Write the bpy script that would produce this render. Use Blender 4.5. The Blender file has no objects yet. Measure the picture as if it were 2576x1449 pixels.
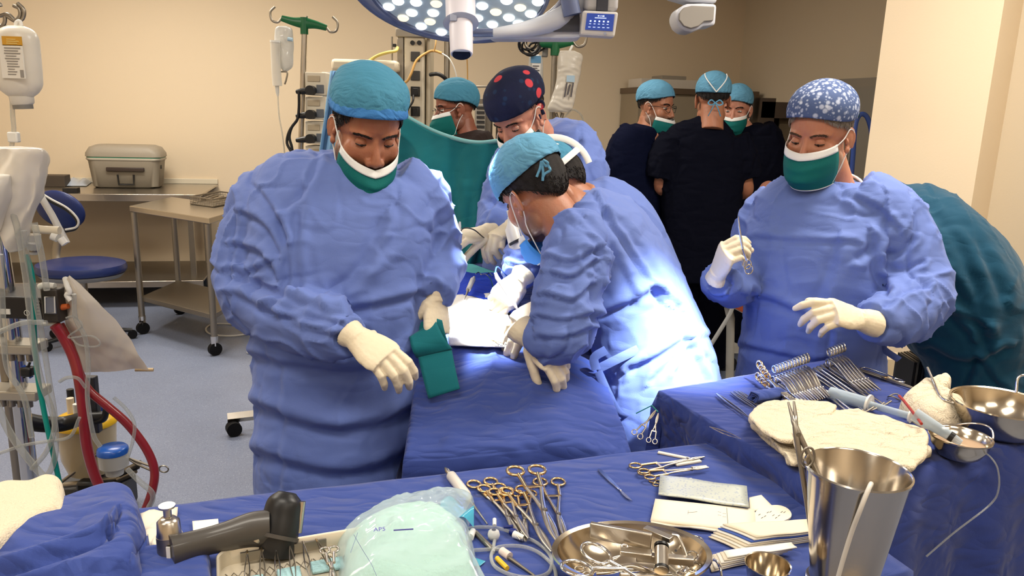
import bpy, bmesh, math, random
import numpy as np
from mathutils import Vector, Matrix
SC = bpy.context.scene
COL = SC.collection
PI = math.pi
rnd = random.Random(7)
F, CX, CY = 1950.0, 1288.0, 724.5
EYE = Vector((0.0, 0.0, 1.6))
RC = Matrix.Rotation(math.radians(90 - 12.8), 3, 'X') @ Matrix.Rotation(math.radians(1.8), 3, 'Z')
RCI = np.array(RC.transposed())
def ray(px, py):
 return RC @ Vector(((px - CX) / F, -(py - CY) / F, -1.0))
def P(px, py, Y):
 """the point at distance Y in front of the camera seen at that spot of the photograph"""
 d = ray(px, py)
 return EYE + d * (Y / d.y)
def PZ(px, py, z):
 d = ray(px, py)
 return EYE + d * ((z - EYE.z) / d.z)
def projn(V):
 c = (np.asarray(V) - np.array(EYE)) @ RCI.T
 return np.stack([CX + F * c[:, 0] / -c[:, 2], CY - F * c[:, 1] / -c[:, 2]], 1)
MATS = {}
def lin(c):
 return tuple(((x / 255) / 12.92 if x / 255 <= .04045 else ((x / 255 + .055) / 1.055) ** 2.4) for x in c)
class NT:
 def __init__(s, m):
  m.use_nodes = True
  s.t = m.node_tree
  s.t.nodes.clear()
 def n(s, typ, **kw):
  nd = s.t.nodes.new(typ)
  for k, v in kw.items():
   if k.startswith('i_'):
    nd.inputs[k[2:].replace('_', ' ')].default_value = v
   else:
    setattr(nd, k, v)
  return nd
 def l(s, a, b):
  s.t.links.new(a, b)
def mat(name, col, rough=.5, metal=0., bump=None, alpha=1., trans=0., ior=1.45, sheen=0., emit=None, estr=0., spots=None,
  crease=None, sss=0., coat=0., var=None, spec=None):
 """bump=(scale,strength); crease=(scale,strength) sharp fabric creases; spots=[(scale,lo,hi,colour)]; var=(scale,amount)"""
 if name in MATS:
  return MATS[name]
 m = bpy.data.materials.new(name)
 MATS[name] = m
 t = NT(m)
 out = t.n('ShaderNodeOutputMaterial')
 b = t.n('ShaderNodeBsdfPrincipled')
 t.l(b.outputs[0], out.inputs[0])
 c = (*lin(col), 1)
 b.inputs['Base Color'].default_value = c
 b.inputs['Roughness'].default_value = rough
 b.inputs['Metallic'].default_value = metal
 b.inputs['IOR'].default_value = ior
 b.inputs['Alpha'].default_value = alpha
 b.inputs['Transmission Weight'].default_value = trans
 b.inputs['Sheen Weight'].default_value = sheen
 b.inputs['Coat Weight'].default_value = coat
 if spec is not None or sheen or rough >= .68:
  b.inputs['Specular IOR Level'].default_value = .2 if spec is None else spec
 if sss:
  b.inputs['Subsurface Weight'].default_value = sss
  b.inputs['Subsurface Radius'].default_value = (.012, .005, .003)
  b.inputs['Subsurface Scale'].default_value = .5
 if emit:
  b.inputs['Emission Color'].default_value = (*lin(emit), 1)
  b.inputs['Emission Strength'].default_value = estr
 tc = t.n('ShaderNodeTexCoord')
 src = None
 if var:
  nz = t.n('ShaderNodeTexNoise')
  nz.inputs['Scale'].default_value = var[0]
  nz.inputs['Detail'].default_value = 3
  t.l(tc.outputs['Object'], nz.inputs['Vector'])
  mr = t.n('ShaderNodeMapRange')
  mr.inputs[1].default_value, mr.inputs[2].default_value = .3, .7
  mr.inputs[3].default_value, mr.inputs[4].default_value = 1 - var[1], 1 + var[1]
  t.l(nz.outputs[0], mr.inputs[0])
  mx = t.n('ShaderNodeVectorMath', operation='SCALE')
  mx.inputs[0].default_value = c[:3]
  t.l(mr.outputs[0], mx.inputs['Scale'])
  src = mx.outputs[0]
 for sp in spots or []:
  vo = t.n('ShaderNodeTexVoronoi')
  vo.inputs['Scale'].default_value = sp[0]
  t.l(tc.outputs['Object'], vo.inputs['Vector'])
  mr = t.n('ShaderNodeMapRange')
  mr.inputs[1].default_value, mr.inputs[2].default_value = sp[1], sp[2]
  mr.inputs[3].default_value, mr.inputs[4].default_value = 1, 0
  t.l(vo.outputs['Distance'], mr.inputs[0])
  mx = t.n('ShaderNodeMix', data_type='RGBA')
  t.l(mr.outputs[0], mx.inputs[0])
  if src:
   t.l(src, mx.inputs[6])
  else:
   mx.inputs[6].default_value = c
  mx.inputs[7].default_value = (*lin(sp[3]), 1)
  src = mx.outputs[2]
 if src:
  t.l(src, b.inputs['Base Color'])
 last = None
 if bump:
  nz = t.n('ShaderNodeTexNoise')
  nz.inputs['Scale'].default_value = bump[0]
  nz.inputs['Detail'].default_value = 4
  t.l(tc.outputs['Object'], nz.inputs['Vector'])
  bp = t.n('ShaderNodeBump')
  bp.inputs['Strength'].default_value = bump[1]
  bp.inputs['Distance'].default_value = .01
  t.l(nz.outputs[0], bp.inputs['Height'])
  last = bp
 if crease:
  nz = t.n('ShaderNodeTexNoise')
  nz.inputs['Scale'].default_value = crease[0] * .35
  nz.inputs['Detail'].default_value = 2
  t.l(tc.outputs['Object'], nz.inputs['Vector'])
  ad = t.n('ShaderNodeVectorMath', operation='MULTIPLY_ADD')
  t.l(nz.outputs['Color'], ad.inputs[0])
  ad.inputs[1].default_value = (.12, .12, .12)
  t.l(tc.outputs['Object'], ad.inputs[2])
  h = None
  for k, (rot, sc) in enumerate(((.5, 1.), (-.7, 1.7), (1.5, 2.3))):
   mp = t.n('ShaderNodeMapping')
   mp.inputs['Rotation'].default_value = (rot, rot * .7, rot * 1.3)
   mp.inputs['Scale'].default_value = (crease[0] * sc * .35, crease[0] * sc, crease[0] * sc)
   t.l(ad.outputs[0], mp.inputs['Vector'])
   vo = t.n('ShaderNodeTexNoise')
   vo.inputs['Scale'].default_value = 1
   vo.inputs['Detail'].default_value = 1
   t.l(mp.outputs[0], vo.inputs['Vector'])
   s1 = t.n('ShaderNodeMath', operation='SUBTRACT')
   s1.inputs[1].default_value = .5
   t.l(vo.outputs[0], s1.inputs[0])
   s2 = t.n('ShaderNodeMath', operation='ABSOLUTE')
   t.l(s1.outputs[0], s2.inputs[0])
   if h is None:
    h = s2.outputs[0]
   else:
    s3 = t.n('ShaderNodeMath', operation='ADD')
    t.l(h, s3.inputs[0])
    t.l(s2.outputs[0], s3.inputs[1])
    h = s3.outputs[0]
  bp = t.n('ShaderNodeBump')
  bp.inputs['Strength'].default_value = crease[1]
  bp.inputs['Distance'].default_value = .03
  t.l(h, bp.inputs['Height'])
  if last:
   t.l(last.outputs[0], bp.inputs['Normal'])
  last = bp
 if last:
  t.l(last.outputs[0], b.inputs['Normal'])
 return m
def clear(name, col=(235, 240, 240), amt=.75, rough=.15, body=(225, 225, 220)):
 """clear plastic film: part see-through, part milky and glossy"""
 if name in MATS:
  return MATS[name]
 m = bpy.data.materials.new(name)
 MATS[name] = m
 t = NT(m)
 out = t.n('ShaderNodeOutputMaterial')
 tr = t.n('ShaderNodeBsdfTransparent')
 tr.inputs[0].default_value = (*lin(col), 1)
 b = t.n('ShaderNodeBsdfPrincipled')
 b.inputs['Base Color'].default_value = (*lin(body), 1)
 b.inputs['Roughness'].default_value = rough
 mx = t.n('ShaderNodeMixShader')
 lw = t.n('ShaderNodeLayerWeight')
 lw.inputs[0].default_value = .35
 mr = t.n('ShaderNodeMapRange')
 mr.inputs[3].default_value, mr.inputs[4].default_value = 1 - amt, min(1, 1 - amt + .55)
 t.l(lw.outputs['Facing'], mr.inputs[0])
 t.l(mr.outputs[0], mx.inputs[0])
 t.l(tr.outputs[0], mx.inputs[1])
 t.l(b.outputs[0], mx.inputs[2])
 t.l(mx.outputs[0], out.inputs[0])
 return m
MW = {}
def tag(o, label=None, cat=None, group=None, kind=None):
 for k, v in (('label', label), ('category', cat), ('group', group), ('kind', kind)):
  if v:
   o[k] = v
 return o
def thing(name, label, cat, loc=(0, 0, 0), group=None):
 o = bpy.data.objects.new(name, None)
 o.empty_display_size = .05
 COL.objects.link(o)
 o.location = loc
 MW[o.name] = Matrix.Translation(Vector(loc))
 return tag(o, label, cat, group)
def kids(o):
 return [c for c in COL.objects if c.parent == o]
def copy_tree(o, parent=None):
 ch = list(o.children)
 c = o.copy()
 COL.objects.link(c)
 if parent:
  c.parent = parent
 for x in ch:
  copy_tree(x, c)
 return c
def frame(x, y):
 """matrix with local X along x, local Z near y"""
 x = x.normalized()
 z = (y - x * y.dot(x)).normalized()
 yv = z.cross(x)
 return Matrix((x, yv, z)).transposed()
def place(o, loc, X=Vector((1, 0, 0)), Z=Vector((0, 0, 1)), s=1.):
 m = frame(Vector(X), Vector(Z)).to_4x4()
 o.matrix_world = Matrix.Translation(loc) @ m @ Matrix.Scale(s, 4)
 return o
def catmull(pts, n=8, closed=False):
 p = [Vector(q) for q in pts]
 out = []
 L = len(p)
 rng = range(L if closed else L - 1)
 for i in rng:
  p1, p2 = p[i], p[(i + 1) % L]
  p0 = p[(i - 1) % L] if closed or i > 0 else p1 * 2 - p2
  p3 = p[(i + 2) % L] if closed or i < L - 2 else p2 * 2 - p1
  for k in range(n):
   t = k / n
   out.append(.5 * (2 * p1 + (p2 - p0) * t + (2 * p0 - 5 * p1 + 4 * p2 - p3) * t * t + (3 * p1 - p0 - 3 * p2 + p3) * t ** 3))
 if not closed:
  out.append(p[-1])
 return out
def interp(vals, n):
 """catmull over scalars to match catmull(pts, n)"""
 return [v[0] for v in catmull([(x, 0, 0) for x in vals], n)]
class MB:
 def __init__(s):
  s.v, s.f, s.m = [], [], []
  s.mi = 0
 def add(s, v, f):
  b = len(s.v)
  s.v += [tuple(x) for x in v]
  s.f += [tuple(b + i for i in q) for q in f]
  s.m += [s.mi] * len(f)
  return s
 def box(s, c, size, R=None):
  c = Vector(c)
  h = Vector(size) / 2
  vs = []
  for k in range(8):
   d = Vector((h.x if k & 1 else -h.x, h.y if k & 2 else -h.y, h.z if k & 4 else -h.z))
   vs.append(c + (R @ d if R else d))
  return s.add(vs, [(0, 2, 3, 1), (4, 5, 7, 6), (0, 1, 5, 4), (2, 6, 7, 3), (0, 4, 6, 2), (1, 3, 7, 5)])
 def rings(s, rs, cap=True, closed=False):
  n = len(rs[0])
  vs = [p for r in rs for p in r]
  fs = []
  L = len(rs)
  for i in range(L if closed else L - 1):
   a, b = i * n, ((i + 1) % L) * n
   for k in range(n):
    k2 = (k + 1) % n
    fs.append((a + k, a + k2, b + k2, b + k))
  if cap and not closed:
   fs.append(tuple(reversed(range(n))))
   fs.append(tuple((L - 1) * n + k for k in range(n)))
  return s.add(vs, fs)
 def tube(s, path, r, n=8, cap=True, closed=False, sq=None):
  """sq=(a,b): flattened section multipliers"""
  p = [Vector(q) for q in path]
  L = len(p)
  rr = r if isinstance(r, (list, tuple)) else [r] * L
  T = []
  for i in range(L):
   a = p[i - 1] if i > 0 else (p[-1] if closed else p[0])
   b = p[i + 1] if i < L - 1 else (p[0] if closed else p[-1])
   d = b - a
   T.append(d.normalized() if d.length > 1e-9 else Vector((0, 0, 1)))
  ref = Vector((0, 0, 1)) if abs(T[0].z) < .9 else Vector((1, 0, 0))
  u = (ref - T[0] * ref.dot(T[0])).normalized()
  rs = []
  for i in range(L):
   u = (u - T[i] * u.dot(T[i]))
   u = u.normalized() if u.length > 1e-9 else Vector((1, 0, 0))
   w = T[i].cross(u)
   a, b = sq or (1, 1)
   rs.append([p[i] + u * (math.cos(2 * PI * k / n) * rr[i] * a) + w * (math.sin(2 * PI * k / n) * rr[i] * b) for k in range(n)])
  return s.rings(rs, cap, closed)
 def cyl(s, a, b, r, n=16, r2=None):
  return s.tube([a, b], [r, r if r2 is None else r2], n)
 def ell(s, c, r, R=None, nu=20, nv=12):
  c = Vector(c)
  r = (r, r, r) if not isinstance(r, (tuple, list)) else r
  rs = []
  for j in range(nv + 1):
   ph = -PI / 2 + PI * j / nv
   cp = max(math.cos(ph), 1e-3)
   ring = []
   for k in range(nu):
    th = 2 * PI * k / nu
    d = Vector((r[0] * cp * math.cos(th), r[1] * cp * math.sin(th), r[2] * math.sin(ph)))
    ring.append(c + (R @ d if R else d))
   rs.append(ring)
  return s.rings(rs)
 def lathe(s, prof, c=(0, 0, 0), R=None, n=32, cap=False, sx=1., sy=1.):
  c = Vector(c)
  rs = []
  for r, z in prof:
   ring = []
   for k in range(n):
    th = 2 * PI * k / n
    d = Vector((r * sx * math.cos(th), r * sy * math.sin(th), z))
    ring.append(c + (R @ d if R else d))
   rs.append(ring)
  return s.rings(rs, cap)
 def prism(s, outl, z0, z1, M=None):
  """outline (x,y) extruded"""
  n = len(outl)
  vs = [Vector((x, y, z0)) for x, y in outl] + [Vector((x, y, z1)) for x, y in outl]
  if M:
   vs = [M @ v for v in vs]
  fs = [tuple(reversed(range(n))), tuple(range(n, 2 * n))]
  fs += [(k, (k + 1) % n, n + (k + 1) % n, n + k) for k in range(n)]
  return s.add(vs, fs)
 def grid(s, fn, nu, nv, closed_u=False):
  vs = []
  N = nu if closed_u else nu + 1
  for j in range(nv + 1):
   for i in range(N):
    vs.append(fn(i / nu, j / nv))
  fs = []
  for j in range(nv):
   for i in range(nu):
    i2 = (i + 1) % N
    fs.append((j * N + i, j * N + i2, (j + 1) * N + i2, (j + 1) * N + i))
  return s.add(vs, fs)
 def arr(s):
  return np.array([tuple(x) for x in s.v], dtype=float)
 def xf(s, M):
  s.v = [tuple(M @ Vector(x)) for x in s.v]
  return s
 def build(s, name, m, parent=None, smooth=True, bevel=0., solid=0., sub=0, label=None, auto=True, tint=None):
  return mkobj(name, s.v, s.f, m, parent, smooth, bevel, solid, sub, label, s.m if max(s.m, default=0) else None, tint, auto)
def mkobj(name, v, f, m, parent=None, smooth=True, bevel=0., solid=0., sub=0, label=None, mi=None, tint=None, auto=True):
 me = bpy.data.meshes.new(name)
 W = MW[parent.name] if parent else None
 if W is not None and W != Matrix.Identity(4):
  A = np.array(v, dtype=float)
  Wi = np.array(W.inverted())
  v = (A @ Wi[:3, :3].T + Wi[:3, 3]).tolist()
 me.from_pydata(v if isinstance(v, list) else np.asarray(v).tolist(), [], f)
 for x in (m if isinstance(m, (list, tuple)) else [m]):
  me.materials.append(x)
 if mi is not None:
  me.polygons.foreach_set('material_index', mi)
 if smooth:
  me.polygons.foreach_set('use_smooth', [True] * len(me.polygons))
  if auto is True and not sub:
   try:
    me.set_sharp_from_angle(angle=math.radians(50))
   except Exception:
    pass
 if tint is not None:
  a = me.attributes.new('tint', 'FLOAT', 'POINT')
  a.data.foreach_set('value', np.asarray(tint, dtype=np.float32))
 me.update()
 o = bpy.data.objects.new(name, me)
 COL.objects.link(o)
 if parent:
  o.parent = parent
  MW[o.name] = W.copy()
 else:
  MW[o.name] = Matrix.Identity(4)
 if label:
  o['label'] = label
 if solid:
  md = o.modifiers.new('s', 'SOLIDIFY')
  md.thickness = solid
  md.offset = 0
 if bevel:
  md = o.modifiers.new('b', 'BEVEL')
  md.width = bevel
  md.segments = 2
  md.limit_method = 'ANGLE'
 if sub:
  md = o.modifiers.new('u', 'SUBSURF')
  md.levels = md.render_levels = sub
 return o
def solo(mb, name, m, label, cat, group=None, kind=None, **kw):
 """a thing of one mesh"""
 A = mb.arr()
 c = (A.min(0) + A.max(0)) / 2
 c[2] = A[:, 2].min()
 mb.v = (A - c).tolist()
 o = mb.build(name, m, None, **kw)
 o.location = c
 MW[o.name] = Matrix.Translation(Vector(c))
 return tag(o, label, cat, group, kind)
def remesh(mb, voxel, it=3, fac=.5):
 me = bpy.data.meshes.new('tmp')
 me.from_pydata(mb.v, [], mb.f)
 bm = bmesh.new()
 bm.from_mesh(me)
 bmesh.ops.recalc_face_normals(bm, faces=bm.faces)
 bm.to_mesh(me)
 bm.free()
 o = bpy.data.objects.new('tmp', me)
 COL.objects.link(o)
 md = o.modifiers.new('r', 'REMESH')
 md.mode = 'VOXEL'
 md.voxel_size = voxel
 if it:
  ms = o.modifiers.new('s', 'SMOOTH')
  ms.iterations = it
  ms.factor = fac
 dg = bpy.context.evaluated_depsgraph_get()
 m2 = bpy.data.meshes.new_from_object(o.evaluated_get(dg))
 n = len(m2.vertices)
 V = np.empty(n * 3)
 m2.vertices.foreach_get('co', V)
 N = np.empty(n * 3)
 m2.vertices.foreach_get('normal', N)
 Fc = [tuple(p.vertices) for p in m2.polygons]
 bpy.data.objects.remove(o)
 bpy.data.meshes.remove(me)
 bpy.data.meshes.remove(m2)
 return V.reshape(-1, 3), N.reshape(-1, 3), Fc
def _h(i, j, k, s):
 x = (i * 374761393 + j * 668265263 + k * 2147483647 + s * 1274126177) & 0xffffffff
 x = ((x ^ (x >> 13)) * 1274126177) & 0xffffffff
 x = x ^ (x >> 16)
 return (x & 0xffff) / 65535.0
def vn(A, s=0):
 A = np.asarray(A, dtype=float)
 I = np.floor(A).astype(np.int64)
 f = A - I
 f = f * f * (3 - 2 * f)
 r = 0
 for dx in (0, 1):
  for dy in (0, 1):
   for dz in (0, 1):
    w = (f[:, 0] if dx else 1 - f[:, 0]) * (f[:, 1] if dy else 1 - f[:, 1]) * (f[:, 2] if dz else 1 - f[:, 2])
    r = r + w * _h(I[:, 0] + dx, I[:, 1] + dy, I[:, 2] + dz, s)
 return r
def tri(x):
 return np.abs(2 * (x - np.floor(x + .5)))
def crumple(A, sc, seed=0, k=3):
 """sharp-edged folds of stiff cloth, about 0..1"""
 g = np.random.RandomState(seed)
 A = np.asarray(A, dtype=float)
 wp = np.stack([vn(A * sc * .5, seed + q) for q in (1, 2, 3)], 1) - .5
 Q = A * sc + wp * 1.1
 r = 0
 for i in range(k):
  d = g.normal(size=3)
  d /= np.linalg.norm(d)
  m = vn(A * sc * .45 + 17 * i, seed + 9 + i)
  r = r + tri(Q @ d * (.6 + .25 * i) + g.rand()) * np.clip(m * 2 - .5, 0, 1)
 return r / k
def ridge(A, s=0):
 return 1 - np.abs(2 * vn(A, s) - 1)
def smoothst(x, a, b):
 t = np.clip((x - a) / (b - a), 0, 1)
 return t * t * (3 - 2 * t)
def creases(V, N, lines):
 """press fold lines, drawn as image polylines, into the camera side of a garment: [(points, width px, depth m)]"""
 Q = projn(V)
 face = ((np.array(EYE) - V) * N).sum(1) > 0
 d = np.zeros(len(V))
 for pts, w, dep in lines:
  best = np.full(len(V), 1e9)
  sg = np.zeros(len(V))
  cp = catmull([(x, y, 0) for x, y in pts], 6)
  for a, b in zip(cp[:-1], cp[1:]):
   ab = np.array([b.x - a.x, b.y - a.y])
   L2 = max(ab @ ab, 1e-6)
   ap = Q - np.array([a.x, a.y])
   t = np.clip(ap @ ab / L2, 0, 1)
   off = ap - t[:, None] * ab
   ds = np.sqrt((off ** 2).sum(1))
   cr = ab[0] * off[:, 1] - ab[1] * off[:, 0]
   u = ds < best
   best[u] = ds[u]
   sg[u] = np.sign(cr[u])
  x = best * sg / w
  d += np.where(face, dep * (-np.exp(-(x * 1.3) ** 2) + .9 * np.exp(-((x + 1.2) * .9) ** 2)), 0)
 return d
cam = bpy.data.cameras.new('camera')
cam.sensor_width = 36
cam.lens = 36 * F / 2576
cam.clip_start = .05
co = bpy.data.objects.new('camera', cam)
co.matrix_world = Matrix.Translation(EYE) @ RC.to_4x4()
COL.objects.link(co)
SC.camera = co
SC.view_settings.view_transform = 'Standard'
SC.view_settings.look = 'None'
SC.view_settings.exposure = .24
SC.view_settings.gamma = 1
SC.view_settings.use_curve_mapping = False
w = bpy.data.worlds.new('world')
SC.world = w
w.use_nodes = True
w.node_tree.nodes['Background'].inputs[0].default_value = (*lin((200, 205, 215)), 1)
w.node_tree.nodes['Background'].inputs[1].default_value = .05
WALL = mat('cream wall paint', (228, 208, 178), .6, bump=(120, .04))
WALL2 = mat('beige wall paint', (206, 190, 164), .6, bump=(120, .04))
STEEL = mat('brushed stainless steel', (190, 182, 170), .28, 1., bump=(60, .03))
STEELD = mat('dull stainless steel', (150, 143, 132), .42, 1., bump=(50, .04))
CHROME = mat('chrome', (215, 213, 210), .12, 1.)
GOLD = mat('gold plated handle', (222, 190, 138), .25, 1.)
BLACK = mat('black plastic', (22, 22, 24), .4)
RUBBER = mat('black rubber', (18, 18, 20), .7)
WHITEP = mat('white plastic', (228, 226, 220), .35)
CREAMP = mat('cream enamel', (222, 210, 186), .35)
GREYP = mat('grey plastic', (150, 146, 138), .45)
PAPER = mat('white paper', (238, 226, 204), .7, bump=(90, .06))
NAVYV = mat('navy vinyl', (28, 42, 92), .35, bump=(80, .05))
GREENP = mat('green plastic', (8, 92, 52), .4)
BLUEP = mat('blue plastic', (30, 74, 170), .35)
YELP = mat('yellow plastic', (226, 182, 40), .4)
DRAPE = mat('royal blue surgical cloth', (56, 74, 142), .8, bump=(500, .1), crease=(11, .6), sheen=.15)
DRAPED = mat('dark blue surgical cloth', (46, 62, 128), .8, bump=(500, .1), crease=(11, .5), sheen=.15)
TEAL = mat('teal surgical cloth', (18, 102, 110), .8, bump=(400, .1), crease=(6, .25), sheen=.1)
TUBE = clear('clear tubing', (240, 240, 238), .80, .10, (205, 208, 205))
FILM = clear('clear plastic film', (245, 243, 240), .6, .18, (235, 230, 222))
WS, WX, WY = .22, -2.63, 6.85                       # back wall: Y = WY + WS (X - WX)
wd = Vector((1, WS, 0)).normalized()
wn = Vector((WS, -1, 0)).normalized()               # towards the camera
def wall_pt(X, z=0, off=0.):
 return Vector((X, WY + WS * (X - WX), z)) + wn * off
CORN = wall_pt(2.17)
sd = Vector((.22, -1, 0)).normalized()              # right wall runs back towards the camera
HC = 3.0
def slab(name, a, b, h, th, m, z0=0., kind='structure'):
 """wall from a to b, thickness on the far side of the room"""
 a, b = Vector(a), Vector(b)
 d = (b - a)
 n = Vector((-d.y, d.x, 0)).normalized() * th
 q = MB()
 vs = [a, b, b + n, a + n]
 q.add([Vector((p.x, p.y, z0)) for p in vs] + [Vector((p.x, p.y, h)) for p in vs],
          [(3, 2, 1, 0), (4, 5, 6, 7), (0, 1, 5, 4), (1, 2, 6, 5), (2, 3, 7, 6), (3, 0, 4, 7)])
 o = q.build(name, m, smooth=False)
 o['kind'] = kind
 return o
slab('wall_back', wall_pt(-4.6), CORN, HC, .15, WALL)
RB = CORN + sd * 9.6
slab('wall_right', CORN, RB, HC, .15, WALL2)
LB = wall_pt(-4.6)
LF = LB - Vector((-.22, 1, 0)).normalized() * 0 + sd * 8.6
slab('wall_left', LF, LB, HC, .15, WALL)
slab('wall_front', RB, LF, HC, .15, WALL)
fm = mat('blue grey speckled vinyl floor', (126, 135, 158), .38, bump=(200, .02), var=(3., .05),
         spots=[(150, .15, .3, (90, 98, 122)), (95, .1, .25, (160, 167, 186)), (60, .06, .16, (106, 113, 136))])
q = MB().box((-.6, 3.2, -.05), (11.5, 11.5, .1))
o = q.build('floor', fm, smooth=False)
o['kind'] = 'structure'
q = MB().box((-.6, 3.2, HC + .05), (11.5, 11.5, .1))
o = q.build('ceiling', mat('white ceiling paint', (236, 230, 218), .7), smooth=False)
o['kind'] = 'structure'
p0 = P(2196, 270, 3.9)
p1 = P(2488, 240, 3.55)
a = Vector((p0.x, p0.y, 0))
b = Vector((p1.x, p1.y, 0))
dn = (b - a).normalized()
nn = Vector((-dn.y, dn.x, 0))
q = MB()
vs = [a, b, b + nn * .75 + dn * .0, a + nn * .75]
q.add([Vector((p.x, p.y, 0)) for p in vs] + [Vector((p.x, p.y, HC)) for p in vs],
      [(3, 2, 1, 0), (4, 5, 6, 7), (0, 1, 5, 4), (1, 2, 6, 5), (2, 3, 7, 6), (3, 0, 4, 7)])
o = q.build('wall_pier', WALL, smooth=False)
o['kind'] = 'structure'
slab('wall_passage', b + nn * .30 - dn * .05, b + nn * .30 + dn * 2.2, HC, .12, WALL2)
q = MB()
a, b = wall_pt(-4.6, 0, .006), wall_pt(2.12, 0, .006)
q.add([a, b, b + Vector((0, 0, .1)), a + Vector((0, 0, .1)), a - wn * .004, b - wn * .004, b - wn * .004 + Vector((0, 0, .1)), a - wn * .004 + Vector((0, 0, .1))],
      [(0, 1, 2, 3), (3, 2, 6, 7), (4, 5, 1, 0), (7, 6, 5, 4), (0, 3, 7, 4), (1, 5, 6, 2)])
o = q.build('baseboard_back', mat('blue grey coved skirting', (96, 106, 132), .45), smooth=False)
o['kind'] = 'structure'
def area(name, loc, size, power, col, rot=(0, 0, 0), sy=None):
 l = bpy.data.lights.new(name, 'AREA')
 l.energy = power
 l.color = col
 l.size = size
 if sy:
  l.shape = 'RECTANGLE'
  l.size_y = sy
 o = bpy.data.objects.new(name, l)
 o.location = loc
 o.rotation_euler = rot
 COL.objects.link(o)
 return o
WARM = (1., .93, .82)
for i, (x, y, p) in enumerate(((-2.5, 5.0, 52), (-2.3, 2.6, 38), (-.4, 5.0, 30), (-.5, .5, 24), (1.5, 2.3, 62), (2.4, .0, 18), (-1.8, -.5, 14), (.9, -.9, 14))):
 f = MB()
 f.box((x, y, HC - .012), (1.24, .64, .024))
 t = thing('ceiling_light', 'flat ceiling light panel above the frame', 'ceiling light', (x, y, HC - .03), group='ceiling light panels')
 f.build('frame', WHITEP, t, smooth=False)
 d = MB().box((x, y, HC - .027), (1.18, .58, .006))
 d.build('diffuser', mat('lit diffuser', (255, 240, 215), .5, emit=(255, 236, 205), estr=1.2), t, smooth=False)
 area('panel_light', (x, y, HC - .04), 1.15, p, WARM, sy=.55)
def skin_mat(name, col, beard=(40, 32, 28)):
 if name in MATS:
  return MATS[name]
 m = mat(name, col, .48, bump=(260, .12), sss=.12)
 t = m.node_tree
 b = [n for n in t.nodes if n.type == 'BSDF_PRINCIPLED'][0]
 at = t.nodes.new('ShaderNodeAttribute')
 at.attribute_name = 'tint'
 nz = t.nodes.new('ShaderNodeTexNoise')
 nz.inputs['Scale'].default_value = 40
 mr = t.nodes.new('ShaderNodeMix')
 mr.data_type = 'RGBA'
 c = lin(col)
 mr.inputs[6].default_value = (*c, 1)
 mr.inputs[7].default_value = (c[0] * .95, c[1] * .72, c[2] * .68, 1)
 t.links.new(nz.outputs[0], mr.inputs[0])
 mx = t.nodes.new('ShaderNodeMix')
 mx.data_type = 'RGBA'
 t.links.new(at.outputs['Fac'], mx.inputs[0])
 t.links.new(mr.outputs[2], mx.inputs[6])
 mx.inputs[7].default_value = (*lin(beard), 1)
 t.links.new(mx.outputs[2], b.inputs['Base Color'])
 return m
EYEW = mat('eye white', (225, 215, 205), .2)
IRIS = mat('dark iris', (30, 20, 16), .15)
GLOVE = mat('cream latex glove', (226, 212, 184), .5, bump=(90, .12), sss=.05)
CUFFM = mat('white knitted cuff', (226, 222, 214), .8, bump=(300, .4))
GOWN = mat('light blue surgical gown', (100, 120, 184), .7, bump=(420, .08), crease=(9, .22), sheen=.1)
CAPB = mat('blue bouffant cap', (70, 132, 160), .75, bump=(300, .2), crease=(20, .3))
CAPL = mat('pale blue bouffant cap', (96, 152, 184), .75, bump=(300, .2), crease=(20, .35))
CAPBAND = mat('blue cap band', (64, 124, 188), .75, bump=(300, .2), crease=(26, .4))
MASKG = mat('green surgical mask', (16, 100, 98), .75, bump=(300, .15))
MASKB = mat('light blue surgical mask', (66, 140, 220), .75, bump=(300, .15))
MASKW = mat('white mask band', (232, 232, 230), .7, bump=(300, .1))
SCRUB = mat('navy scrubs', (10, 15, 38), .85, bump=(400, .15), crease=(7, .4), spec=.08)
SCRUBB = mat('black scrubs', (9, 11, 24), .85, bump=(400, .15), crease=(7, .4), spec=.08)
HAIRD = mat('dark hair', (26, 20, 18), .6, bump=(700, .6))
HAIRG = mat('grey hair', (150, 140, 128), .7, bump=(700, .6))
SHOE = mat('white clog', (210, 210, 208), .4)
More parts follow.
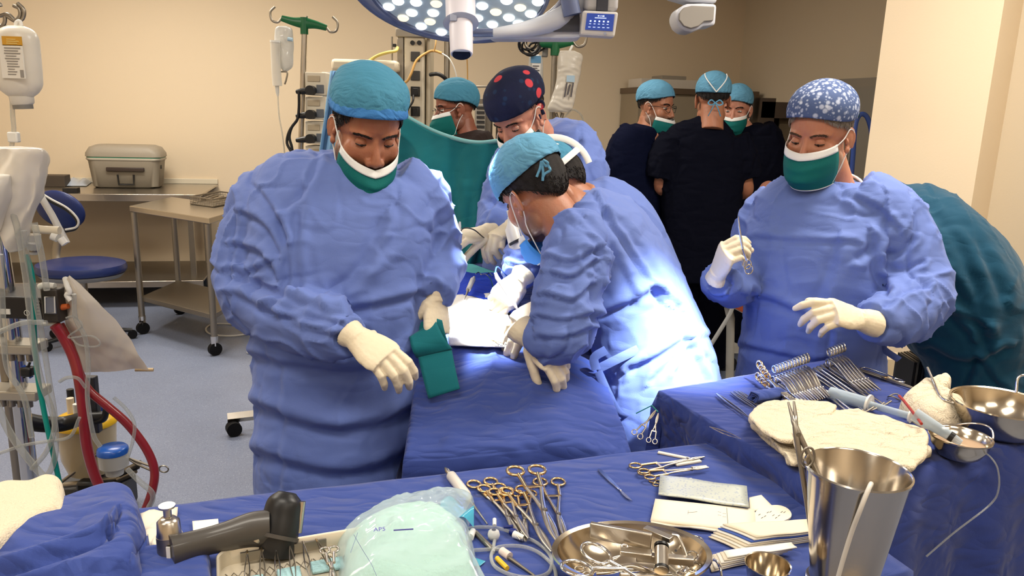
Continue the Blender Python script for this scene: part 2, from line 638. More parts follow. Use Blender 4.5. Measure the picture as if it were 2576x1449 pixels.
def head_base():
 q = MB()
 q.ell((0, -.012, .032), (.075, .098, .09))
 q.ell((0, .022, -.03), (.064, .07, .088))
 q.ell((0, .045, -.092), (.04, .04, .03))
 for s in (-1, 1):
  q.ell((s * .04, .052, -.032), (.027, .026, .034))
  q.ell((s * .05, .01, -.072), (.02, .045, .034))
  q.ell((s * .0145, .092, -.042), (.010, .013, .010))
  q.tube([(s * .004, .074, .019), (s * .016, .0765, .0205), (s * .030, .073, .022), (s * .046, .060, .021), (s * .054, .048, .018)], [.008, .0095, .0095, .0085, .007], 10)
  E = Matrix.Rotation(s * .45, 3, 'Z')
  path = [E @ Vector((0, .012 * math.cos(a) * 1.25 - .0, .03 * math.sin(a))) + Vector((s * .080, -.014, -.008)) for a in np.linspace(-.9, 4.4, 18)]
  q.tube(path, [.004] * 18, 8)
  q.ell(Vector((s * .079, -.012, -.01)), (.005, .014, .026), E)
  q.ell(Vector((s * .079, .0, -.036)), (.006, .009, .010), E)
  q.ell(Vector((s * .08, .004, -.012)), (.005, .005, .009), E)
 q.tube([(0, .074, .018), (0, .088, -.006), (0, .099, -.026), (0, .103, -.036), (0, .095, -.047)], [.008, .0082, .0108, .0128, .0095], 12)
 q.ell((0, .082, -.070), (.024, .016, .007))
 q.ell((0, .080, -.082), (.021, .016, .008))
 q.tube([(0, -.02, -.03), (0, -.034, -.10), (0, -.045, -.155)], [.058, .056, .06], 24)
 V, N, Fc = remesh(q, .0032, 6, .5)
 for s in (-1, 1):
  d = ((V - np.array([s * .031, .08, .000])) / np.array([.018, .03, .011])) ** 2
  V[:, 1] -= .009 * np.exp(-d.sum(1))
 beard = smoothst(-V[:, 2], .030, .060) * smoothst(V[:, 1], -.045, -.005) * (V[:, 2] > -.13)
 return V, Fc, beard
HB = head_base()
def head_m(c, f, up=(0, 0, 1), s=1.):
 f = Vector(f).normalized()
 up = Vector(up)
 up = (up - f * up.dot(f)).normalized()
 x = f.cross(up)
 return Matrix.Translation(Vector(c)) @ Matrix((x, f, up)).transposed().to_4x4() @ Matrix.Scale(s, 4)
def npx(M, A):
 M = np.array(M)
 return np.asarray(A, dtype=float) @ M[:3, :3].T + M[:3, 3]
def body(root, M, lofts, skin, beard=.5, voxel=.012, eyes='down', feet=True):
 """one continuous skin mesh: head, neck and the rest under the clothes"""
 V, Fc, bd = HB
 v = npx(M, V).tolist()
 f = list(Fc)
 mi = [0] * len(f)
 tint = list(bd * beard)
 e = MB()
 for s in (-1, 1):
  c = Vector((s * .031, .0655, .0))
  e.mi = 1
  e.ell(c, .0118, None, 14, 10)
  e.mi = 2
  dz = -.0045 if eyes == 'down' else 0
  e.ell(c + Vector((0, .0068, dz)), (.0055, .0056, .0055), None, 10, 8)
  e.mi = 0
  for a0, a1, r in (((-.12 if eyes == 'down' else .32), 1.5, .0130), (-1.5, -.42, .0128)):
   def lid(u, w, a0=a0, a1=a1, r=r, c=c):
    th = -1.45 + 2.9 * u
    ph = a0 + (a1 - a0) * w
    ph = ph + (0 if abs(a0) > abs(a1) else 0)
    return c + Vector((r * math.sin(th) * math.cos(ph) * 1.15, r * math.cos(th) * math.cos(ph), r * math.sin(ph)))
   e.grid(lid, 12, 5)
 off = len(v)
 v += npx(M, e.arr()).tolist()
 f += [tuple(off + i for i in q) for q in e.f]
 mi += e.m
 tint += [0.] * len(e.v)
 if lofts:
  q = MB()
  for pts, rr in lofts:
   cp = catmull(pts, 5)
   q.tube(cp, interp(rr, 5), 14)
  bv, bn, bf = remesh(q, voxel, 3)
  off = len(v)
  v += bv.tolist()
  f += [tuple(off + i for i in t) for t in bf]
  mi += [0] * len(bf)
  tint += [0.] * len(bv)
 o = mkobj('body', v, f, [skin, EYEW, IRIS], root, True, mi=mi, tint=tint, auto=False)
 return o
def shell(M, name, m, root, lo, off, hi=None, nu=64, nv=14, wr=0., seed=1, puff=0., th0=0., th1=2 * PI, tilt=None, solid=.0015):
 """cloth or hair over the cranium between elevation lo(theta) and hi; theta 90 deg = face"""
 C0 = Vector((0, -.012, .032))
 def fn(u, w):
  th = th0 + (th1 - th0) * u
  a = lo(th)
  b = PI / 2 if hi is None else hi(th)
  ph = a + (b - a) * w
  cp = math.cos(ph) if ph > 0 else 1 - .55 * (1 - math.cos(ph)) * 1.5
  sp = math.sin(ph)
  d = Vector((math.cos(th) * cp, math.sin(th) * cp, sp))
  r = Vector((.075 + off, .098 + off, .09 + off))
  p = C0 + Vector((d.x * r.x, d.y * r.y, d.z * r.z))
  if puff:
   p += Vector((d.x, d.y - .35, d.z * .9)) * puff * math.sin(min(1, w * 1.6) * PI * .62)
  return p
 q = MB().grid(fn, nu, nv, th1 - th0 > 6.2)
 A = q.arr()
 if wr:
  c = A - np.array(C0)
  n = c / np.linalg.norm(c, axis=1)[:, None]
  th = np.arctan2(n[:, 1], n[:, 0])
  A += n * (wr * (crumple(A, 26, seed) - .3) + wr * .5 * np.sin(th * 26 + 3 * vn(A * 20, seed)) * smoothst(-A[:, 2], -.11, .0) * .7)[:, None]
 A = npx(M, A)
 return mkobj(name, A.tolist(), q.f, m, root, True, solid=solid, auto=False)
def rimf(front, back, side=None):
 side = (front + back) / 2 if side is None else side
 def fn(th):
  s = math.sin(th)
  return side + (front - side) * max(0, s) ** 1.5 + (back - side) * max(0, -s) ** 1.5
 return fn
def cap(root, M, m, front=.12, back=-.3, side=None, puff=.012, wr=.004, band=None, seed=1, ties=False, name='surgical_cap', off=.010, bw=.24):
 r = rimf(front, back, side)
 c = shell(M, name, m, root, r, off, wr=wr, puff=puff, seed=seed, nu=110, nv=24)
 if band:
  shell(M, 'cap_band', band, c, lambda t: r(t) - .02, off + .006, lambda t: r(t) + bw, wr=.002, seed=seed + 3, nv=6)
 if ties:
  q = MB()
  b = Vector((0, -.122, -.03))
  for s in (-1, 1):
   loop = catmull([b, b + Vector((s * .02, -.012, .012)), b + Vector((s * .035, -.014, -.004)), b + Vector((s * .018, -.012, -.012)), b], 5)
   q.tube(loop, .0032, 6, sq=(1, .4))
   q.tube(catmull([b, b + Vector((s * .014, -.014, -.03)), b + Vector((s * .03, -.004, -.065))], 5), .0032, 6, sq=(1, .4))
  q.v = npx(M, q.v).tolist()
  q.build('tie', m, c)
  q = MB()
  for s in (-1, 1):
   pts = []
   for k in range(9):
    t = k / 8
    th = -PI / 2 + s * (.9 - .9 * t)
    ph = .85 - .95 * t
    pts.append(Vector((0, -.012, .032)) + Vector((math.cos(th) * math.cos(ph) * .101, math.sin(th) * math.cos(ph) * .126, math.sin(ph) * .116)))
   q.tube(pts, .0028, 6)
  q.v = npx(M, q.v).tolist()
  q.build('seam', CAPL if m is not CAPL else MASKW, c)
 return c
def mask(root, M, m=MASKG, top=-.022, bottom=-.128, drop=0., loops=(1, 1), bulge=.008, vee=0.):
 """pleated mask; drop pulls it down below the nose"""
 def fn(u, w, o=0.):
  a = (u - .5) * 2
  z = top + (bottom - top) * w - drop + (.012 + vee) * abs(a) * (1 - w)
  yc = .111 + bulge - .012 * (1 - w) ** 2 + .020 * math.sin(PI * min(1, w * .95)) - .04 * max(0, w - .72) ** 1 * 3.2 * .6
  ys = .040 - .02 * w
  an = a * 1.32
  xx = (.069 + .008 * math.sin(PI * w) - .014 * w) * math.sin(an) / math.sin(1.32)
  k = max(0, (math.cos(an) - math.cos(1.32)) / (1 - math.cos(1.32))) ** .8
  y = ys + (yc - ys) * k + o
  pl = .0022 * math.sin(w * 2 * PI * 3.5) * (1 - abs(a)) * (1 if .12 < w < .9 else 0)
  return Vector((xx, y + pl, z - .35 * pl))
 q = MB().grid(lambda u, w: fn(u, .10 + .9 * w), 30, 26)
 A = q.arr()
 A[:, 1] += .006 * (crumple(A, 22, 5) - .3)
 mk = mkobj('surgical_mask', npx(M, A).tolist(), q.f, m, root, True, solid=.0012, auto=False)
 q = MB().grid(lambda u, w: fn(u, .17 * w, .0022), 30, 4)
 mkobj('nose_band', npx(M, q.arr()).tolist(), q.f, MASKW, mk, True, solid=.0015, auto=False)
 q = MB().grid(lambda u, w: fn(u, .965 + .035 * w, .0015), 30, 2)
 mkobj('lower_hem', npx(M, q.arr()).tolist(), q.f, MASKW, mk, True, solid=.0012, auto=False)
 for s, on in ((-1, loops[0]), (1, loops[1])):
  if not on:
   continue
  u = 0.02 if s < 0 else .98
  e = fn(u, .04)
  e2 = fn(u, .93)
  pts = catmull([e, Vector((s * .0765, .016, max(e.z, -.02) * .4 + .006)), Vector((s * .081, -.008, .020)), Vector((s * .0865, -.024, .008)), Vector((s * .085, -.025, -.022)), Vector((s * .0755, -.004, -.050)), Vector((s * .071, .012, -.075)), e2], 5)
  q = MB().tube(pts, .0016, 6)
  q.v = npx(M, q.v).tolist()
  q.build('ear_loop', MASKW, mk)
 return mk
def brows(root, M, m, raise_=0.):
 q = MB()
 g = random.Random(3)
 for s in (-1, 1):
  pts = catmull([(s * .011, .0825, .0165 + raise_), (s * .024, .0822, .0215 + raise_), (s * .038, .0765, .0225 + raise_), (s * .05, .0645, .017 + raise_)], 5)
  for k in range(90):
   f = g.random() * (len(pts) - 1.01)
   p = pts[int(f)].lerp(pts[int(f) + 1], f % 1) + Vector((0, g.uniform(.0005, .0035), g.uniform(-.0028, .0028)))
   q.tube([p, p + Vector((s * .0055, -.0022 * f / len(pts), g.uniform(.0005, .0028)))], [.0009, .0003], 4)
 q.v = npx(M, q.v).tolist()
 q.build('eyebrows', m, root)
 q = MB()
 for s in (-1, 1):
  c = Vector((s * .031, .0655, 0))
  pts = [c + Vector((.0136 * math.sin(t) * 1.12, .0136 * math.cos(t) + .0005, -.0022 - .0015 * math.cos(t))) for t in np.linspace(-1.2, 1.2, 9)]
  q.tube(pts, .0011, 6)
 q.v = npx(M, q.v).tolist()
 q.build('eyelashes', HAIRD, root)
def hair(root, M, m, back=-.75, side=-.25, front=.5, off=.004, sideburn=True):
 lo = rimf(front, back, side)
 h = shell(M, 'hair', m, root, lo, off, lambda t: .6, wr=.003, seed=4, nu=80, nv=12, solid=.002)
 g = random.Random(5)
 q = MB()
 C0 = Vector((0, -.012, .032))
 for i in range(900):
  th = g.uniform(0, 2 * PI)
  a = lo(th)
  ph = a + g.random() ** 2 * .55 - .02
  pts = []
  for k in range(2):
   p_ = ph - k * .11
   cp = math.cos(p_) if p_ > 0 else 1 - .55 * (1 - math.cos(p_)) * 1.5
   e = off + .0018 - .0016 * k
   pts.append(C0 + Vector((math.cos(th + .03 * k) * cp * (.075 + e), math.sin(th + .03 * k) * cp * (.098 + e), math.sin(p_) * (.09 + e))))
  q.tube(pts, [.0011, .0003], 4)
 q.v = npx(M, q.v).tolist()
 q.build('hair_strands', m, h)
 h.children[0]['kind'] = 'stuff'
 return h
def glasses(root, M, m):
 q = MB()
 for s in (-1, 1):
  pts = [Vector((s * (.032 + .024 * math.cos(a)), .098 - .012 * abs(math.cos(a) * s + .2), -.002 + .017 * math.sin(a))) for a in np.linspace(0, 2 * PI, 20, endpoint=False)]
  q.tube(pts, .0014, 6, closed=True)
  q.tube([(s * .056, .092, .004), (s * .078, .03, .004), (s * .083, -.02, .0)], .0014, 6)
 q.tube(catmull([(-.009, .106, .002), (0, .11, .005), (.009, .106, .002)], 4), .0014, 6)
 q.v = npx(M, q.v).tolist()
 g = q.build('glasses', m, root)
 return g
FLEN = ((.044, .026, .021), (.048, .030, .022), (.045, .028, .021), (.036, .021, .018))
def hand_shape(side, curls, thumb=(.6, .35, .3, .25), spread=.12, cuff=.05, fat=1.0, cr=.034):
 """local: wrist at origin, fingers +Y, back of the hand +Z, thumb on side*X. curls: four (a,b,c)"""
 q = MB()
 sec = [(0, .027, .021, 0), (.02, .032, .019, 0), (.05, .040, .0165, 0), (.078, .042, .0145, .002), (.094, .038, .012, .003)]
 rs = []
 for y, a, b, z in sec:
  rs.append([Vector((a * fat * math.cos(t) * 1.0 + side * .001, y, z + b * fat * math.sin(t))) for t in np.linspace(0, 2 * PI, 20, endpoint=False)])
 q.rings(rs)
 for k in range(4):
  x = side * (.030 - .0195 * k)
  base = Vector((x * .92, .088 - .003 * (k == 0) - .004 * (k == 2) - .013 * (k == 3), .003))
  sp = side * spread * (1.2 - .8 * k)
  pts, rr = [base - Vector((0, .022, 0)), base], [.0100 * fat, .0106 * fat]
  p = base
  a = 0
  rad = (.0102, .0104, .0100, .0088)[k] * fat
  for j in range(3):
   a -= curls[k][j]
   d = Vector((math.sin(sp) * math.cos(a), math.cos(sp) * math.cos(a), math.sin(a)))
   p2 = p + d * FLEN[k][j]
   pts += [p + d * FLEN[k][j] * .5, p2]
   rr += [rad * (1 - .09 * j), rad * (1.02 - .09 * j)]
   p = p2
  rr[-1] *= .80
  q.tube(pts, rr, 12)
  q.ell(p, rr[-1] * 1.02, None, 10, 8)
 t0 = Vector((side * .026, .022, -.006))
 az, el, c1, c2 = thumb                         # az: swing out from the fingers, el: towards the palm
 p = t0
 pts, rr = [Vector((side * .012, .012, -.004)), t0], [.015 * fat, .0165 * fat]
 for j, (L, da) in enumerate(((.040, 0), (.034, c1), (.026, c2))):
  az2 = az - da * .6
  el2 = el + da * .7
  az = az2
  el = el2
  d = Vector((side * math.sin(az2) * math.cos(el2), math.cos(az2) * math.cos(el2), -math.sin(el2)))
  p2 = p + d * L
  pts += [p + d * L * .5, p2]
  rr += [(.0148, .0118, .0108)[j] * fat, (.0125, .0112, .0092)[j] * fat]
  p = p2
 q.tube(pts, rr, 12)
 q.ell(p, rr[-1], None, 10, 8)
 if cuff:
  rs = []
  for y, r in ((.012, .0285), (0, .0285), (-cuff * .5, cr * .95), (-cuff, cr)):
   rs.append([Vector((r * math.cos(t), y, r * .86 * math.sin(t))) for t in np.linspace(0, 2 * PI, 20, endpoint=False)])
  q.rings(rs)
 return q
def glove(root, wrist, fdir, dorsal, side, curls, m=GLOVE, s=1., name='glove', **kw):
 q = hand_shape(side, curls, **kw)
 V, N, Fc = remesh(q, .0024, 4, .45)
 V = V + N * (.0006 * (ridge(V * np.array([60, 130, 60]), 3) ** 2 - .3))[:, None]
 f = Vector(fdir).normalized()
 z = Vector(dorsal)
 z = (z - f * z.dot(f)).normalized()
 x = f.cross(z)
 M = Matrix.Translation(Vector(wrist)) @ Matrix((x, f, z)).transposed().to_4x4() @ Matrix.Scale(s, 4)
 mkobj(name, npx(M, V).tolist(), Fc, m, root, True, auto=False)
 return M
def ring3(c, u, v, a, b, n=40, e=2.3):
 out = []
 for k in range(n):
  t = 2 * PI * k / n
  ct, st = math.cos(t), math.sin(t)
  out.append(Vector(c) + u * (a * abs(ct) ** (2 / e) * (1 if ct >= 0 else -1)) + v * (b * abs(st) ** (2 / e) * (1 if st >= 0 else -1)))
 return out
def garment(root, name, m, spine, lateral, arms, voxel=.0075, amp=.012, seed=1, lines=(), sc=9., ripple=.10, sub=None, it=2):
 """cloth over a body. spine: [(centre, half width, half depth)]; arms: [[(point, radius)...]]"""
 q = MB()
 paths = []
 cs = catmull([p[0] for p in spine], 4)
 aa = interp([p[1] for p in spine], 4)
 bb = interp([p[2] for p in spine], 4)
 lat = Vector(lateral).normalized()
 rs = []
 for i, c in enumerate(cs):
  t = (cs[min(i + 1, len(cs) - 1)] - cs[max(i - 1, 0)]).normalized()
  u = (lat - t * lat.dot(t)).normalized()
  v = t.cross(u)
  rs.append(ring3(c, u, v, aa[i], bb[i]))
 q.rings(rs)
 for arm in arms:
  cp = catmull([p for p, r in arm], 7)
  rr = interp([r for p, r in arm], 7)
  n = len(cp)
  paths.append((cp, rr))
  rs = []
  ref = Vector((0, 0, 1))
  T = [(cp[min(i + 1, n - 1)] - cp[max(i - 1, 0)]).normalized() for i in range(n)]
  u = T[0].orthogonal().normalized()
  for i in range(n):
   u = (u - T[i] * u.dot(T[i])).normalized()
   w = T[i].cross(u)
   w2 = np.array([[i * .55 + seed, 2.2 + 1.5 * math.cos(2 * PI * k / 26), 1.5 * math.sin(2 * PI * k / 26) + seed] for k in range(26)])
   mod = 1 + ripple * (ridge(w2, seed) - .55) * (0 if i in (0, n - 1) else 1)
   rs.append([cp[i] + (u * math.cos(2 * PI * k / 26) + w * math.sin(2 * PI * k / 26)) * rr[i] * mod[k] for k in range(26)])
  q.rings(rs)
 V, N, Fc = remesh(q, voxel, it)
 near = np.full(len(V), 9.)
 for cp, rr in paths:
  for c, r in zip(cp, rr):
   near = np.minimum(near, np.sqrt(((V - np.array(c)) ** 2).sum(1)) / max(r, .05))
 k = .30 + .70 * (1 - smoothst(near, 1.05, 1.7))
 kt = .35 + .65 * k
 wq = (np.stack([vn(V * 5, seed + q) for q in (31, 32, 33)], 1) - .5) * .09
 d = amp * .85 * kt * (crumple(V, sc * .5, seed) - .35) + amp * .75 * k * (crumple(V, sc * 1.25, seed + 50) - .35)
 d = d - amp * .75 * k * (ridge((V + wq) * sc * np.array([1.3, 1.3, 1.3]), seed + 7) ** 9) + amp * .7 * k * (ridge((V + wq) * sc * np.array([1.9, 1.9, 1.9]), seed + 8) ** 7)
 d = d + amp * .42 * (ridge((V + wq * 2) * sc * np.array([.8, .8, .5]), seed + 11) ** 10)
 if len(lines):
  d = d + creases(V, N, lines)
 V = V + N * d[:, None]
 return mkobj(name, V.tolist(), Fc, m, root, True, auto=False)
def collar(root, c, n, r, m, t=.006, lat=(1, 0, 0), sq=.9):
 n = Vector(n).normalized()
 u = (Vector(lat) - n * Vector(lat).dot(n)).normalized()
 v = n.cross(u)
 q = MB().tube([Vector(c) + u * (r * math.cos(a)) + v * (r * sq * math.sin(a)) for a in np.linspace(0, 2 * PI, 28, endpoint=False)], t, 8, closed=True)
 q.build('collar', m, root)
def shoes(root, c, yaw, m=SHOE, gap=.12):
 for s in (-1, 1):
  R = Matrix.Rotation(yaw, 3, 'Z')
  b = Vector((c[0], c[1], 0)) + R @ Vector((s * gap, 0, 0))
  q = MB()
  rs = []
  for y, a, h in ((-.11, .02, .05), (-.10, .036, .075), (-.04, .042, .085), (.04, .046, .07), (.11, .045, .05), (.15, .032, .038), (.165, .012, .02)):
   rs.append([b + R @ Vector((a * math.cos(t), y, max(0, h * .5 + h * .5 * math.sin(t)))) for t in np.linspace(0, 2 * PI, 16, endpoint=False)])
  q.rings(rs)
  q.build('shoe', m, root)
RELAX = ((.35, .45, .3), (.42, .5, .35), (.48, .55, .35), (.5, .55, .4))
FIST = ((.9, 1.1, .6), (1.1, 1.2, .7), (1.15, 1.25, .7), (1.2, 1.25, .7))
PINCH = ((.75, .7, .4), (.8, .85, .5), (.95, 1., .6), (1.0, 1.05, .6))
def trousers(root, hip, lat=Vector((1, 0, 0)), dx=.1, m=None):
 for s in (-1, 1):
  h = Vector(hip) + lat * (s * dx)
  q = MB().tube(catmull([Vector((h.x, h.y, .62)), Vector((h.x, h.y, .3)), Vector((h.x, h.y, .06))], 6), interp([.10, .085, .08], 6), 18)
  q.build('trouser_leg', m or SCRUB, root)
def legs_loft(hip, hem_z=0.06, dx=.1, lat=Vector((1, 0, 0))):
 out = []
 for s in (-1, 1):
  h = Vector(hip) + lat * (s * dx)
  out.append(([h, Vector((h.x, h.y, h.z * .52)), Vector((h.x, h.y, .07))], [.085, .058, .042]))
 return out
def surgeon_left():
 base = P(862, 1240, 2.02)
 t = thing('person', 'big surgeon at left in blue gown looking down, holding a folded green cloth', 'person', (base.x, base.y, 0))
 M = head_m(P(924, 322, 2.0), (.40, -.82, -.46), (.03, 0, 1), 1.06)
 nb = P(888, 425, 2.06)
 ch = P(868, 590, 2.04)
 pel = P(860, 900, 2.03)
 body(t, M, [([pel, P(862, 740, 2.03), ch, P(880, 480, 2.05), nb, M @ Vector((0, -.03, -.06))], [.15, .15, .16, .12, .068, .062]),
    ([P(760, 470, 2.06), P(660, 590, 2.04), P(640, 735, 1.98), P(760, 795, 1.84), P(875, 845, 1.725)], [.07, .065, .06, .046, .022]),
    ([P(990, 470, 2.08), P(1075, 590, 2.1), P(1098, 650, 2.07), P(1098, 705, 2.01)], [.07, .055, .046, .022])] + legs_loft(pel),
         skin_mat('tan skin', (160, 108, 80)), .75)
 hair(t, M, HAIRD, back=-.6, side=-.32, front=.8)
 brows(t, M, HAIRD)
 cap(t, M, CAPB, front=.40, back=-.1, side=.13, puff=.020, wr=.006, band=CAPBAND, seed=3, off=.011, bw=.30)
 mask(t, M, top=-.052, bottom=-.142, drop=.002, bulge=.004, vee=.018)
 lines = [([(640, 905), (720, 925), (860, 940), (980, 925), (1080, 880)], 22, .016),
             ([(640, 1030), (760, 1075), (870, 1090), (980, 1065), (1080, 1010)], 24, .018),
             ([(650, 1150), (760, 1185), (850, 1200), (960, 1180), (1080, 1110)], 24, .016),
             ([(690, 770), (800, 790), (930, 775), (1060, 745)], 14, .010),
             ([(700, 930), (704, 1080), (700, 1230)], 12, .006),
             ([(960, 560), (900, 680), (840, 730)], 22, .012), ([(1000, 520), (990, 600), (930, 660)], 20, .008),
             ([(760, 480), (740, 600), (750, 720)], 16, .010), ([(700, 560), (720, 640), (720, 720), (700, 760)], 14, .012),
             ([(600, 700), (660, 720), (740, 760), (800, 775)], 13, .014), ([(590, 745), (680, 790), (780, 840), (870, 850)], 14, .010),
             ([(800, 400), (770, 470), (720, 520)], 12, .006), ([(590, 620), (650, 640), (690, 690)], 12, .012),
             ([(610, 540), (660, 570), (700, 640)], 11, .010), ([(650, 480), (690, 540), (720, 600)], 10, .008),
             ([(580, 680), (620, 690), (680, 660)], 10, .010), ([(720, 800), (790, 800), (860, 815)], 10, .008)]
 garment(t, 'surgical_gown', GOWN,
   [(P(889, 388, 2.075), .072, .068), (P(886, 408, 2.075), .14, .09), (P(880, 438, 2.07), .205, .115), (P(870, 500, 2.05), .242, .145), (P(864, 600, 2.03), .246, .18),
             (P(860, 740, 2.02), .236, .195), (P(860, 850, 2.02), .232, .188), (P(860, 1000, 2.02), .232, .188), (P(860, 1150, 2.02), .236, .19), (P(862, 1260, 2.02), .238, .19),
             (Vector((base.x, base.y, .42)), .25, .2), (Vector((base.x, base.y, .26)), .26, .205)],
   (.98, .17, 0),
   [[(P(740, 470, 2.07), .095), (P(690, 520, 2.06), .112), (P(652, 620, 2.05), .110), (P(640, 720, 2.0), .100), (P(705, 780, 1.90), .088), (P(790, 812, 1.82), .078), (P(860, 832, 1.755), .062), (P(886, 842, 1.725), .052)],
             [(P(985, 450, 2.08), .085), (P(1050, 505, 2.1), .095), (P(1088, 610, 2.1), .082), (P(1104, 670, 2.06), .072), (P(1100, 722, 1.99), .056), (P(1098, 743, 1.962), .047)]],
   .0062, .014, 5, lines, 8., .045)
 glove(t, P(894, 849, 1.715), P(1005, 930, 1.65) - P(894, 849, 1.715), Vector((.35, -.75, .62)), -1,
          ((.42, .6, .4), (.48, .65, .4), (.52, .65, .4), (.55, .65, .4)), thumb=(.15, 1.0, .3, .3), spread=.10, cuff=.022, s=1.06, fat=1.08, cr=.034)
 Mh = glove(t, P(1098, 748, 1.982), Vector((.06, -.36, -1)), Vector((.72, -.68, .1)), 1,
               ((.62, .85, .4), (.6, .85, .5), (.6, .85, .5), (.65, .9, .5)), thumb=(.34, .75, .15, .1), spread=.06, cuff=.02, s=1.02, fat=1.05, cr=.034)
 trousers(t, pel)
 shoes(t, (base.x, base.y), PI)
 Y = 1.955
 tl, tr = P(1058, 805, Y), P(1112, 795, Y)
 c = thing('folded_cloth', 'folded dark green cloth hanging from the hand of the surgeon at left', 'cloth', P(1095, 995, Y - .01))
 def sheet(quad, bend, m=TEAL, th=.004, nm='cloth_layer'):
  a, b, cc, d = [P(*p) for p in quad]
  def fn(u, w):
   p = (a * (1 - u) + b * u) * (1 - w) + (d * (1 - u) + cc * u) * w
   return p + Vector((0, -1, 0)) * bend * math.sin(w * PI)
  q = MB().grid(fn, 10, 14)
  mk = q.build(nm, m, c, solid=th)
 sheet(((1033, 812, Y), (1100, 806, Y), (1110, 860, Y - .005), (1036, 868, Y - .03)), .004)
 sheet(((1094, 800, Y - .012), (1112, 806, Y - .01), (1137, 890, Y - .012), (1062, 905, Y - .02)), .012)
 sheet(((1030, 848, Y - .045), (1096, 806, Y - .012), (1138, 878, Y - .05), (1048, 900, Y - .06)), .018)
 sheet(((1048, 880, Y - .045), (1136, 876, Y - .045), (1157, 978, Y - .13), (1078, 1003, Y - .13)), .006)
 return t
def surgeon_right():
 base = P(2040, 950, 2.32)
 t = thing('person', 'grey-haired surgeon at right in blue gown and patterned cap, holding up an instrument', 'person', (base.x, base.y, 0))
 M = head_m(P(2060, 340, 2.28), (-.66, -.70, -.26), (.05, 0, 1), 1.04)
 pel = P(2040, 880, 2.32)
 nb = P(2092, 470, 2.34)
 body(t, M, [([pel, P(2048, 740, 2.32), P(2065, 610, 2.32), P(2085, 520, 2.34), nb, M @ Vector((0, -.03, -.06))], [.14, .14, .15, .11, .066, .06]),
    ([P(1950, 525, 2.4), P(1900, 610, 2.38), P(1875, 700, 2.32), P(1815, 700, 2.17)], [.06, .055, .04, .022]),
    ([P(2200, 520, 2.26), P(2280, 640, 2.2), P(2305, 755, 2.1), P(2240, 800, 2.0), P(2170, 808, 1.93)], [.06, .06, .055, .04, .022])] + legs_loft(pel),
         skin_mat('ruddy skin', (184, 130, 102), (150, 140, 130)), .55)
 hair(t, M, HAIRG, back=-.5, side=-.08, front=.5)
 brows(t, M, mat('grey brown brows', (84, 66, 56), .8))
 capm = mat('flowered blue cap cloth', (78, 94, 134), .85, bump=(300, .1), spots=[(46, .2, .38, (176, 184, 206)), (92, .24, .4, (170, 180, 204)), (27, .10, .2, (206, 212, 226)), (60, .0, .1, (70, 84, 122))])
 cap(t, M, capm, front=.40, back=-.12, side=.12, puff=.016, wr=.002, seed=8, off=.013)
 mask(t, M, top=-.02, bottom=-.128, bulge=.012)
 lines = [([(1900, 600), (1990, 608), (2090, 612), (2150, 614)], 10, .006), ([(1890, 745), (1960, 770), (2030, 800)], 14, .010),
             ([(1870, 875), (1960, 895), (2040, 912), (2090, 905)], 12, .009), ([(2090, 840), (2085, 890), (2095, 950)], 10, .008),
             ([(2230, 560), (2200, 620), (2160, 650)], 14, .010), ([(2190, 600), (2200, 680), (2230, 730)], 16, .014),
             ([(2300, 600), (2260, 640), (2230, 640)], 10, .009), ([(2320, 660), (2270, 680), (2230, 680)], 9, .009), ([(2330, 720), (2280, 735), (2230, 770)], 9, .009),
             ([(2100, 620), (2070, 720), (2030, 790)], 20, .008), ([(2150, 500), (2210, 530), (2260, 580)], 11, .006)]
 garment(t, 'surgical_gown', GOWN,
   [(P(2094, 458, 2.35), .074, .068), (P(2092, 474, 2.35), .125, .085), (P(2087, 497, 2.34), .19, .115), (P(2078, 550, 2.32), .222, .14), (P(2062, 640, 2.30), .224, .165),
             (P(2050, 760, 2.29), .206, .18), (P(2042, 860, 2.29), .208, .18), (P(2036, 960, 2.29), .22, .18), (Vector((base.x, base.y, .7)), .235, .19), (Vector((base.x, base.y, .3)), .25, .2)],
   (.94, -.34, 0),
   [[(P(1965, 520, 2.41), .08), (P(1925, 560, 2.41), .085), (P(1892, 640, 2.38), .078), (P(1868, 706, 2.30), .070), (P(1822, 712, 2.2), .062), (P(1808, 700, 2.16), .050)],
             [(P(2150, 505, 2.29), .100), (P(2228, 548, 2.25), .104), (P(2278, 650, 2.2), .102), (P(2305, 740, 2.13), .094), (P(2272, 790, 2.05), .084), (P(2222, 808, 1.99), .070), (P(2190, 812, 1.955), .054)]],
   .0065, .013, 9, lines, 8., .045)
 collar(t, P(2090, 463, 2.325), (-.12, -.40, 1), .090, mat('white collar trim', (230, 226, 214), .7), .004, (.94, -.34, 0), 1.)
 glove(t, P(1804, 692, 2.13), Vector((.12, -.50, .84)), Vector((-.95, -.22, .0)), -1,
          ((.85, .9, .4), (1.0, 1.1, .6), (1.05, 1.15, .6), (1.1, 1.15, .6)), thumb=(.25, .9, .35, .3), spread=.03, cuff=.022, s=.98, fat=1.06, cr=.033)
 glove(t, P(2166, 805, 1.925), P(2040, 770, 1.87) - P(2166, 805, 1.925), Vector((.15, -.62, .78)), 1,
          ((.45, .45, .3), (.75, .75, .4), (.8, .85, .4), (.85, .85, .4)), thumb=(.42, .25, .2, .1), spread=.10, cuff=.05, s=1.05, fat=1.02, cr=.036)
 q = MB()
 for pts in ([(2205, 855, 2.16), (2225, 880, 2.14), (2262, 905, 2.13)], [(2195, 850, 2.15), (2205, 900, 2.13), (2195, 925, 2.13)]):
  q.tube(catmull([P(*p) for p in pts], 5), .011, 8, sq=(1, .2))
 q.build('waist_tie', GOWN, t)
 trousers(t, pel)
 shoes(t, (base.x, base.y), PI)
 n = thing('suture_needle_holder', 'slim steel instrument held upright by the surgeon at right', 'instrument', P(1866, 640, 2.05))
 q = MB()
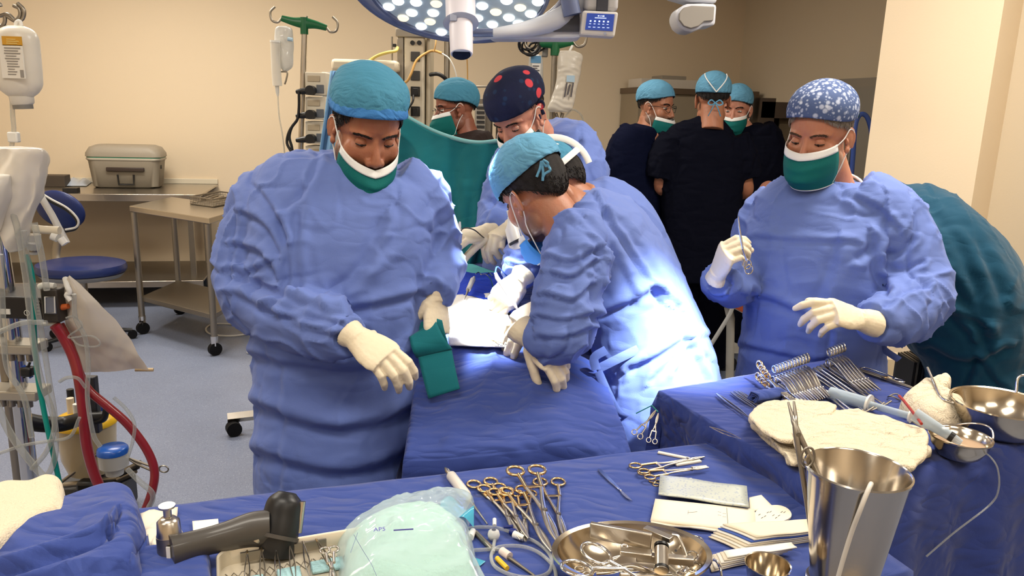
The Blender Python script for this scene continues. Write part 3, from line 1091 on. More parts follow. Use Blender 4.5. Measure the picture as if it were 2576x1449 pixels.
 q.tube([P(1857, 545, 2.03), P(1859, 570, 2.035), P(1868, 625, 2.05)], [.0015, .003, .0035], 8)
 q.build('shaft', CHROME, n)
 q = MB()
 for cc in ((1880, 665), (1884, 678)):
  c0 = P(*cc, 2.06)
  q.tube([c0 + Vector((.011 * math.cos(a), .002, .013 * math.sin(a))) for a in np.linspace(0, 2 * PI, 14, endpoint=False)], .002, 6, closed=True)
 q.tube([P(1868, 625, 2.05), P(1878, 655, 2.06)], .003, 6)
 q.build('finger_rings', CHROME, n)
def surgeon_bent():
 hip = P(1650, 900, 2.12)
 t = thing('person', 'surgeon bending over the patient with his back to us, pale blue cap tied behind', 'person', (hip.x, hip.y, 0))
 M = head_m(P(1344, 484, 2.14), (-.54, .68, -.50), (-.42, .10, .90), 1.06)
 nb = P(1432, 535, 2.17)
 body(t, M, [([hip, P(1570, 740, 2.13), P(1500, 610, 2.15), nb, P(1395, 510, 2.155), M @ Vector((0, -.045, -.045))], [.14, .14, .14, .075, .066, .062]),
    ([P(1450, 600, 2.0), P(1425, 720, 1.92), P(1415, 845, 1.87), P(1330, 850, 1.9)], [.055, .055, .046, .022]),
    ([P(1440, 600, 2.3), P(1410, 740, 2.25), P(1376, 765, 2.06)], [.055, .046, .022])] + legs_loft(hip, lat=Vector((.35, .94, 0))),
         skin_mat('olive skin', (172, 122, 94), (96, 80, 70)), .75)
 hair(t, M, HAIRD, back=-.85, side=-.12, front=.5, off=.006)
 brows(t, M, HAIRD)
 c = cap(t, M, CAPL, front=-.10, back=.22, side=.06, puff=.016, wr=.006, seed=11, off=.012, band=None)
 q = MB()
 b = M @ Vector((-.045, -.105, .052))
 for d in ((0, -.07, .012), (.02, -.05, -.004)):
  pass
 for pts in ([(1378, 415), (1384, 428), (1372, 436), (1366, 445)], [(1362, 405), (1358, 425), (1350, 445)], [(1362, 405), (1366, 430), (1365, 455)],
    [(1362, 405), (1374, 418), (1378, 410), (1366, 402)]):
  q.tube(catmull([P(x, y, 2.035) for x, y in pts], 5), .0034, 8, sq=(1, .8))
 q.build('tie', CAPL, c)
 mask(t, M, MASKB, top=-.075, bottom=-.15, drop=.02)
 lines = [([(1500, 500), (1560, 600), (1640, 720), (1720, 850), (1780, 960)], 9, .010), ([(1560, 560), (1620, 640), (1680, 740), (1740, 880)], 12, .006),
             ([(1480, 560), (1540, 640), (1590, 740)], 14, .009), ([(1520, 790), (1580, 770), (1640, 740), (1670, 760)], 16, .016), ([(1640, 725), (1670, 745), (1700, 775)], 9, .010),
             ([(1640, 960), (1700, 900), (1770, 850)], 12, .008), ([(1700, 940), (1740, 880), (1780, 900)], 9, .007), ([(1590, 930), (1650, 905), (1720, 860)], 14, .014),
             ([(1380, 650), (1440, 660), (1500, 630)], 9, .009), ([(1380, 690), (1440, 700), (1500, 660)], 9, .010), ([(1375, 745), (1440, 760), (1490, 720)], 9, .011),
             ([(1360, 800), (1420, 810), (1490, 790)], 9, .010), ([(1370, 850), (1430, 850), (1480, 830)], 9, .008), ([(1440, 560), (1480, 590), (1510, 640)], 12, .008),
             ([(1510, 640), (1500, 720), (1490, 800)], 10, .010)]
 garment(t, 'surgical_gown', GOWN,
   [(P(1424, 528, 2.17), .075, .075), (P(1444, 548, 2.17), .12, .09), (P(1470, 565, 2.16), .175, .115), (P(1508, 605, 2.15), .205, .140), (P(1560, 690, 2.14), .21, .150),
             (P(1605, 780, 2.13), .20, .152), (P(1640, 880, 2.12), .21, .160), (P(1662, 980, 2.11), .225, .168), (P(1672, 1080, 2.1), .235, .172), (Vector((hip.x + .04, hip.y, .35)), .25, .19)],
   (.35, .94, 0),
   [[(P(1465, 580, 2.03), .085), (P(1445, 650, 1.95), .083), (P(1428, 740, 1.9), .080), (P(1415, 830, 1.87), .074), (P(1388, 855, 1.875), .064), (P(1358, 850, 1.89), .052), (P(1342, 848, 1.9), .042)],
             [(P(1470, 600, 2.3), .085), (P(1440, 680, 2.28), .08), (P(1420, 745, 2.2), .07), (P(1390, 760, 2.1), .050)]],
   .0065, .013, 15, lines, 8., .045)
 q = MB()
 for pts in ([(1500, 930, 1.93), (1560, 900, 1.92), (1640, 862, 1.93)], [(1505, 935, 1.92), (1530, 990, 1.91), (1560, 1040, 1.92), (1625, 1062, 1.94)],
    [(1500, 930, 1.92), (1495, 900, 1.92), (1525, 880, 1.92)]):
  q.tube(catmull([P(*p) for p in pts], 5), .012, 8, sq=(1, .2))
 q.build('waist_tie', GOWN, t)
 glove(t, P(1336, 852, 1.905), P(1400, 915, 1.84) - P(1320, 840, 1.9), Vector((-.1, -.55, .8)), 1,
          ((.55, .6, .4), (.6, .7, .4), (.65, .75, .4), (.65, .75, .4)), thumb=(.5, .5, .3, .2), spread=.1, cuff=.05, s=1.0, fat=1.05, cr=.040)
 glove(t, P(1378, 766, 2.05), P(1296, 830, 2.0) - P(1378, 766, 2.05), Vector((.1, -.45, .88)), -1,
          ((.35, .45, .3), (.4, .5, .3), (.45, .5, .3), (.5, .55, .3)), thumb=(.5, .5, .2, .2), spread=.08, cuff=.05, s=1.08, fat=1.1, cr=.040)
 trousers(t, hip, Vector((.35, .94, 0)))
 shoes(t, (hip.x, hip.y), PI / 2)
def surgeon_lamp():
 hip = P(1600, 900, 2.62)
 t = thing('person', 'surgeon with white headlamp band leaning in behind the bending surgeon', 'person', (hip.x, hip.y, 0))
 M = head_m(P(1398, 474, 2.48), (-.70, -.1, -.62), (-.45, .1, .86), 1.0)
 body(t, M, [([hip, P(1560, 740, 2.6), P(1510, 620, 2.58), P(1470, 540, 2.54), M @ Vector((0, -.045, -.06))], [.14, .14, .14, .075, .062]),
    ([P(1430, 590, 2.5), P(1350, 640, 2.42), P(1306, 700, 2.3)], [.055, .046, .022])] + legs_loft(hip),
         skin_mat('olive skin', (172, 122, 94), (96, 80, 70)), .6)
 hair(t, M, HAIRD, back=-.95, side=-.2, front=.5, off=.007)
 cap(t, M, CAPB, front=.12, back=.18, side=.1, puff=.012, wr=.005, seed=21)
 mask(t, M, MASKB)
 hl = MB()
 pts = [M @ Vector((-.02 + .0 * a, -.012 + .126 * math.cos(a), .036 + .122 * math.sin(a))) for a in np.linspace(-.15, PI + .35, 26)]
 hl.tube(pts, .011, 10, sq=(1., .22))
 pts = [M @ Vector((.098 * math.cos(a), -.012 + .122 * math.sin(a), .050)) for a in np.linspace(0, 2 * PI, 36, endpoint=False)]
 hl.tube(pts, .010, 8, closed=True, sq=(1, .25))
 h = hl.build('headlamp_band', WHITEP, t)
 q = MB()
 q.box(M @ Vector((-.02, -.06, .166)), (.04, .03, .02), M.to_3x3().normalized())
 q.build('lamp_clip', BLACK, h, bevel=.003)
 q = MB()
 q.tube(catmull([P(1335, 395, 2.4), P(1365, 368, 2.42), P(1400, 362, 2.45), P(1435, 385, 2.5), P(1450, 425, 2.52), P(1452, 470, 2.54)], 6), .0028, 8)
 q.build('lamp_cable', WHITEP, h)
 garment(t, 'surgical_gown', GOWN,
   [(P(1446, 500, 2.55), .072, .07), (P(1462, 520, 2.56), .12, .09), (P(1490, 545, 2.57), .185, .115), (P(1525, 600, 2.58), .22, .14), (P(1575, 700, 2.6), .215, .15),
             (P(1605, 800, 2.61), .21, .155), (P(1620, 920, 2.62), .22, .16), (Vector((hip.x + .03, hip.y, .6)), .235, .18), (Vector((hip.x + .03, hip.y, .3)), .25, .19)],
   (.75, .66, 0),
   [[(P(1450, 570, 2.5), .09), (P(1400, 590, 2.46), .09), (P(1345, 625, 2.42), .082), (P(1322, 660, 2.38), .070), (P(1306, 690, 2.32), .058), (P(1302, 702, 2.3), .046)],
             [(P(1520, 600, 2.7), .09), (P(1470, 680, 2.72), .085), (P(1400, 730, 2.6), .06)]],
   .007, .012, 25, [([(1280, 640), (1310, 650), (1345, 640)], 8, .01), ([(1285, 665), (1310, 675), (1345, 670)], 8, .01)], 8., .045)
 glove(t, P(1306, 702, 2.28), P(1270, 745, 2.24) - P(1306, 702, 2.28), Vector((.35, -.7, .6)), -1,
          ((.5, .7, .4), (.8, .9, .5), (.9, 1., .6), (.95, 1.05, .6)), thumb=(.3, .7, .3, .3), spread=.05, cuff=.03, s=1.02, fat=1.06, cr=.038)
 trousers(t, hip, Vector((.35, .94, 0)))
 shoes(t, (hip.x, hip.y), PI / 2)
 n = thing('cautery_pencil', 'white cautery pencil slanting down from the glove beside the bright gauze', 'surgical pencil', P(1300, 775, 2.2))
 q = MB()
 q.tube([P(1246, 686, 2.2), P(1250, 698, 2.2), P(1290, 758, 2.18)], [.004, .0062, .0058], 10)
 q.build('barrel', WHITEP, n)
 q = MB().tube([P(1290, 758, 2.18), P(1298, 772, 2.175), P(1302, 779, 2.17)], [.0058, .0042, .001], 10)
 q.build('tip', mat('pale nib', (236, 214, 204), .4), n)
 q = MB().tube(catmull([P(1246, 686, 2.2), P(1250, 672, 2.22), P(1262, 680, 2.26), P(1290, 720, 2.36), P(1300, 790, 2.4)], 6), .002, 6)
 q.build('cord', BLUEP, n)
def surgeon_dark_cap():
 base = P(1330, 800, 2.85)
 t = thing('person', 'surgeon in blue gown and dark patterned cap standing by the green drape, looking down', 'person', (base.x, base.y, 0))
 M = head_m(P(1306, 292, 2.75), (-.50, -.62, -.60), (-.02, .1, 1), 1.05)
 body(t, M, [([P(1330, 760, 2.87), P(1350, 600, 2.87), P(1375, 450, 2.88), P(1368, 372, 2.86), M @ Vector((0, -.03, -.06))], [.14, .14, .14, .07, .062]),
    ([P(1290, 430, 2.82), P(1265, 520, 2.74), P(1240, 565, 2.64)], [.055, .046, .022]),
    ([P(1450, 440, 2.9), P(1440, 560, 2.8), P(1340, 580, 2.68)], [.055, .046, .022])] + legs_loft(P(1330, 760, 2.87)),
         skin_mat('pinkish skin', (190, 138, 116)), .3)
 hair(t, M, HAIRD, back=-.4, side=.0, front=.5)
 brows(t, M, HAIRD)
 capm = mat('dark patterned cap cloth', (24, 28, 52), .85, bump=(300, .1), spots=[(30, .2, .3, (28, 46, 74)), (14, .22, .25, (186, 62, 70))])
 c = cap(t, M, capm, front=.14, back=-.2, side=.05, puff=.022, wr=.005, seed=31, off=.012)
 q = MB()
 for pts in ([(1345, 262), (1362, 255), (1366, 268), (1350, 272)], [(1345, 262), (1360, 272), (1368, 288)], [(1345, 262), (1352, 280), (1358, 300)]):
  q.tube(catmull([P(x, y, 2.7) for x, y in pts], 5), .006, 8, sq=(1, .4))
 q.build('tie', capm, c)
 mask(t, M, top=-.03)
 garment(t, 'surgical_gown', GOWN,
   [(P(1372, 318, 2.88), .070, .066), (P(1380, 334, 2.885), .12, .085), (P(1392, 362, 2.89), .18, .11), (P(1392, 425, 2.89), .218, .14), (P(1368, 540, 2.87), .215, .16),
             (P(1345, 660, 2.86), .2, .165), (P(1332, 780, 2.85), .2, .165), (Vector((base.x, base.y, .7)), .22, .17), (Vector((base.x, base.y, .3)), .24, .19)],
   (.80, -.58, 0),
   [[(P(1310, 395, 2.85), .085), (P(1280, 460, 2.8), .085), (P(1255, 545, 2.72), .078), (P(1240, 580, 2.64), .066), (P(1226, 588, 2.6), .048)],
             [(P(1455, 395, 2.86), .09), (P(1472, 480, 2.85), .09), (P(1430, 580, 2.78), .08), (P(1320, 585, 2.66), .06), (P(1296, 582, 2.63), .046)]],
   .008, .012, 35, [([(1460, 360), (1450, 420), (1470, 500)], 10, .008), ([(1250, 500), (1225, 540), (1210, 570)], 8, .008)], 8., .15)
 glove(t, P(1218, 586, 2.575), P(1150, 600, 2.5) - P(1218, 586, 2.575), Vector((-.1, -.45, .9)), -1,
          ((.45, .8, .4), (.75, 1., .5), (.95, 1.1, .6), (1.0, 1.1, .6)), thumb=(.12, .55, .35, .3), spread=.06, cuff=.04, s=1.05, fat=1.06, cr=.036)
 glove(t, P(1288, 568, 2.61), P(1255, 590, 2.55) - P(1292, 565, 2.61), Vector((-.55, -.6, .55)), 1,
          PINCH, thumb=(.4, .6, .3, .3), spread=.04, cuff=.03, s=1.08, fat=1.06, cr=.036)
 trousers(t, base)
 shoes(t, (base.x, base.y), PI)
 n = thing('white_pen', 'white pen held upright in the glove in front of the green drape', 'surgical pencil', P(1155, 597, 2.47))
 MB().tube([P(1157, 558, 2.48), P(1156, 568, 2.48), P(1154, 596, 2.47)], [.003, .0055, .0055], 10).build('barrel', WHITEP, n)
 MB().tube(catmull([P(1154, 596, 2.47), P(1165, 575, 2.46), P(1190, 577, 2.46), P(1210, 592, 2.5), P(1225, 605, 2.56)], 6), .0022, 6).build('cord', BLACK, n)
 n = thing('suction_device', 'white handheld device with a black stripe held below the mask strings', 'surgical device', P(1292, 640, 2.36))
 q = MB().tube([P(1282, 546, 2.38), P(1283, 560, 2.38), P(1287, 575, 2.375), P(1300, 628, 2.36)], [.006, .008, .021, .022], 16)
 q.build('barrel', WHITEP, n)
 MB().tube([P(1296, 606, 2.362), P(1299, 612, 2.36)], .0228, 16).build('stripe', BLACK, n)
 MB().tube([P(1277, 530, 2.38), P(1282, 548, 2.38)], .004, 8).build('nozzle', WHITEP, n)
def person_teal():
 base = P(2470, 900, 2.62)
 t = thing('person', 'person in dark teal gown at far right, bending away behind the bowls', 'person', (base.x, base.y, 0))
 M = head_m(P(2130, 640, 2.95), (-.75, .3, -.6), (-.5, .2, .85), 1.0)
 body(t, M, [([P(2480, 850, 2.62), P(2420, 680, 2.63), P(2330, 620, 2.7), P(2250, 610, 2.8), M @ Vector((0, -.03, -.05))], [.12, .12, .11, .07, .055])] + legs_loft(P(2480, 860, 2.62)),
         skin_mat('tan skin', (160, 108, 80)), .0)
 hair(t, M, HAIRD)
 cap(t, M, CAPB, seed=41)
 mask(t, M)
 TG = mat('dark teal gown', (6, 62, 86), .75, bump=(400, .1), crease=(6, .4), sheen=.15)
 lines = [([(2280, 480), (2380, 560), (2440, 680), (2470, 800)], 22, .012), ([(2350, 500), (2450, 600), (2520, 740)], 20, .012), ([(2300, 640), (2400, 720), (2480, 860)], 18, .012),
             ([(2250, 720), (2340, 760), (2430, 840)], 18, .012), ([(2340, 880), (2400, 910), (2460, 912), (2530, 880)], 14, .012), ([(2455, 905), (2430, 960), (2420, 1000)], 12, .010),
             ([(2460, 905), (2500, 960), (2530, 990)], 12, .010), ([(2330, 800), (2400, 790), (2480, 830)], 12, .010)]
 garment(t, 'surgical_gown', TG,
   [(P(2195, 500, 2.72), .08, .07), (P(2225, 525, 2.71), .16, .10), (P(2275, 570, 2.69), .215, .155), (P(2340, 640, 2.66), .235, .195), (P(2405, 730, 2.64), .25, .215),
             (P(2445, 820, 2.63), .25, .205), (P(2460, 900, 2.62), .235, .17), (P(2470, 1000, 2.62), .24, .18), (Vector((base.x, base.y, .6)), .26, .2), (Vector((base.x, base.y, .28)), .27, .21)],
   (.55, .83, 0),
   [[(P(2290, 560, 2.55), .09), (P(2260, 680, 2.52), .09), (P(2270, 790, 2.55), .08), (P(2250, 830, 2.6), .06)]],
   .0085, .012, 45, lines, 7., .12)
 trousers(t, base)
 shoes(t, (base.x, base.y), PI / 2)
def scrubs(label, headc, f, up, spine, lat, arms, bare, m, neckpt, capm, seed, mk=None, gl=False, ties=False, sc=1., base=None, skin=None, beard=.8, vneck=None, capkw={}):
 t = thing('person', label, 'person', (base.x, base.y, 0))
 M = head_m(headc, f, up, sc)
 spine = [(p, a * sc, b * sc) for p, a, b in spine]
 arms = [[(p, r * sc) for p, r in a] for a in arms]
 sk = skin or skin_mat('olive skin', (172, 122, 94), (96, 80, 70))
 hipc = Vector((base.x, base.y, .92))
 chest = Vector((spine[3][0].x, spine[3][0].y, spine[3][0].z))
 body(t, M, [([hipc, chest, spine[2][0], neckpt, M @ Vector((0, -.035, -.06))], [.11 * sc, .10 * sc, .07 * sc, .056 * sc, .056 * sc])] + bare, sk, beard, .009, 'open')
 hair(t, M, HAIRD, back=-.55, side=-.1)
 brows(t, M, HAIRD)
 cap(t, M, capm, seed=seed, ties=ties, **capkw)
 if mk is not None:
  mask(t, M, **mk)
 if gl:
  glasses(t, M, BLACK)
 garment(t, 'scrub_top', m, spine, lat, arms, .009, .010, seed, (), 7., .10)
 q = MB()
 lv = Vector(lat).normalized()
 hz = spine[-1][0].z
 for s in (-1, 1):
  h = Vector((base.x, base.y, hz + .12)) + lv * (s * .085)
  k = Vector((base.x, base.y, .05)) + lv * (s * .11)
  q.tube(catmull([h, h * .5 + k * .5, k], 6), interp([.115, .095, .085], 6), 20)
 V, N, Fc = remesh(q, .012, 3)
 V = V + N * (.010 * (crumple(V, 7, seed) - .3))[:, None]
 mkobj('trousers', V.tolist(), Fc, m, t, True, auto=False)
 shoes(t, (base.x, base.y), math.atan2(-f[0], f[1]), mat('dark clog', (30, 30, 34), .5))
 if vneck:
  collar_v = MB()
  pts, n = vneck
  collar_v.tube(catmull(pts, 6), .007, 8)
  collar_v.build('neckline', m, t)
 return t, M
def background_people():
 Y = 4.9
 b = P(1605, 600, Y)
 sp = [(P(1632, 318, Y), .075, .07), (P(1628, 330, Y), .13, .09), (P(1620, 350, Y), .19, .11), (P(1612, 400, Y), .215, .13), (P(1606, 500, Y), .2, .135), (P(1604, 620, Y), .2, .14), (Vector((b.x, b.y, .78)), .205, .145)]
 t, M = scrubs('man with glasses in navy scrubs by the steel cabinet, green mask on his chin', P(1652, 268, Y), (.78, -.60, -.12), (0, 0, 1), sp, (.83, .55, 0),
                  [[(P(1575, 352, Y - .02), .075), (P(1556, 395, Y - .05), .08), (P(1546, 436, Y - .06), .076)], [(P(1665, 355, Y + .1), .075), (P(1690, 410, Y + .08), .078), (P(1700, 440, Y), .072)]],
                  [([P(1575, 355, Y), P(1550, 430, Y - .06), P(1556, 500, Y - .12), P(1600, 560, Y - .2)], [.055, .05, .042, .032]), ([P(1665, 355, Y + .1), P(1695, 430, Y), P(1690, 500, Y - .1)], [.055, .046, .036])],
                  SCRUB, P(1634, 322, Y), CAPL, 51, sc=1.13, mk=dict(drop=.03, top=-.03), gl=True, base=b, capkw=dict(front=.36, back=-.25, puff=.012))
 q = MB()
 A = [P(1612, 318, Y - .07), P(1656, 325, Y - .07), P(1668, 382, Y - .145)]
 q.add([A[0], A[1], A[2], A[0] + Vector((0, .05, 0)), A[1] + Vector((0, .05, 0)), A[2] + Vector((0, .05, 0))], [(0, 1, 2), (3, 5, 4), (0, 3, 4, 1), (1, 4, 5, 2), (2, 5, 3, 0)])
 q.build('neck_skin', skin_mat('olive skin', (172, 122, 94), (96, 80, 70)), t, smooth=False)
 q = MB().tube([A[0] + Vector((0, -.004, 0)), A[2] + Vector((0, -.006, 0)), A[1] + Vector((0, -.004, 0))], .007, 8)
 q.build('neckline', SCRUB, t)
 Y = 4.75
 b = P(1765, 700, Y)
 sp = [(P(1787, 296, Y), .066, .064), (P(1783, 316, Y), .12, .08), (P(1775, 345, Y), .195, .11), (P(1768, 400, Y), .218, .13), (P(1764, 500, Y), .205, .14), (P(1762, 620, Y), .2, .14), (P(1762, 700, Y), .21, .145)]
 scrubs('man in black scrubs standing with his back to us, pale cap tied behind', P(1792, 252, Y), (.12, .98, -.12), (0, 0, 1), sp, (1, -.08, 0),
           [[(P(1700, 345, Y), .08), (P(1676, 395, Y), .088), (P(1664, 448, Y), .085)], [(P(1845, 345, Y), .08), (P(1866, 400, Y), .085), (P(1872, 450, Y), .08)]],
           [([P(1700, 350, Y), P(1668, 445, Y), P(1672, 478, Y + .05), P(1740, 470, Y + .25)], [.055, .05, .042, .030]), ([P(1845, 350, Y), P(1872, 450, Y), P(1870, 485, Y + .05), P(1800, 480, Y + .25)], [.055, .05, .042, .030])],
           SCRUBB, P(1788, 312, Y), CAPL, 53, sc=1.18, ties=True, base=b, beard=0., capkw=dict(front=.1, back=-.12, side=.0, puff=.012))
 Y = 5.15
 b = P(1895, 600, Y)
 sp = [(P(1872, 318, Y), .075, .07), (P(1876, 332, Y), .13, .09), (P(1884, 352, Y), .185, .11), (P(1890, 410, Y), .21, .13), (P(1892, 520, Y), .2, .135), (P(1894, 620, Y), .2, .14), (Vector((b.x, b.y, .78)), .205, .145)]
 scrubs('man in black scrubs facing us, half hidden behind the man with the tied cap', P(1852, 275, Y), (-.42, -.88, -.15), (0, 0, 1), sp, (.9, -.42, 0),
           [[(P(1930, 350, Y - .05), .08), (P(1945, 400, Y - .06), .08), (P(1945, 440, Y - .08), .075)], [(P(1845, 360, Y), .08), (P(1830, 410, Y), .08), (P(1826, 440, Y), .07)]],
           [([P(1930, 352, Y - .05), P(1945, 440, Y - .08), P(1920, 480, Y - .2)], [.055, .046, .034])],
           SCRUBB, P(1868, 322, Y), CAPL, 55, sc=1.12, mk=dict(drop=.012), base=b, skin=skin_mat('pinkish skin', (190, 138, 116)), beard=.2, capkw=dict(front=.3, back=-.35, puff=.014))
 Y = 3.9
 b = P(1175, 600, Y)
 sp = [(P(1172, 332, Y), .072, .07), (P(1174, 342, Y), .13, .09), (P(1178, 358, Y), .185, .11), (P(1180, 410, Y), .21, .13), (P(1180, 520, Y), .2, .14), (P(1180, 640, Y), .2, .14), (Vector((b.x, b.y, .78)), .205, .145)]
 scrubs('person in profile behind the green drape, blue cap, glasses and green mask', P(1143, 272, Y), (-.93, -.30, -.18), (-.05, 0, 1), sp, (.35, .93, 0),
           [[(P(1160, 362, Y - .18), .08), (P(1150, 420, Y - .2), .08), (P(1140, 460, Y - .2), .075)]],
           [([P(1160, 365, Y - .18), P(1142, 455, Y - .2), P(1110, 500, Y - .2)], [.055, .046, .034])],
           mat('brown black scrubs', (44, 34, 32), .85), P(1168, 328, Y), CAPB, 57, mk=dict(), gl=True, base=b, skin=skin_mat('brown skin', (136, 86, 66)), beard=.3, capkw=dict(front=.3, back=-.5, side=-.02, puff=.014))
surgeon_left()
surgeon_right()
surgeon_bent()
surgeon_lamp()
surgeon_dark_cap()
person_teal()
background_people()
ZF, ZU = .90, .955
FB = [Vector((-1.25, 1.04, ZF)), Vector((.50, 1.612, ZF)), Vector((.66, 1.12, ZF)), Vector((-1.09, .55, ZF))]
UP = [PZ(1657, 984, ZU), PZ(2108, 902, ZU), PZ(2620, 1100, ZU), PZ(2076, 1236, ZU)]
_d = (UP[1] - UP[0] + UP[2] - UP[3]).normalized()
def drape(name, quad, z, drop, m, parent, seed=1, flare=.05, fold=.03, wr=.003, nu=90, nv=70, lean=(0, 0, 0, 0), rad=.02, top=None):
 """cloth over a table: quad = back left, back right, front right, front left"""
 a, b, c, d = quad
 lu = (b - a).length
 lv = (d - a).length
 U = sorted(set([-drop * (1 - k / 16) for k in range(17)] + [lu * k / nu for k in range(nu + 1)] + [lu + drop * k / 16 for k in range(17)]))
 W = sorted(set([-drop * (1 - k / 16) for k in range(17)] + [lv * k / nv for k in range(nv + 1)] + [lv + drop * k / 16 for k in range(17)]))
 eu = (b - a).normalized()
 ev = (d - a).normalized()
 pts = []
 for w_ in W:
  for u_ in U:
   cu, cw = min(max(u_, 0), lu), min(max(w_, 0), lv)
   p = a * (1 - cu / lu) * (1 - cw / lv) + b * (cu / lu) * (1 - cw / lv) + c * (cu / lu) * (cw / lv) + d * (1 - cu / lu) * (cw / lv)
   ex, ey = u_ - cu, w_ - cw
   e = max(abs(ex), abs(ey))
   out = Vector((0, 0, 0))
   if e > 0:
    out = (eu * ex + ev * ey).normalized()
    k = e / drop
    rr = rad * (1 - math.exp(-e / rad))
    ph = (cu * 9 if abs(ey) > abs(ex) else cw * 9) + seed
    sidx = (3 if ex < 0 else 1) if abs(ex) > abs(ey) else (0 if ey < 0 else 2)
    off = rr + flare * k + fold * k ** .7 * (math.sin(ph * 2.1) + .6 * math.sin(ph * 4.7 + 1)) - lean[sidx] * min(1, e / .08)
    p = p + out * off
    p.z = z - max(0, e - rr * .4)
    if min(abs(ex), abs(ey)) > 0:
     p = p + out * .03 * k
   elif top:
    p.z = z + top(p.x, p.y)
   pts.append(p)
 nU, nW = len(U), len(W)
 fs = [(j * nU + i, j * nU + i + 1, (j + 1) * nU + i + 1, (j + 1) * nU + i) for j in range(nW - 1) for i in range(nU - 1)]
 A = np.array([tuple(p) for p in pts])
 A[:, 2] += wr * (crumple(A, 7, seed) - .3) + wr * .5 * (ridge(A * np.array([3, 7, 2.]), seed) ** 4)
 side = A[:, 2] < z - .03
 A[:, 1] -= side * .016 * (crumple(A, 5, seed + 2) - .3)
 A[:, 0] += side * .012 * (crumple(A, 5, seed + 5) - .3)
 o = mkobj(name, A.tolist(), [tuple(reversed(f)) for f in fs], m, parent, True, auto=False)
 return o
def table_frame(t, quad, z, m, inset=.08):
 a, b, c, d = quad
 q = MB()
 ctr = (a + b + c + d) / 4
 vs = [ctr + (p - ctr) * .96 for p in quad]
 q.add([Vector((p.x, p.y, z - .008)) for p in vs] + [Vector((p.x, p.y, z - .035)) for p in vs], [(0, 1, 2, 3), (7, 6, 5, 4), (0, 4, 5, 1), (1, 5, 6, 2), (2, 6, 7, 3), (3, 7, 4, 0)])
 q.build('table_top', m, t, smooth=False)
 for p in quad:
  g = ctr + (p - ctr) * .85
  MB().tube([(g.x, g.y, z - .03), (g.x, g.y, .0)], .018, 12).build('leg', m, t)
t = thing('instrument_table', 'long front table under a royal blue drape, full of instruments', 'table', (-.3, 1.1, 0))
table_frame(t, FB, ZF, STEELD)
drape('table_drape', FB, ZF, .82, DRAPE, t, 3, flare=.04, wr=.004, rad=.012)
t = thing('instrument_table', 'raised table at right under a royal blue drape, holding instrument rows and bowls', 'table', (.7, 1.5, 0))
table_frame(t, UP, ZU, STEELD)
drape('table_drape', UP, ZU, .86, DRAPED, t, 8, flare=.05, fold=.035, wr=.006, rad=.028, lean=(.02, 0, 0, .05))
def hp(X, Y):
 """height of the covered patient"""
 xc = .02 + (Y - 2.2) * -.09
 w = .20 + .06 * min(1, max(0, (Y - 1.9)))
 s = math.exp(-((X - xc) / w) ** 4)
 b = .845 + .135 * min(1, max(0, (Y - 1.62) / .55)) ** .8
 return b - .05 * (1 - s) + .045 * math.exp(-((Y - 2.75) / .35) ** 2) * s + .012 * math.sin(7 * Y + 9 * X) * math.sin(11 * X + 2)
t = thing('operating_table', 'operating table with grey mattress under the patient', 'operating table', (.0, 2.5, 0))
q = MB()
for y0, y1 in ((1.78, 2.2), (2.22, 2.8), (2.82, 3.5)):
 q.box((.02 - (y0 - 2) * .07, (y0 + y1) / 2, .72), (.48, y1 - y0, .06))
q.build('mattress', mat('dark grey mattress', (50, 52, 58), .6), t, bevel=.012)
MB().box((-.03, 2.6, .67), (.5, 1.7, .04)).build('table_frame', STEEL, t, bevel=.004)
MB().box((-.03, 2.7, .34), (.3, .34, .62)).build('column', STEELD, t, bevel=.02)
MB().box((-.03, 2.6, .05), (.5, .9, .1)).build('base', GREYP, t, bevel=.02)
SKP = skin_mat('iodine stained skin', (196, 142, 88))
t = thing('person', 'patient lying on the operating table, covered by blue drapes except small patches of skin', 'person', (.0, 2.4, .75))
bm_ = MB()
for pts, rr in (([(-.09, 3.45, .90), (-.08, 3.2, .89), (-.07, 2.9, .90), (-.05, 2.5, .885), (-.02, 2.25, .87)], [.06, .12, .125, .115, .10]),
    ([(-.06, 2.3, .86), (-.10, 1.95, .83), (-.11, 1.75, .80)], [.075, .055, .045]),
    ([(.04, 2.4, .87), (.12, 2.18, .89), (.175, 2.0, .885), (.20, 1.86, .83), (.20, 1.74, .76)], [.078, .062, .055, .048, .040]),
    ([(-.22, 3.2, .86), (-.27, 2.9, .80), (-.25, 2.6, .78)], [.05, .042, .035]),
    ([(.10, 3.2, .86), (.17, 2.95, .80), (.18, 2.7, .78)], [.05, .042, .035])):
 bm_.tube(catmull(pts, 5), interp(rr, 5), 16)
bm_.ell((-.10, 3.62, .92), (.078, .095, .10))
V, N, Fc = remesh(bm_, .012, 4)
mkobj('body', V.tolist(), Fc, SKP, t, True, auto=False, tint=[0.] * len(V))
t = thing('surgical_drape', 'royal blue drape over the patient, falling towards the front table', 'drape', (.0, 2.2, .9))
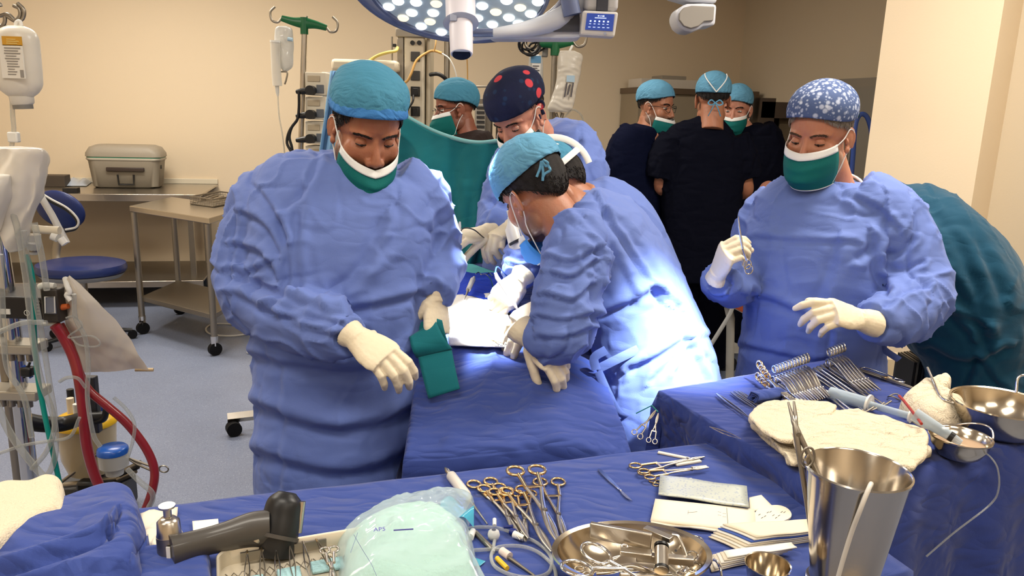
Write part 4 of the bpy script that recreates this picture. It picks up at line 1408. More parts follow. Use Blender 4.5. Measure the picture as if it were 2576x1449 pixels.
def pat(u, w):
 Y = 1.66 + 1.42 * max(0, w)
 if w < 0:
  Y = 1.66
 xl = -.235 - .04 * (Y - 1.66)
 xr = .30 - .16 * (Y - 1.66)
 if Y > 2.0:
  xr = .2456 - .09 * (Y - 2.0)
 s = -.45 + 1.9 * u
 dx = 0
 drop = 0
 wd_ = xr - xl
 if s < 0:
  X = xl
  drop = -s * 1.35 + .0
  dx = -.05 * drop - .02 * math.sin(Y * 13) * min(1, drop * 3)
 elif s > 1:
  X = xr
  drop = (s - 1) * 1.35
  dx = .03 * drop + .02 * math.sin(Y * 15) * min(1, drop * 3)
 else:
  X = xl + wd_ * s
 z = hp(X, Y) - drop
 if w < 0:
  dd = -w * 3.2
  z = hp(X, 1.66) - max(drop, dd)
  Y -= .02 + .03 * math.sin(X * 17 + 1) * min(1, dd * 2) + .04 * dd
 return Vector((X + dx, Y, z))
q = MB().grid(lambda u, w: pat(u, -.22 + 1.22 * w), 120, 130)
A = q.arr()
A[:, 2] += .016 * (crumple(A, 4.5, 71) - .3) + .014 * (ridge(A * np.array([5, 2.4, 3]), 72) ** 4) + .010 * ridge(A * np.array([9, 6, 5]), 74) ** 6
A[:, 1] -= .012 * (crumple(A, 6, 73) - .3) * (A[:, 2] < .8)
mkobj('drape_cloth', A.tolist(), q.f, DRAPE, t, True, auto=False, solid=.003)
def on_patient(px, py, lift=.0):
 """point of the covered patient seen there"""
 d = ray(px, py)
 lo, hi = 1.2, 4.0
 prev = None
 for k in range(400):
  Y = 1.5 + 1.9 * k / 400
  p = EYE + d * (Y / d.y)
  if p.z < hp(p.x, p.y) + .008:
   return p + Vector((0, 0, lift))
 return EYE + d * (3.0 / d.y)
def patch(name, quad, m, label, cat, lift=.012, amp=.008, n=26, seed=1, thick=.004):
 a, b, c, d = [Vector((*q_, 0)) for q_ in quad]
 def fn(u, w):
  p = (a * (1 - u) + b * u) * (1 - w) + (d * (1 - u) + c * u) * w
  r = on_patient(p.x, p.y)
  return r
 q = MB().grid(fn, n, n)
 A = q.arr()
 A[:, 2] += lift + amp * crumple(A, 11, seed)
 q.v = A.tolist()
 return solo(q, name, m, label, cat, solid=thick, auto=False)
GAUZE = mat('white gauze cloth', (244, 240, 230), .85, bump=(260, .3), crease=(10, .3))
patch('gauze_towel', ((1122, 758), (1262, 752), (1300, 890), (1130, 885)), GAUZE, 'brightly lit white cloth spread over the patient below the lamp', 'towel', .016, .008, seed=81)
patch('cover_sheet', ((1122, 672), (1190, 676), (1262, 700), (1125, 712)), mat('pale teal sheet', (100, 186, 190), .8, crease=(8, .3)), 'pale teal sheet edge at the foot of the green screen', 'sheet', .014, .006, seed=83)
patch('blue_towel', ((1125, 706), (1262, 700), (1290, 780), (1130, 752)), mat('deep blue towel', (44, 72, 196), .85, crease=(12, .5)), 'rumpled deep blue towel folded across the patient above the white cloth', 'towel', .018, .022, seed=84)
patch('blue_towel', ((1262, 716), (1284, 752), (1300, 810), (1272, 800)), mat('deep blue towel', (44, 72, 196), .85), 'narrow blue towel fold running down beside the surgeons gloves', 'towel', .022, .02, seed=85)
t = thing('screen_drape', 'green drape hung as a screen across the head end of the table', 'drape', (-.3, 3.1, 1.0))
top = catmull([P(925, 250, 3.28), P(1010, 290, 3.2), P(1085, 330, 3.16), P(1150, 353, 3.1), P(1205, 362, 3.06), P(1262, 356, 3.02), P(1300, 352, 3.0)], 10)
nt = len(top) - 1
def scr(u, w):
 k = u * nt
 i = min(int(k), nt - 1)
 p = top[i].lerp(top[i + 1], k - i)
 zb = .93
 z = p.z * (1 - w) + zb * w
 fo = .035 * math.sin(u * 21 + w * 2.2) * (.15 + w) + .02 * math.sin(u * 47 + 3 * w) * w + .05 * math.sin(u * 8 - w * 5) * w
 return Vector((p.x + .02 * math.sin(w * 5 + u * 9) * w, p.y - .06 * w - fo, z))
q = MB().grid(scr, 110, 70)
A = q.arr()
A[:, 1] -= .03 * (crumple(A, 3.2, 91) - .3) + .03 * ridge(A * np.array([1.6, 1, 3.]), 92) ** 5
mkobj('drape_cloth', A.tolist(), q.f, TEAL, t, True, auto=False, solid=.003)
q = MB().tube([p + Vector((0, .004, .004)) for p in top[4:]], .009, 8)
q.build('folded_hem', mat('pale teal hem', (120, 172, 176), .8), t)
def lump(name, poly, z, h, m, label, cat, seed=1, amp=.02, sc=14, group=None, nr=26, na=110, layers=0, lines=()):
 pts = [PZ(x, y, z) for x, y in poly]
 o = catmull(pts, max(2, na // len(pts)), True)
 c = sum(o, Vector()) / len(o)
 q = MB()
 rs = []
 for j in range(nr + 1):
  r = 1 - j / nr
  zz = h * (1 - r ** 6) ** .5
  rs.append([c + (p - c) * max(r, .002) + Vector((0, 0, zz)) for p in o])
 q.rings(rs, cap=False)
 A = q.arr()
 k = np.repeat(np.array([min(1, (j / nr) * 7) for j in range(nr + 1)]), len(o))
 A[:, 2] += k * (amp * (crumple(A, sc, seed) - .25) + amp * .8 * (ridge(A * sc * .35, seed + 1) ** 3 - .2))
 if lines:
  A[:, 2] += creases(A, np.tile([0, -.3, 1.], (len(A), 1)), lines)
 if layers:
  A[:, 2] += k * .004 * np.sin((A[:, 0] * .6 + A[:, 1]) * layers)
 A[:, 2] = np.maximum(A[:, 2], z + .0005)
 A[:, :2] += (k[:, None] * .006) * (np.stack([vn(A * 20, seed + 3), vn(A * 20, seed + 4)], 1) - .5)
 q.v = A.tolist()
 return solo(q, name, m, label, cat, group, auto=False)
def sheet(name, quad, z, m, label=None, cat=None, th=.0015, parent=None, wav=0., group=None, smooth=True, n=8):
 a, b, c, d = [PZ(x, y, z + .001) for x, y in quad]
 def fn(u, w):
  p = (a * (1 - u) + b * u) * (1 - w) + (d * (1 - u) + c * u) * w
  return p + Vector((0, 0, th / 2 + wav * math.sin(u * 5 + w * 3) ** 2))
 q = MB().grid(fn, n, n)
 if parent:
  return q.build(name, m, parent, solid=th, auto=False)
 return solo(q, name, m, label, cat, group, solid=th, auto=False)
TOWELW = mat('cream white towel', (228, 213, 186), .9, bump=(330, .5), crease=(12, .25))
lump('white_towel', [(-60, 1290), (0, 1245), (80, 1232), (130, 1215), (160, 1230), (166, 1300), (150, 1312), (100, 1330), (40, 1370), (-60, 1420)], ZF + .05, .03, TOWELW,
     'cream towel thrown over the blue cloth heap at the left end of the front table', 'towel', 101, .014, 9)
lump('folded_blue_cloth', [(-90, 1390), (60, 1340), (200, 1305), (290, 1285), (345, 1296), (362, 1330), (380, 1400), (360, 1449), (330, 1520), (-90, 1560)], ZF, .05, DRAPE,
     'bulky folded royal blue cloth heap at the left end of the front table', 'cloth', 103, .03, 7, nr=60, na=220,
     lines=[([(-20, 1449), (90, 1415), (200, 1378), (275, 1345)], 11, .020), ([(275, 1345), (292, 1310), (300, 1290)], 7, .012), ([(372, 1340), (350, 1390), (322, 1420)], 8, .016), ([(150, 1449), (210, 1430), (325, 1430)], 9, .012)])
lump('blue_cloth_fold', [(330, 1420), (420, 1410), (500, 1392), (525, 1400), (532, 1449), (520, 1520), (330, 1520)], ZF, .03, DRAPE,
     'smaller blue cloth fold lying in front of the black drill', 'cloth', 105, .014, 9)
sheet('paper_sheet', ((165, 1300), (300, 1295), (300, 1318), (200, 1325)), ZF, PAPER, 'long strip of cream paper sticking out behind the blue cloth heap', 'paper')
sheet('paper_sheet', ((352, 1296), (448, 1286), (440, 1330), (345, 1350)), ZF, PAPER, 'crumpled cream paper under the drill nose', 'paper', th=.003, wav=.006)
sheet('paper_sheet', ((350, 1345), (440, 1325), (400, 1378), (378, 1382)), ZF + .004, PAPER, 'torn lower corner of cream paper beside the blue heap', 'paper', th=.003, wav=.006)
sheet('gauze_square', ((484, 1316), (549, 1310), (552, 1342), (487, 1352)), ZF, mat('white gauze cloth', (244, 240, 230), .85), 'small white gauze square behind the black drill', 'gauze', th=.004)
def drill():
 t = thing('surgical_drill', 'black pistol-shaped surgical drill with steel collet lying at left of the front table', 'drill', PZ(560, 1400, ZF))
 z = ZF + .045
 q = MB()
 pts = [(430, 1388), (470, 1376), (520, 1362), (570, 1350), (630, 1336), (680, 1330)]
 pp = [PZ(x, y, z) for x, y in pts]
 cp = catmull(pp, 5)
 q.tube(cp, interp([.022, .020, .019, .021, .026, .027], 5), 16, sq=(1.15, .9))
 q.build('barrel', mat('dark grey drill body', (66, 62, 58), .45, coat=.2), t)
 q = MB()
 b = PZ(694, 1398, ZF + .004)
 hp_ = [b, b + Vector((.002, .012, .03)), b + Vector((.004, .026, .056)), b + Vector((.007, .036, .076)), b + Vector((.009, .042, .088))]
 q.tube(catmull(hp_, 5), interp([.030, .031, .030, .027, .014], 5), 20, sq=(1., .92))
 q.build('grip', BLACK, t)
 b0, b1 = b + Vector((.031, .02, .03)), b + Vector((.034, .036, .076))
 MB().tube([b0, b1], .006, 10).build('trim', STEEL, t)
 MB().tube([b + Vector((-.026, -.012, .032)), b + Vector((-.016, -.004, .050))], .008, 10).build('trigger', STEEL, t)
 MB().tube([b + Vector((.002, .008, .026)), b + Vector((.003, .011, .031))], [.0325, .0325], 20).build('seam_ring', mat('dark grey drill body', (66, 62, 58), .45, coat=.2), t)
 a = PZ(430, 1392, ZF + .03)
 up = Vector((-.05, .08, 1)).normalized()
 q = MB().tube([a, a + up * .03], [.019, .019], 20)
 q.build('nose', STEELD, t)
 q = MB()
 q.tube([a + up * .028, a + up * .034, a + up * .052, a + up * .058], [.019, .0175, .0165, .010], 20)
 q.tube([a + up * .058, a + up * .074], [.006, .006], 12)
 q.lathe([(.0, .0), (.012, .0), (.012, .003), (0, .003)], a + up * .074, None, 18)
 q.build('collet', STEEL, t)
 q = MB().box(a + Vector((.006, -.020, .008)), (.006, .002, .03))
 q.build('name_plate', WHITEP, t)
drill()
def clamp(name='clamp', L=.2, rr=.0135, gap=.030, gold=True, hm=.62, label='', group=None, jaw=.0028):
 """ring-handled clamp along +X, rings at the origin end"""
 t = thing(name, label, 'surgical clamp', (0, 0, 0), group)
 for s in (-1, 1):
  y0 = s * gap
  pts = [(.012, y0 * .86, .003), (.045, y0 * .72, .003), (L * .4, y0 * .34, .003), (L * hm, -s * .001, .003 + s * .0012), (L * .82, -s * .0035, .003), (L, -s * .0008, .003)]
  cp = catmull(pts, 5)
  q = MB().tube(cp, interp([.0032, .0030, .0030, .0042, .0034, .0016], 5), 8, sq=(.8, 1))
  sh = q.build('shank', STEEL, t)
  c = Vector((-.003, y0, .003))
  q = MB().tube([c + Vector((rr * 1.15 * math.cos(a), rr * math.sin(a), 0)) for a in np.linspace(0, 2 * PI, 24, endpoint=False)], .0026, 8, closed=True)
  q.tube([(.010, y0 * .88, .003), (.030, y0 * .78, .003), (.052, y0 * .69, .003)], [.0034, .0035, .0034], 8)
  q.build('finger_ring', GOLD if gold else STEEL, sh)
 q = MB().box((.05, 0, .003), (.006, gap * 1.35, .0025))
 q.build('ratchet', GOLD if gold else STEEL, t, bevel=.0006)
 q = MB().lathe([(0, .0085), (.0032, .0085), (.0036, .007), (.0036, -.001), (0, -.001)], (L * hm, 0, 0), None, 12)
 q.build('pivot_screw', STEELD, t)
 return t
def put(o, a, b, L, z, roll=None, up=Vector((0, 0, 1)), dz=0.):
 p0, p1 = PZ(*a, z), PZ(*b, z)
 p1 = p1 + Vector((0, 0, dz))
 X = p1 - p0
 return place(o, p0, X, up, X.length / L)
base_clamp = None
CL = [((1215, 1220), (1322, 1352), .028, 'gold-handled clamp, leftmost of the bunch on the front table'),
      ((1238, 1232), (1310, 1362), .026, 'gold-handled clamp second from the left in the bunch, half under its neighbours'),
      ((1262, 1240), (1330, 1358), .024, 'short gold-handled clamp in the middle of the bunch'),
      ((1325, 1190), (1404, 1370), .027, 'long gold-handled clamp whose rings lie topmost in the bunch'),
      ((1382, 1218), (1424, 1366), .027, 'gold-handled clamp, rightmost of the bunch on the front table'),
      ((1318, 1246), (1322, 1366), .026, 'gold-handled clamp pointing straight at the tubing'),
      ((1295, 1240), (1388, 1392), .026, 'gold-handled clamp crossing under the long one towards the bowl')]
for i, (a, b, g, lb) in enumerate(CL):
 o = clamp('clamp', .2, .0125, g * .62, True, .62 - .02 * (i % 3), lb, 'gold clamps on the front table')
 put(o, a, b, .2, ZF + .002 + .0045 * (i % 4))
for i, (a, b, lb) in enumerate((((1612, 1182), (1772, 1152), 'gold-ringed needle holder lying over white sticks at right, upper one'),
        ((1630, 1195), (1782, 1178), 'gold-ringed needle holder at right, lower one, beside the silver sheet'))):
 o = clamp('needle_holder', .18, .0125, .018, True, .72, lb, 'gold needle holders at right of the front table')
 put(o, a, b, .18, ZF + .004 + .005 * i)
o = clamp('needle_holder', .16, .012, .016, True, .7, 'gold-ringed needle holder half under the silver patterned sheet', 'gold needle holders at right of the front table')
put(o, (1648, 1216), (1740, 1205), .16, ZF + .001)
t = thing('scalpel', 'scalpel with flat steel handle lying alone at the middle of the front table', 'scalpel', (0, 0, 0))
MB().prism([(0, -.003), (.02, -.005), (.06, -.0048), (.088, -.003), (.10, -.002), (.10, .002), (.088, .003), (.06, .0048), (.02, .005), (0, .003)], .0005, .0035).build('handle', CHROME, t, bevel=.0006)
MB().prism([(.10, -.0018), (.115, -.0042), (.132, -.004), (.145, .0022), (.12, .0026), (.10, .002)], .0012, .0022).build('blade', STEEL, t, smooth=False)
put(t, (1506, 1183), (1588, 1262), .145, ZF + .002)
t = thing('cannula', 'long white-handled cannula with thin steel needle behind the plastic pack', 'surgical tool', (0, 0, 0))
MB().tube([(.0, 0, .006), (.012, 0, .006), (.022, 0, .006)], [.002, .0045, .0035], 12).build('luer_tip', STEEL, t)
MB().tube([(.022, 0, .006), (.03, 0, .006), (.10, 0, .006), (.118, 0, .006)], [.004, .0085, .0085, .003], 14).build('handle', mat('pearl handle', (214, 208, 200), .3), t)
MB().tube([(.118, 0, .006), (.19, 0, .004)], [.0022, .0012], 8).build('needle', STEEL, t)
put(t, (1120, 1186), (1226, 1325), .19, ZF + .002)
for (a, b, L, lb) in (((1655, 1140), (1752, 1160), .11, 'white stick under the tips of the gold needle holders, upper one'), ((1700, 1172), (1762, 1162), .07, 'short white stick between the gold needle holders'),
                      ((1740, 1180), (1778, 1176), .05, 'small white stick end at the right tip of the needle holders')):
 t = thing('white_stick', lb, 'stick', (0, 0, 0), 'white sticks by the needle holders')
 MB().box((L / 2, 0, .003), (L, .011, .005)).build('strip', PAPER, t, bevel=.001)
 put(t, a, b, L, ZF + .0015)
sil = mat('silver patterned foil', (196, 200, 190), .45, .3, spots=[(150, .2, .35, (168, 176, 186))])
sheet('foil_sheet', ((1660, 1198), (1878, 1228), (1884, 1280), (1656, 1246)), ZF + .010, sil, 'silver patterned foil sheet on top of the suture packets', 'foil sheet', th=.003, wav=.002)
t = thing('suture_packet', 'large white suture folder with a dark stripe and printed mark', 'suture packet', PZ(1770, 1300, ZF))
sheet('lower_leaf', ((1638, 1312), (1900, 1342), (1900, 1350), (1636, 1322)), ZF + .002, PAPER, th=.003, parent=t, wav=.003)
sheet('cover', ((1648, 1258), (1898, 1284), (1902, 1343), (1636, 1312)), ZF + .006, PAPER, th=.003, parent=t)
q = MB()
for a, b in (((1828, 1278), (1832, 1334)),):
 q.tube([PZ(*a, ZF + .0098), PZ(*b, ZF + .0098)], .0012, 6, sq=(1, .3))
q.build('stripe', BLACK, t)
def text(s, parent, p, X, Z, size, m, name='printed_text'):
 c = bpy.data.curves.new(name, 'FONT')
 c.body = s
 c.size = size
 c.extrude = .0001
 c.align_x = 'CENTER'
 o = bpy.data.objects.new(name, c)
 COL.objects.link(o)
 c.materials.append(m)
 dg = bpy.context.evaluated_depsgraph_get()
 me = bpy.data.meshes.new_from_object(o.evaluated_get(dg))
 bpy.data.objects.remove(o)
 o = bpy.data.objects.new(name, me)
 COL.objects.link(o)
 o.parent = parent
 W = MW[parent.name]
 o.matrix_local = W.inverted() @ (Matrix.Translation(p) @ frame(Vector(X), Vector(Z)).to_4x4())
 MW[o.name] = W.copy()
 return o
INK = mat('grey print ink', (96, 92, 96), .7)
q = MB()
q.tube([PZ(1730, 1290, ZF + .0098), PZ(1754, 1288, ZF + .0098)], .0008, 6, sq=(1, .3))
q.tube([PZ(1732, 1284, ZF + .0098), PZ(1730, 1294, ZF + .0098)], .0008, 6, sq=(1, .3))
q.build('printed_mark', INK, t)
q = MB()
for i in range(4):
 q.tube([PZ(1806 + (i % 2) * 12, 1288 + i * 4, ZF + .0098), PZ(1814 + (i % 2) * 12, 1289 + i * 4, ZF + .0098)], .0006, 6, sq=(1, .3))
q.build('printed_lines', INK, t)
sheet('label_card', ((1884, 1254), (1915, 1247), (1944, 1276), (1886, 1290)), ZF + .004, PAPER, 'small printed white card peeking out beside the silver foil', 'card', th=.002)
t = thing('suture_card', 'oval printed suture winding card at the right of the white folder', 'card', PZ(1945, 1298, ZF))
q = MB()
ctr = [(1903, 1288), (1920, 1278), (1955, 1274), (1980, 1282), (1991, 1298), (1980, 1310), (1940, 1322), (1905, 1320), (1895, 1304)]
o2 = catmull([PZ(x, y, ZF + .006) for x, y in ctr], 5, True)
q.rings([[p for p in o2], [p + Vector((0, 0, .003)) for p in o2]])
q.build('card', PAPER, t)
q = MB()
for i in range(10):
 x, y = 1908 + i * 7, 1296 + 8 * math.sin(i * 1.3)
 q.tube([PZ(x, y, ZF + .0095), PZ(x + 5, y - 3, ZF + .0095)], .0007, 6, sq=(1, .3))
q.build('printed_marks', INK, t)
pk = [mat('packet paper', (230, 218, 194), .6), mat('packet paper white', (240, 234, 222), .6), mat('packet paper blue', (64, 96, 180), .5), mat('packet paper white', (240, 234, 222), .6)]
desc = ['bottom', 'second from the bottom', 'third from the bottom', 'fourth from the bottom', 'fifth from the bottom', 'sixth from the bottom', 'topmost']
for i in range(7):
 k = i * 5.2
 sheet('suture_packet', ((1782 + i * 6, 1352 - k), (2036, 1338 - i * 4.2 - 3), (2046, 1364 - i * 4), (1862 + i * 7, 1388 - k * 1.1)), ZF + .001 + .0032 * i, pk[2] if i == 4 else pk[i % 2],
          'long suture packet, %s in the fanned pile left of the steel bucket' % desc[i], 'suture packet', th=.0022, group='fanned suture packets', wav=.0012)
for i in range(6):
 sheet('suture_packet', ((1775 + i * 9, 1403 - i * 3), (1925 + i * 13, 1388 - i * 4), (1945 + i * 12, 1406 - i * 5), (1790 + i * 8, 1440 - i * 7)), ZF + .0005 + .003 * i, pk[i % 2],
          'suture packet, %s in the lower fan behind the small steel cup' % (desc[i] if i < 5 else 'topmost'), 'suture packet', th=.002, group='lower fan of suture packets', wav=.0012)
def oval_bowl(t, c, rx, ry, h, yaw, m, flat=.55, th=.0015):
 R = Matrix.Rotation(yaw, 3, 'Z')
 prof = [(.001, 0), (flat * .9, 0), (flat, .002), (flat + .2, h * .35), (.93, h * .8), (.97, h), (1.04, h + .002), (1.05, h - .001), (.99, h - .002), (.945, h * .78), (flat + .215, h * .32), (flat + .01, -.0005), (.001, -.0005)]
 rs = []
 for r, z in prof:
  rs.append([Vector(c) + R @ Vector((rx * r * math.cos(a), ry * r * math.sin(a), z + .001)) for a in np.linspace(0, 2 * PI, 64, endpoint=False)])
 q = MB().rings(rs, cap=False)
 return q.build('bowl', m, t)
BOWLM = mat('polished bowl steel', (200, 188, 168), .16, 1., bump=(30, .02))
t = thing('oval_bowl', 'large oval steel bowl at the bottom edge holding a retractor and scissors', 'bowl', PZ(1582, 1452, ZF))
bc = PZ(1584, 1462, ZF)
oval_bowl(t, bc, .118, .085, .050, .1, BOWLM)
zb = ZF + .052
t = thing('sternal_retractor', 'heavy steel rib retractor with rack bar resting across the oval bowl', 'retractor', PZ(1600, 1360, zb))
q = MB()
def pbar(a, b, z0, z1, w, h):
 p, r = PZ(*a, z0), PZ(*b, z1)
 X = (r - p)
 Rm = frame(X, Vector((0, 0, 1)))
 return q.box((p + r) / 2, (X.length, w, h), Rm)
pbar((1484, 1332), (1640, 1362), zb + .025, zb + .025, .008, .026)
q.build('flat_blade', STEEL, t, bevel=.002)
q = MB()
pbar((1560, 1385), (1640, 1395), zb + .012, zb + .012, .018, .008)
pbar((1600, 1400), (1745, 1412), zb + .006, zb + .006, .012, .012)
q.build('rack_bar', STEEL, t, bevel=.0015)
q = MB()
q.tube([PZ(1664, 1436, zb + .004), PZ(1664, 1380, zb + .02)], .0105, 14)
q.build('post', STEEL, t)
q = MB()
q.tube([PZ(1664, 1378, zb + .0205), PZ(1664, 1372, zb + .022)], .0112, 14)
q.tube([PZ(1664, 1434, zb + .0045), PZ(1664, 1428, zb + .006)], .0112, 14)
q.build('collar_ring', BLACK, t)
q = MB()
pbar((1622, 1330), (1690, 1358), zb + .03, zb + .03, .012, .008)
q.tube(catmull([PZ(1690, 1345, zb + .03), PZ(1706, 1350, zb + .03), PZ(1718, 1375, zb + .02), PZ(1728, 1402, zb + .008)], 6), .003, 8)
q.build('crank_arm', STEEL, t, bevel=.001)
q = MB()
q.tube(catmull([PZ(1564, 1388, zb + .01), PZ(1564, 1374, zb + .016), PZ(1571, 1370, zb + .018), PZ(1578, 1374, zb + .016), PZ(1578, 1388, zb + .01)], 5), .0022, 8)
q.build('hook', CHROME, t)
def big_scissors(name, label, rings, tip, z, m):
 t = thing(name, label, 'scissors', PZ(*tip, z))
 mid = PZ(*tip, z)
 for (rx_, ry_) in rings:
  c = PZ(rx_, ry_, z + .012)
  d = (mid - c).normalized()
  n = Vector((-d.y, d.x, 0)).normalized()
  q = MB()
  R0 = .0205
  q.tube([c + d * (R0 * 1.15 * math.cos(a)) + n * (R0 * math.sin(a)) for a in np.linspace(0, 2 * PI, 26, endpoint=False)], .0028, 8, closed=True)
  q.build('finger_ring', m, t)
  q = MB()
  far = mid + d * .05
  q.tube(catmull([c + d * R0 * 1.1, c + d * R0 * 1.8, mid, far], 5), interp([.0034, .0042, .004, .002], 5), 8)
  q.build('blade_arm', m, t)
big_scissors('scissors', 'large ringed scissors leaning out over the left rim of the oval bowl', [(1500, 1392), (1452, 1430)], (1566, 1432), zb - .004, CHROME)
t = thing('curved_clamp', 'curved steel clamp lying low in the oval bowl', 'surgical clamp', PZ(1600, 1440, ZF))
MB().tube(catmull([PZ(1500, 1440, ZF + .04), PZ(1540, 1436, ZF + .045), PZ(1585, 1424, ZF + .05), PZ(1620, 1434, ZF + .045), PZ(1660, 1452, ZF + .03)], 6), .0042, 10).build('shank', STEEL, t)
MB().tube(catmull([PZ(1560, 1446, ZF + .045), PZ(1620, 1448, ZF + .04), PZ(1690, 1446, ZF + .04)], 6), .0035, 10).build('shank', STEEL, t)
for i, (c, r, lb) in enumerate((((1745, 1358), .0135, 'ring handle of scissors on the blue cloth right of the oval bowl'),)):
 t = thing('ring_clamp', lb, 'surgical clamp', PZ(*c, ZF))
 cc = PZ(*c, ZF + .01)
 q = MB().tube([cc + Vector((r * 1.15 * math.cos(a), r * math.sin(a), .0)) for a in np.linspace(0, 2 * PI, 24, endpoint=False)], .0016, 8, closed=True)
 q.build('finger_ring', CHROME, t)
 MB().tube([cc + Vector((-r * 1.1, 0, 0)), PZ(1700, 1385, ZF + .052)], .002, 8).build('shank', CHROME, t)
for i, (a, b, lb) in enumerate((((1470, 1440), (1560, 1400), 'steel clamp lying at the left inside the oval bowl'), ((1700, 1446), (1640, 1396), 'steel clamp lying under the rack bar in the oval bowl'),
        ((1728, 1436), (1690, 1390), 'steel clamp at the right inside the oval bowl'))):
 o = clamp('bowl_clamp', .14, .012, .016, False, .62, lb, 'clamps in the oval bowl')
 put(o, a, b, .14, ZF + .030 + .004 * i)
t = thing('small_clamp', 'small bulldog clip hanging on the inner right wall of the oval bowl', 'clip', PZ(1745, 1420, ZF + .02))
q = MB()
for c in ((1742, 1400), (1748, 1428)):
 cc = PZ(*c, ZF + .045)
 q.tube([cc + Vector((.008 * math.cos(a), .003, .007 * math.sin(a))) for a in np.linspace(0, 2 * PI, 18, endpoint=False)], .0014, 6, closed=True)
q.tube([PZ(1738, 1405, ZF + .045), PZ(1720, 1440, ZF + .04)], .0016, 6)
q.build('wire_loops', CHROME, t)
t = thing('paper_scrap', 'torn white paper scrap at the tip of the right gold clamps', 'paper', PZ(1432, 1380, ZF))
q = MB().grid(lambda u, w: PZ(1415 + 34 * u, 1366 + 24 * w + 10 * u, ZF + .002) + Vector((0, 0, .008 * abs(math.sin(u * 5 + w * 4)))), 8, 8)
q.build('scrap', PAPER, t, solid=.0008, auto=False)
t = thing('steel_cup', 'small round steel cup at the bottom edge left of the bucket', 'cup', PZ(1925, 1470, ZF))
cc = PZ(1925, 1478, ZF)
cr_ = .0335
MB().lathe([(.001, .001), (.022, .001), (.024, .003), (.0325, .040), (.0345, .041), (.0345, .0395), (.0333, .0385), (.025, .002), (.001, .000)], cc, None, 40).build('cup', BOWLM, t)
t = thing('tweezers', 'bent steel wire tweezers leaning on the suture packets left of the cup', 'tweezers', PZ(1800, 1440, ZF))
MB().tube(catmull([PZ(1792, 1408, ZF + .02), PZ(1803, 1412, ZF + .03), PZ(1812, 1430, ZF + .02), PZ(1816, 1460, ZF + .01)], 6), .0022, 8).build('tine', CHROME, t)
BUCK = mat('polished bucket steel', (196, 188, 176), .17, 1., bump=(18, .03))
bb_ = PZ(2118, 1468, ZF)
rim = P(2168, 1186, bb_.y + .0)
hb = .192
t = thing('steel_bucket', 'tall tapered steel bucket on the front table beside the raised table', 'bucket', bb_)
prof = [(.001, .004), (.043, .004), (.044, .006), (.0715, hb), (.0740, hb + .003), (.0765, hb + .001), (.0760, hb - .003), (.0735, hb - .004), (.048, .010), (.050, .006), (.054, .004), (.054, .0), (.001, .0)]
MB().lathe(prof, bb_, None, 72).build('bucket_wall', BUCK, t)
def forceps_in_bucket():
 t = thing('sponge_forceps', 'long steel sponge forceps standing in the bucket, tips up', 'forceps', bb_ + Vector((-.02, 0, .01)))
 lo = bb_ + Vector((.018, .0, .03))
 mid = P(2006, 1090, bb_.y + .06)
 for (tipx, tipy, lowx) in ((1983, 1012, .03), (1997, 1010, -.045)):
  tp = P(tipx, tipy, bb_.y + .10)
  q = MB().tube(catmull([tp, tp.lerp(mid, .45), mid + Vector((.002 * (1 if lowx > 0 else -1), 0, 0)), mid.lerp(bb_ + Vector((lowx, 0, .03)), .55), bb_ + Vector((lowx, .0, .03))], 6), interp([.0018, .0032, .0046, .0036, .003], 6), 10)
  q.build('shank', STEELD, t)
 q = MB()
 c = P(2032, 1150, bb_.y + .02)
 q.tube([c + Vector((.010 * math.cos(a), 0, .016 * math.sin(a))) for a in np.linspace(0, 2 * PI, 18, endpoint=False)], .002, 6, closed=True)
 q.build('finger_ring', STEELD, t)
 q = MB().tube([mid + Vector((0, -.006, 0)), mid + Vector((0, .006, 0))], .004, 12)
 q.build('pivot_screw', STEELD, t)
forceps_in_bucket()
t = thing('drain_tube', 'thin white tube looped over the front rim of the steel bucket', 'tube', bb_ + Vector((-.01, -.1, .1)))
rp = bb_ + Vector((-.022, -.071, hb))
MB().tube(catmull([rp + Vector((.03, .05, -.05)), rp + Vector((.018, .018, .002)), rp + Vector((.004, -.004, .006)), rp + Vector((-.006, -.010, -.02)), rp + Vector((-.008, .004, -.07)), rp + Vector((-.010, .018, -.14)), rp + Vector((-.012, .026, -.20))], 7), .0034, 10).build('tube', mat('white rubber tube', (214, 208, 198), .4), t)
t = thing('instrument_tray', 'perforated steel tray with zigzag pattern and teal pads at the bottom of the front table', 'tray', PZ(690, 1440, ZF))
ta, tb = PZ(545, 1428, ZF), PZ(848, 1376, ZF)
ex = (tb - ta).normalized()
ey = Vector((ex.y, -ex.x, 0))
TL = (tb - ta).length + .07
def tp(u, v, z):
 return ta + ex * u + ey * v + Vector((0, 0, z))
q = MB()
rad = .02
outl = []
for (cx_, cy_, a0) in ((rad, rad, PI), (TL - rad, rad, 1.5 * PI), (TL - rad, .16 - rad, 0), (rad, .16 - rad, .5 * PI)):
 for k in range(6):
  a = a0 + k / 5 * PI / 2
  outl.append((cx_ + rad * math.cos(a), cy_ + rad * math.sin(a)))
rs = []
for k, z in ((.0, .0), (.0, .028), (.0015, .030), (.004, .028), (.005, .004)):
 ring = []
 for (x, y) in outl:
  cxm, cym = TL / 2, .08
  sx_, sy_ = 1 - k / (TL / 2), 1 - k / .08
  ring.append(tp(cxm + (x - cxm) * sx_, cym + (y - cym) * sy_, z))
 rs.append(ring)
q.rings(rs)
TRAYM = mat('pale tray enamel', (214, 204, 184), .35, .35)
q.build('tray_body', TRAYM, t)
q = MB()
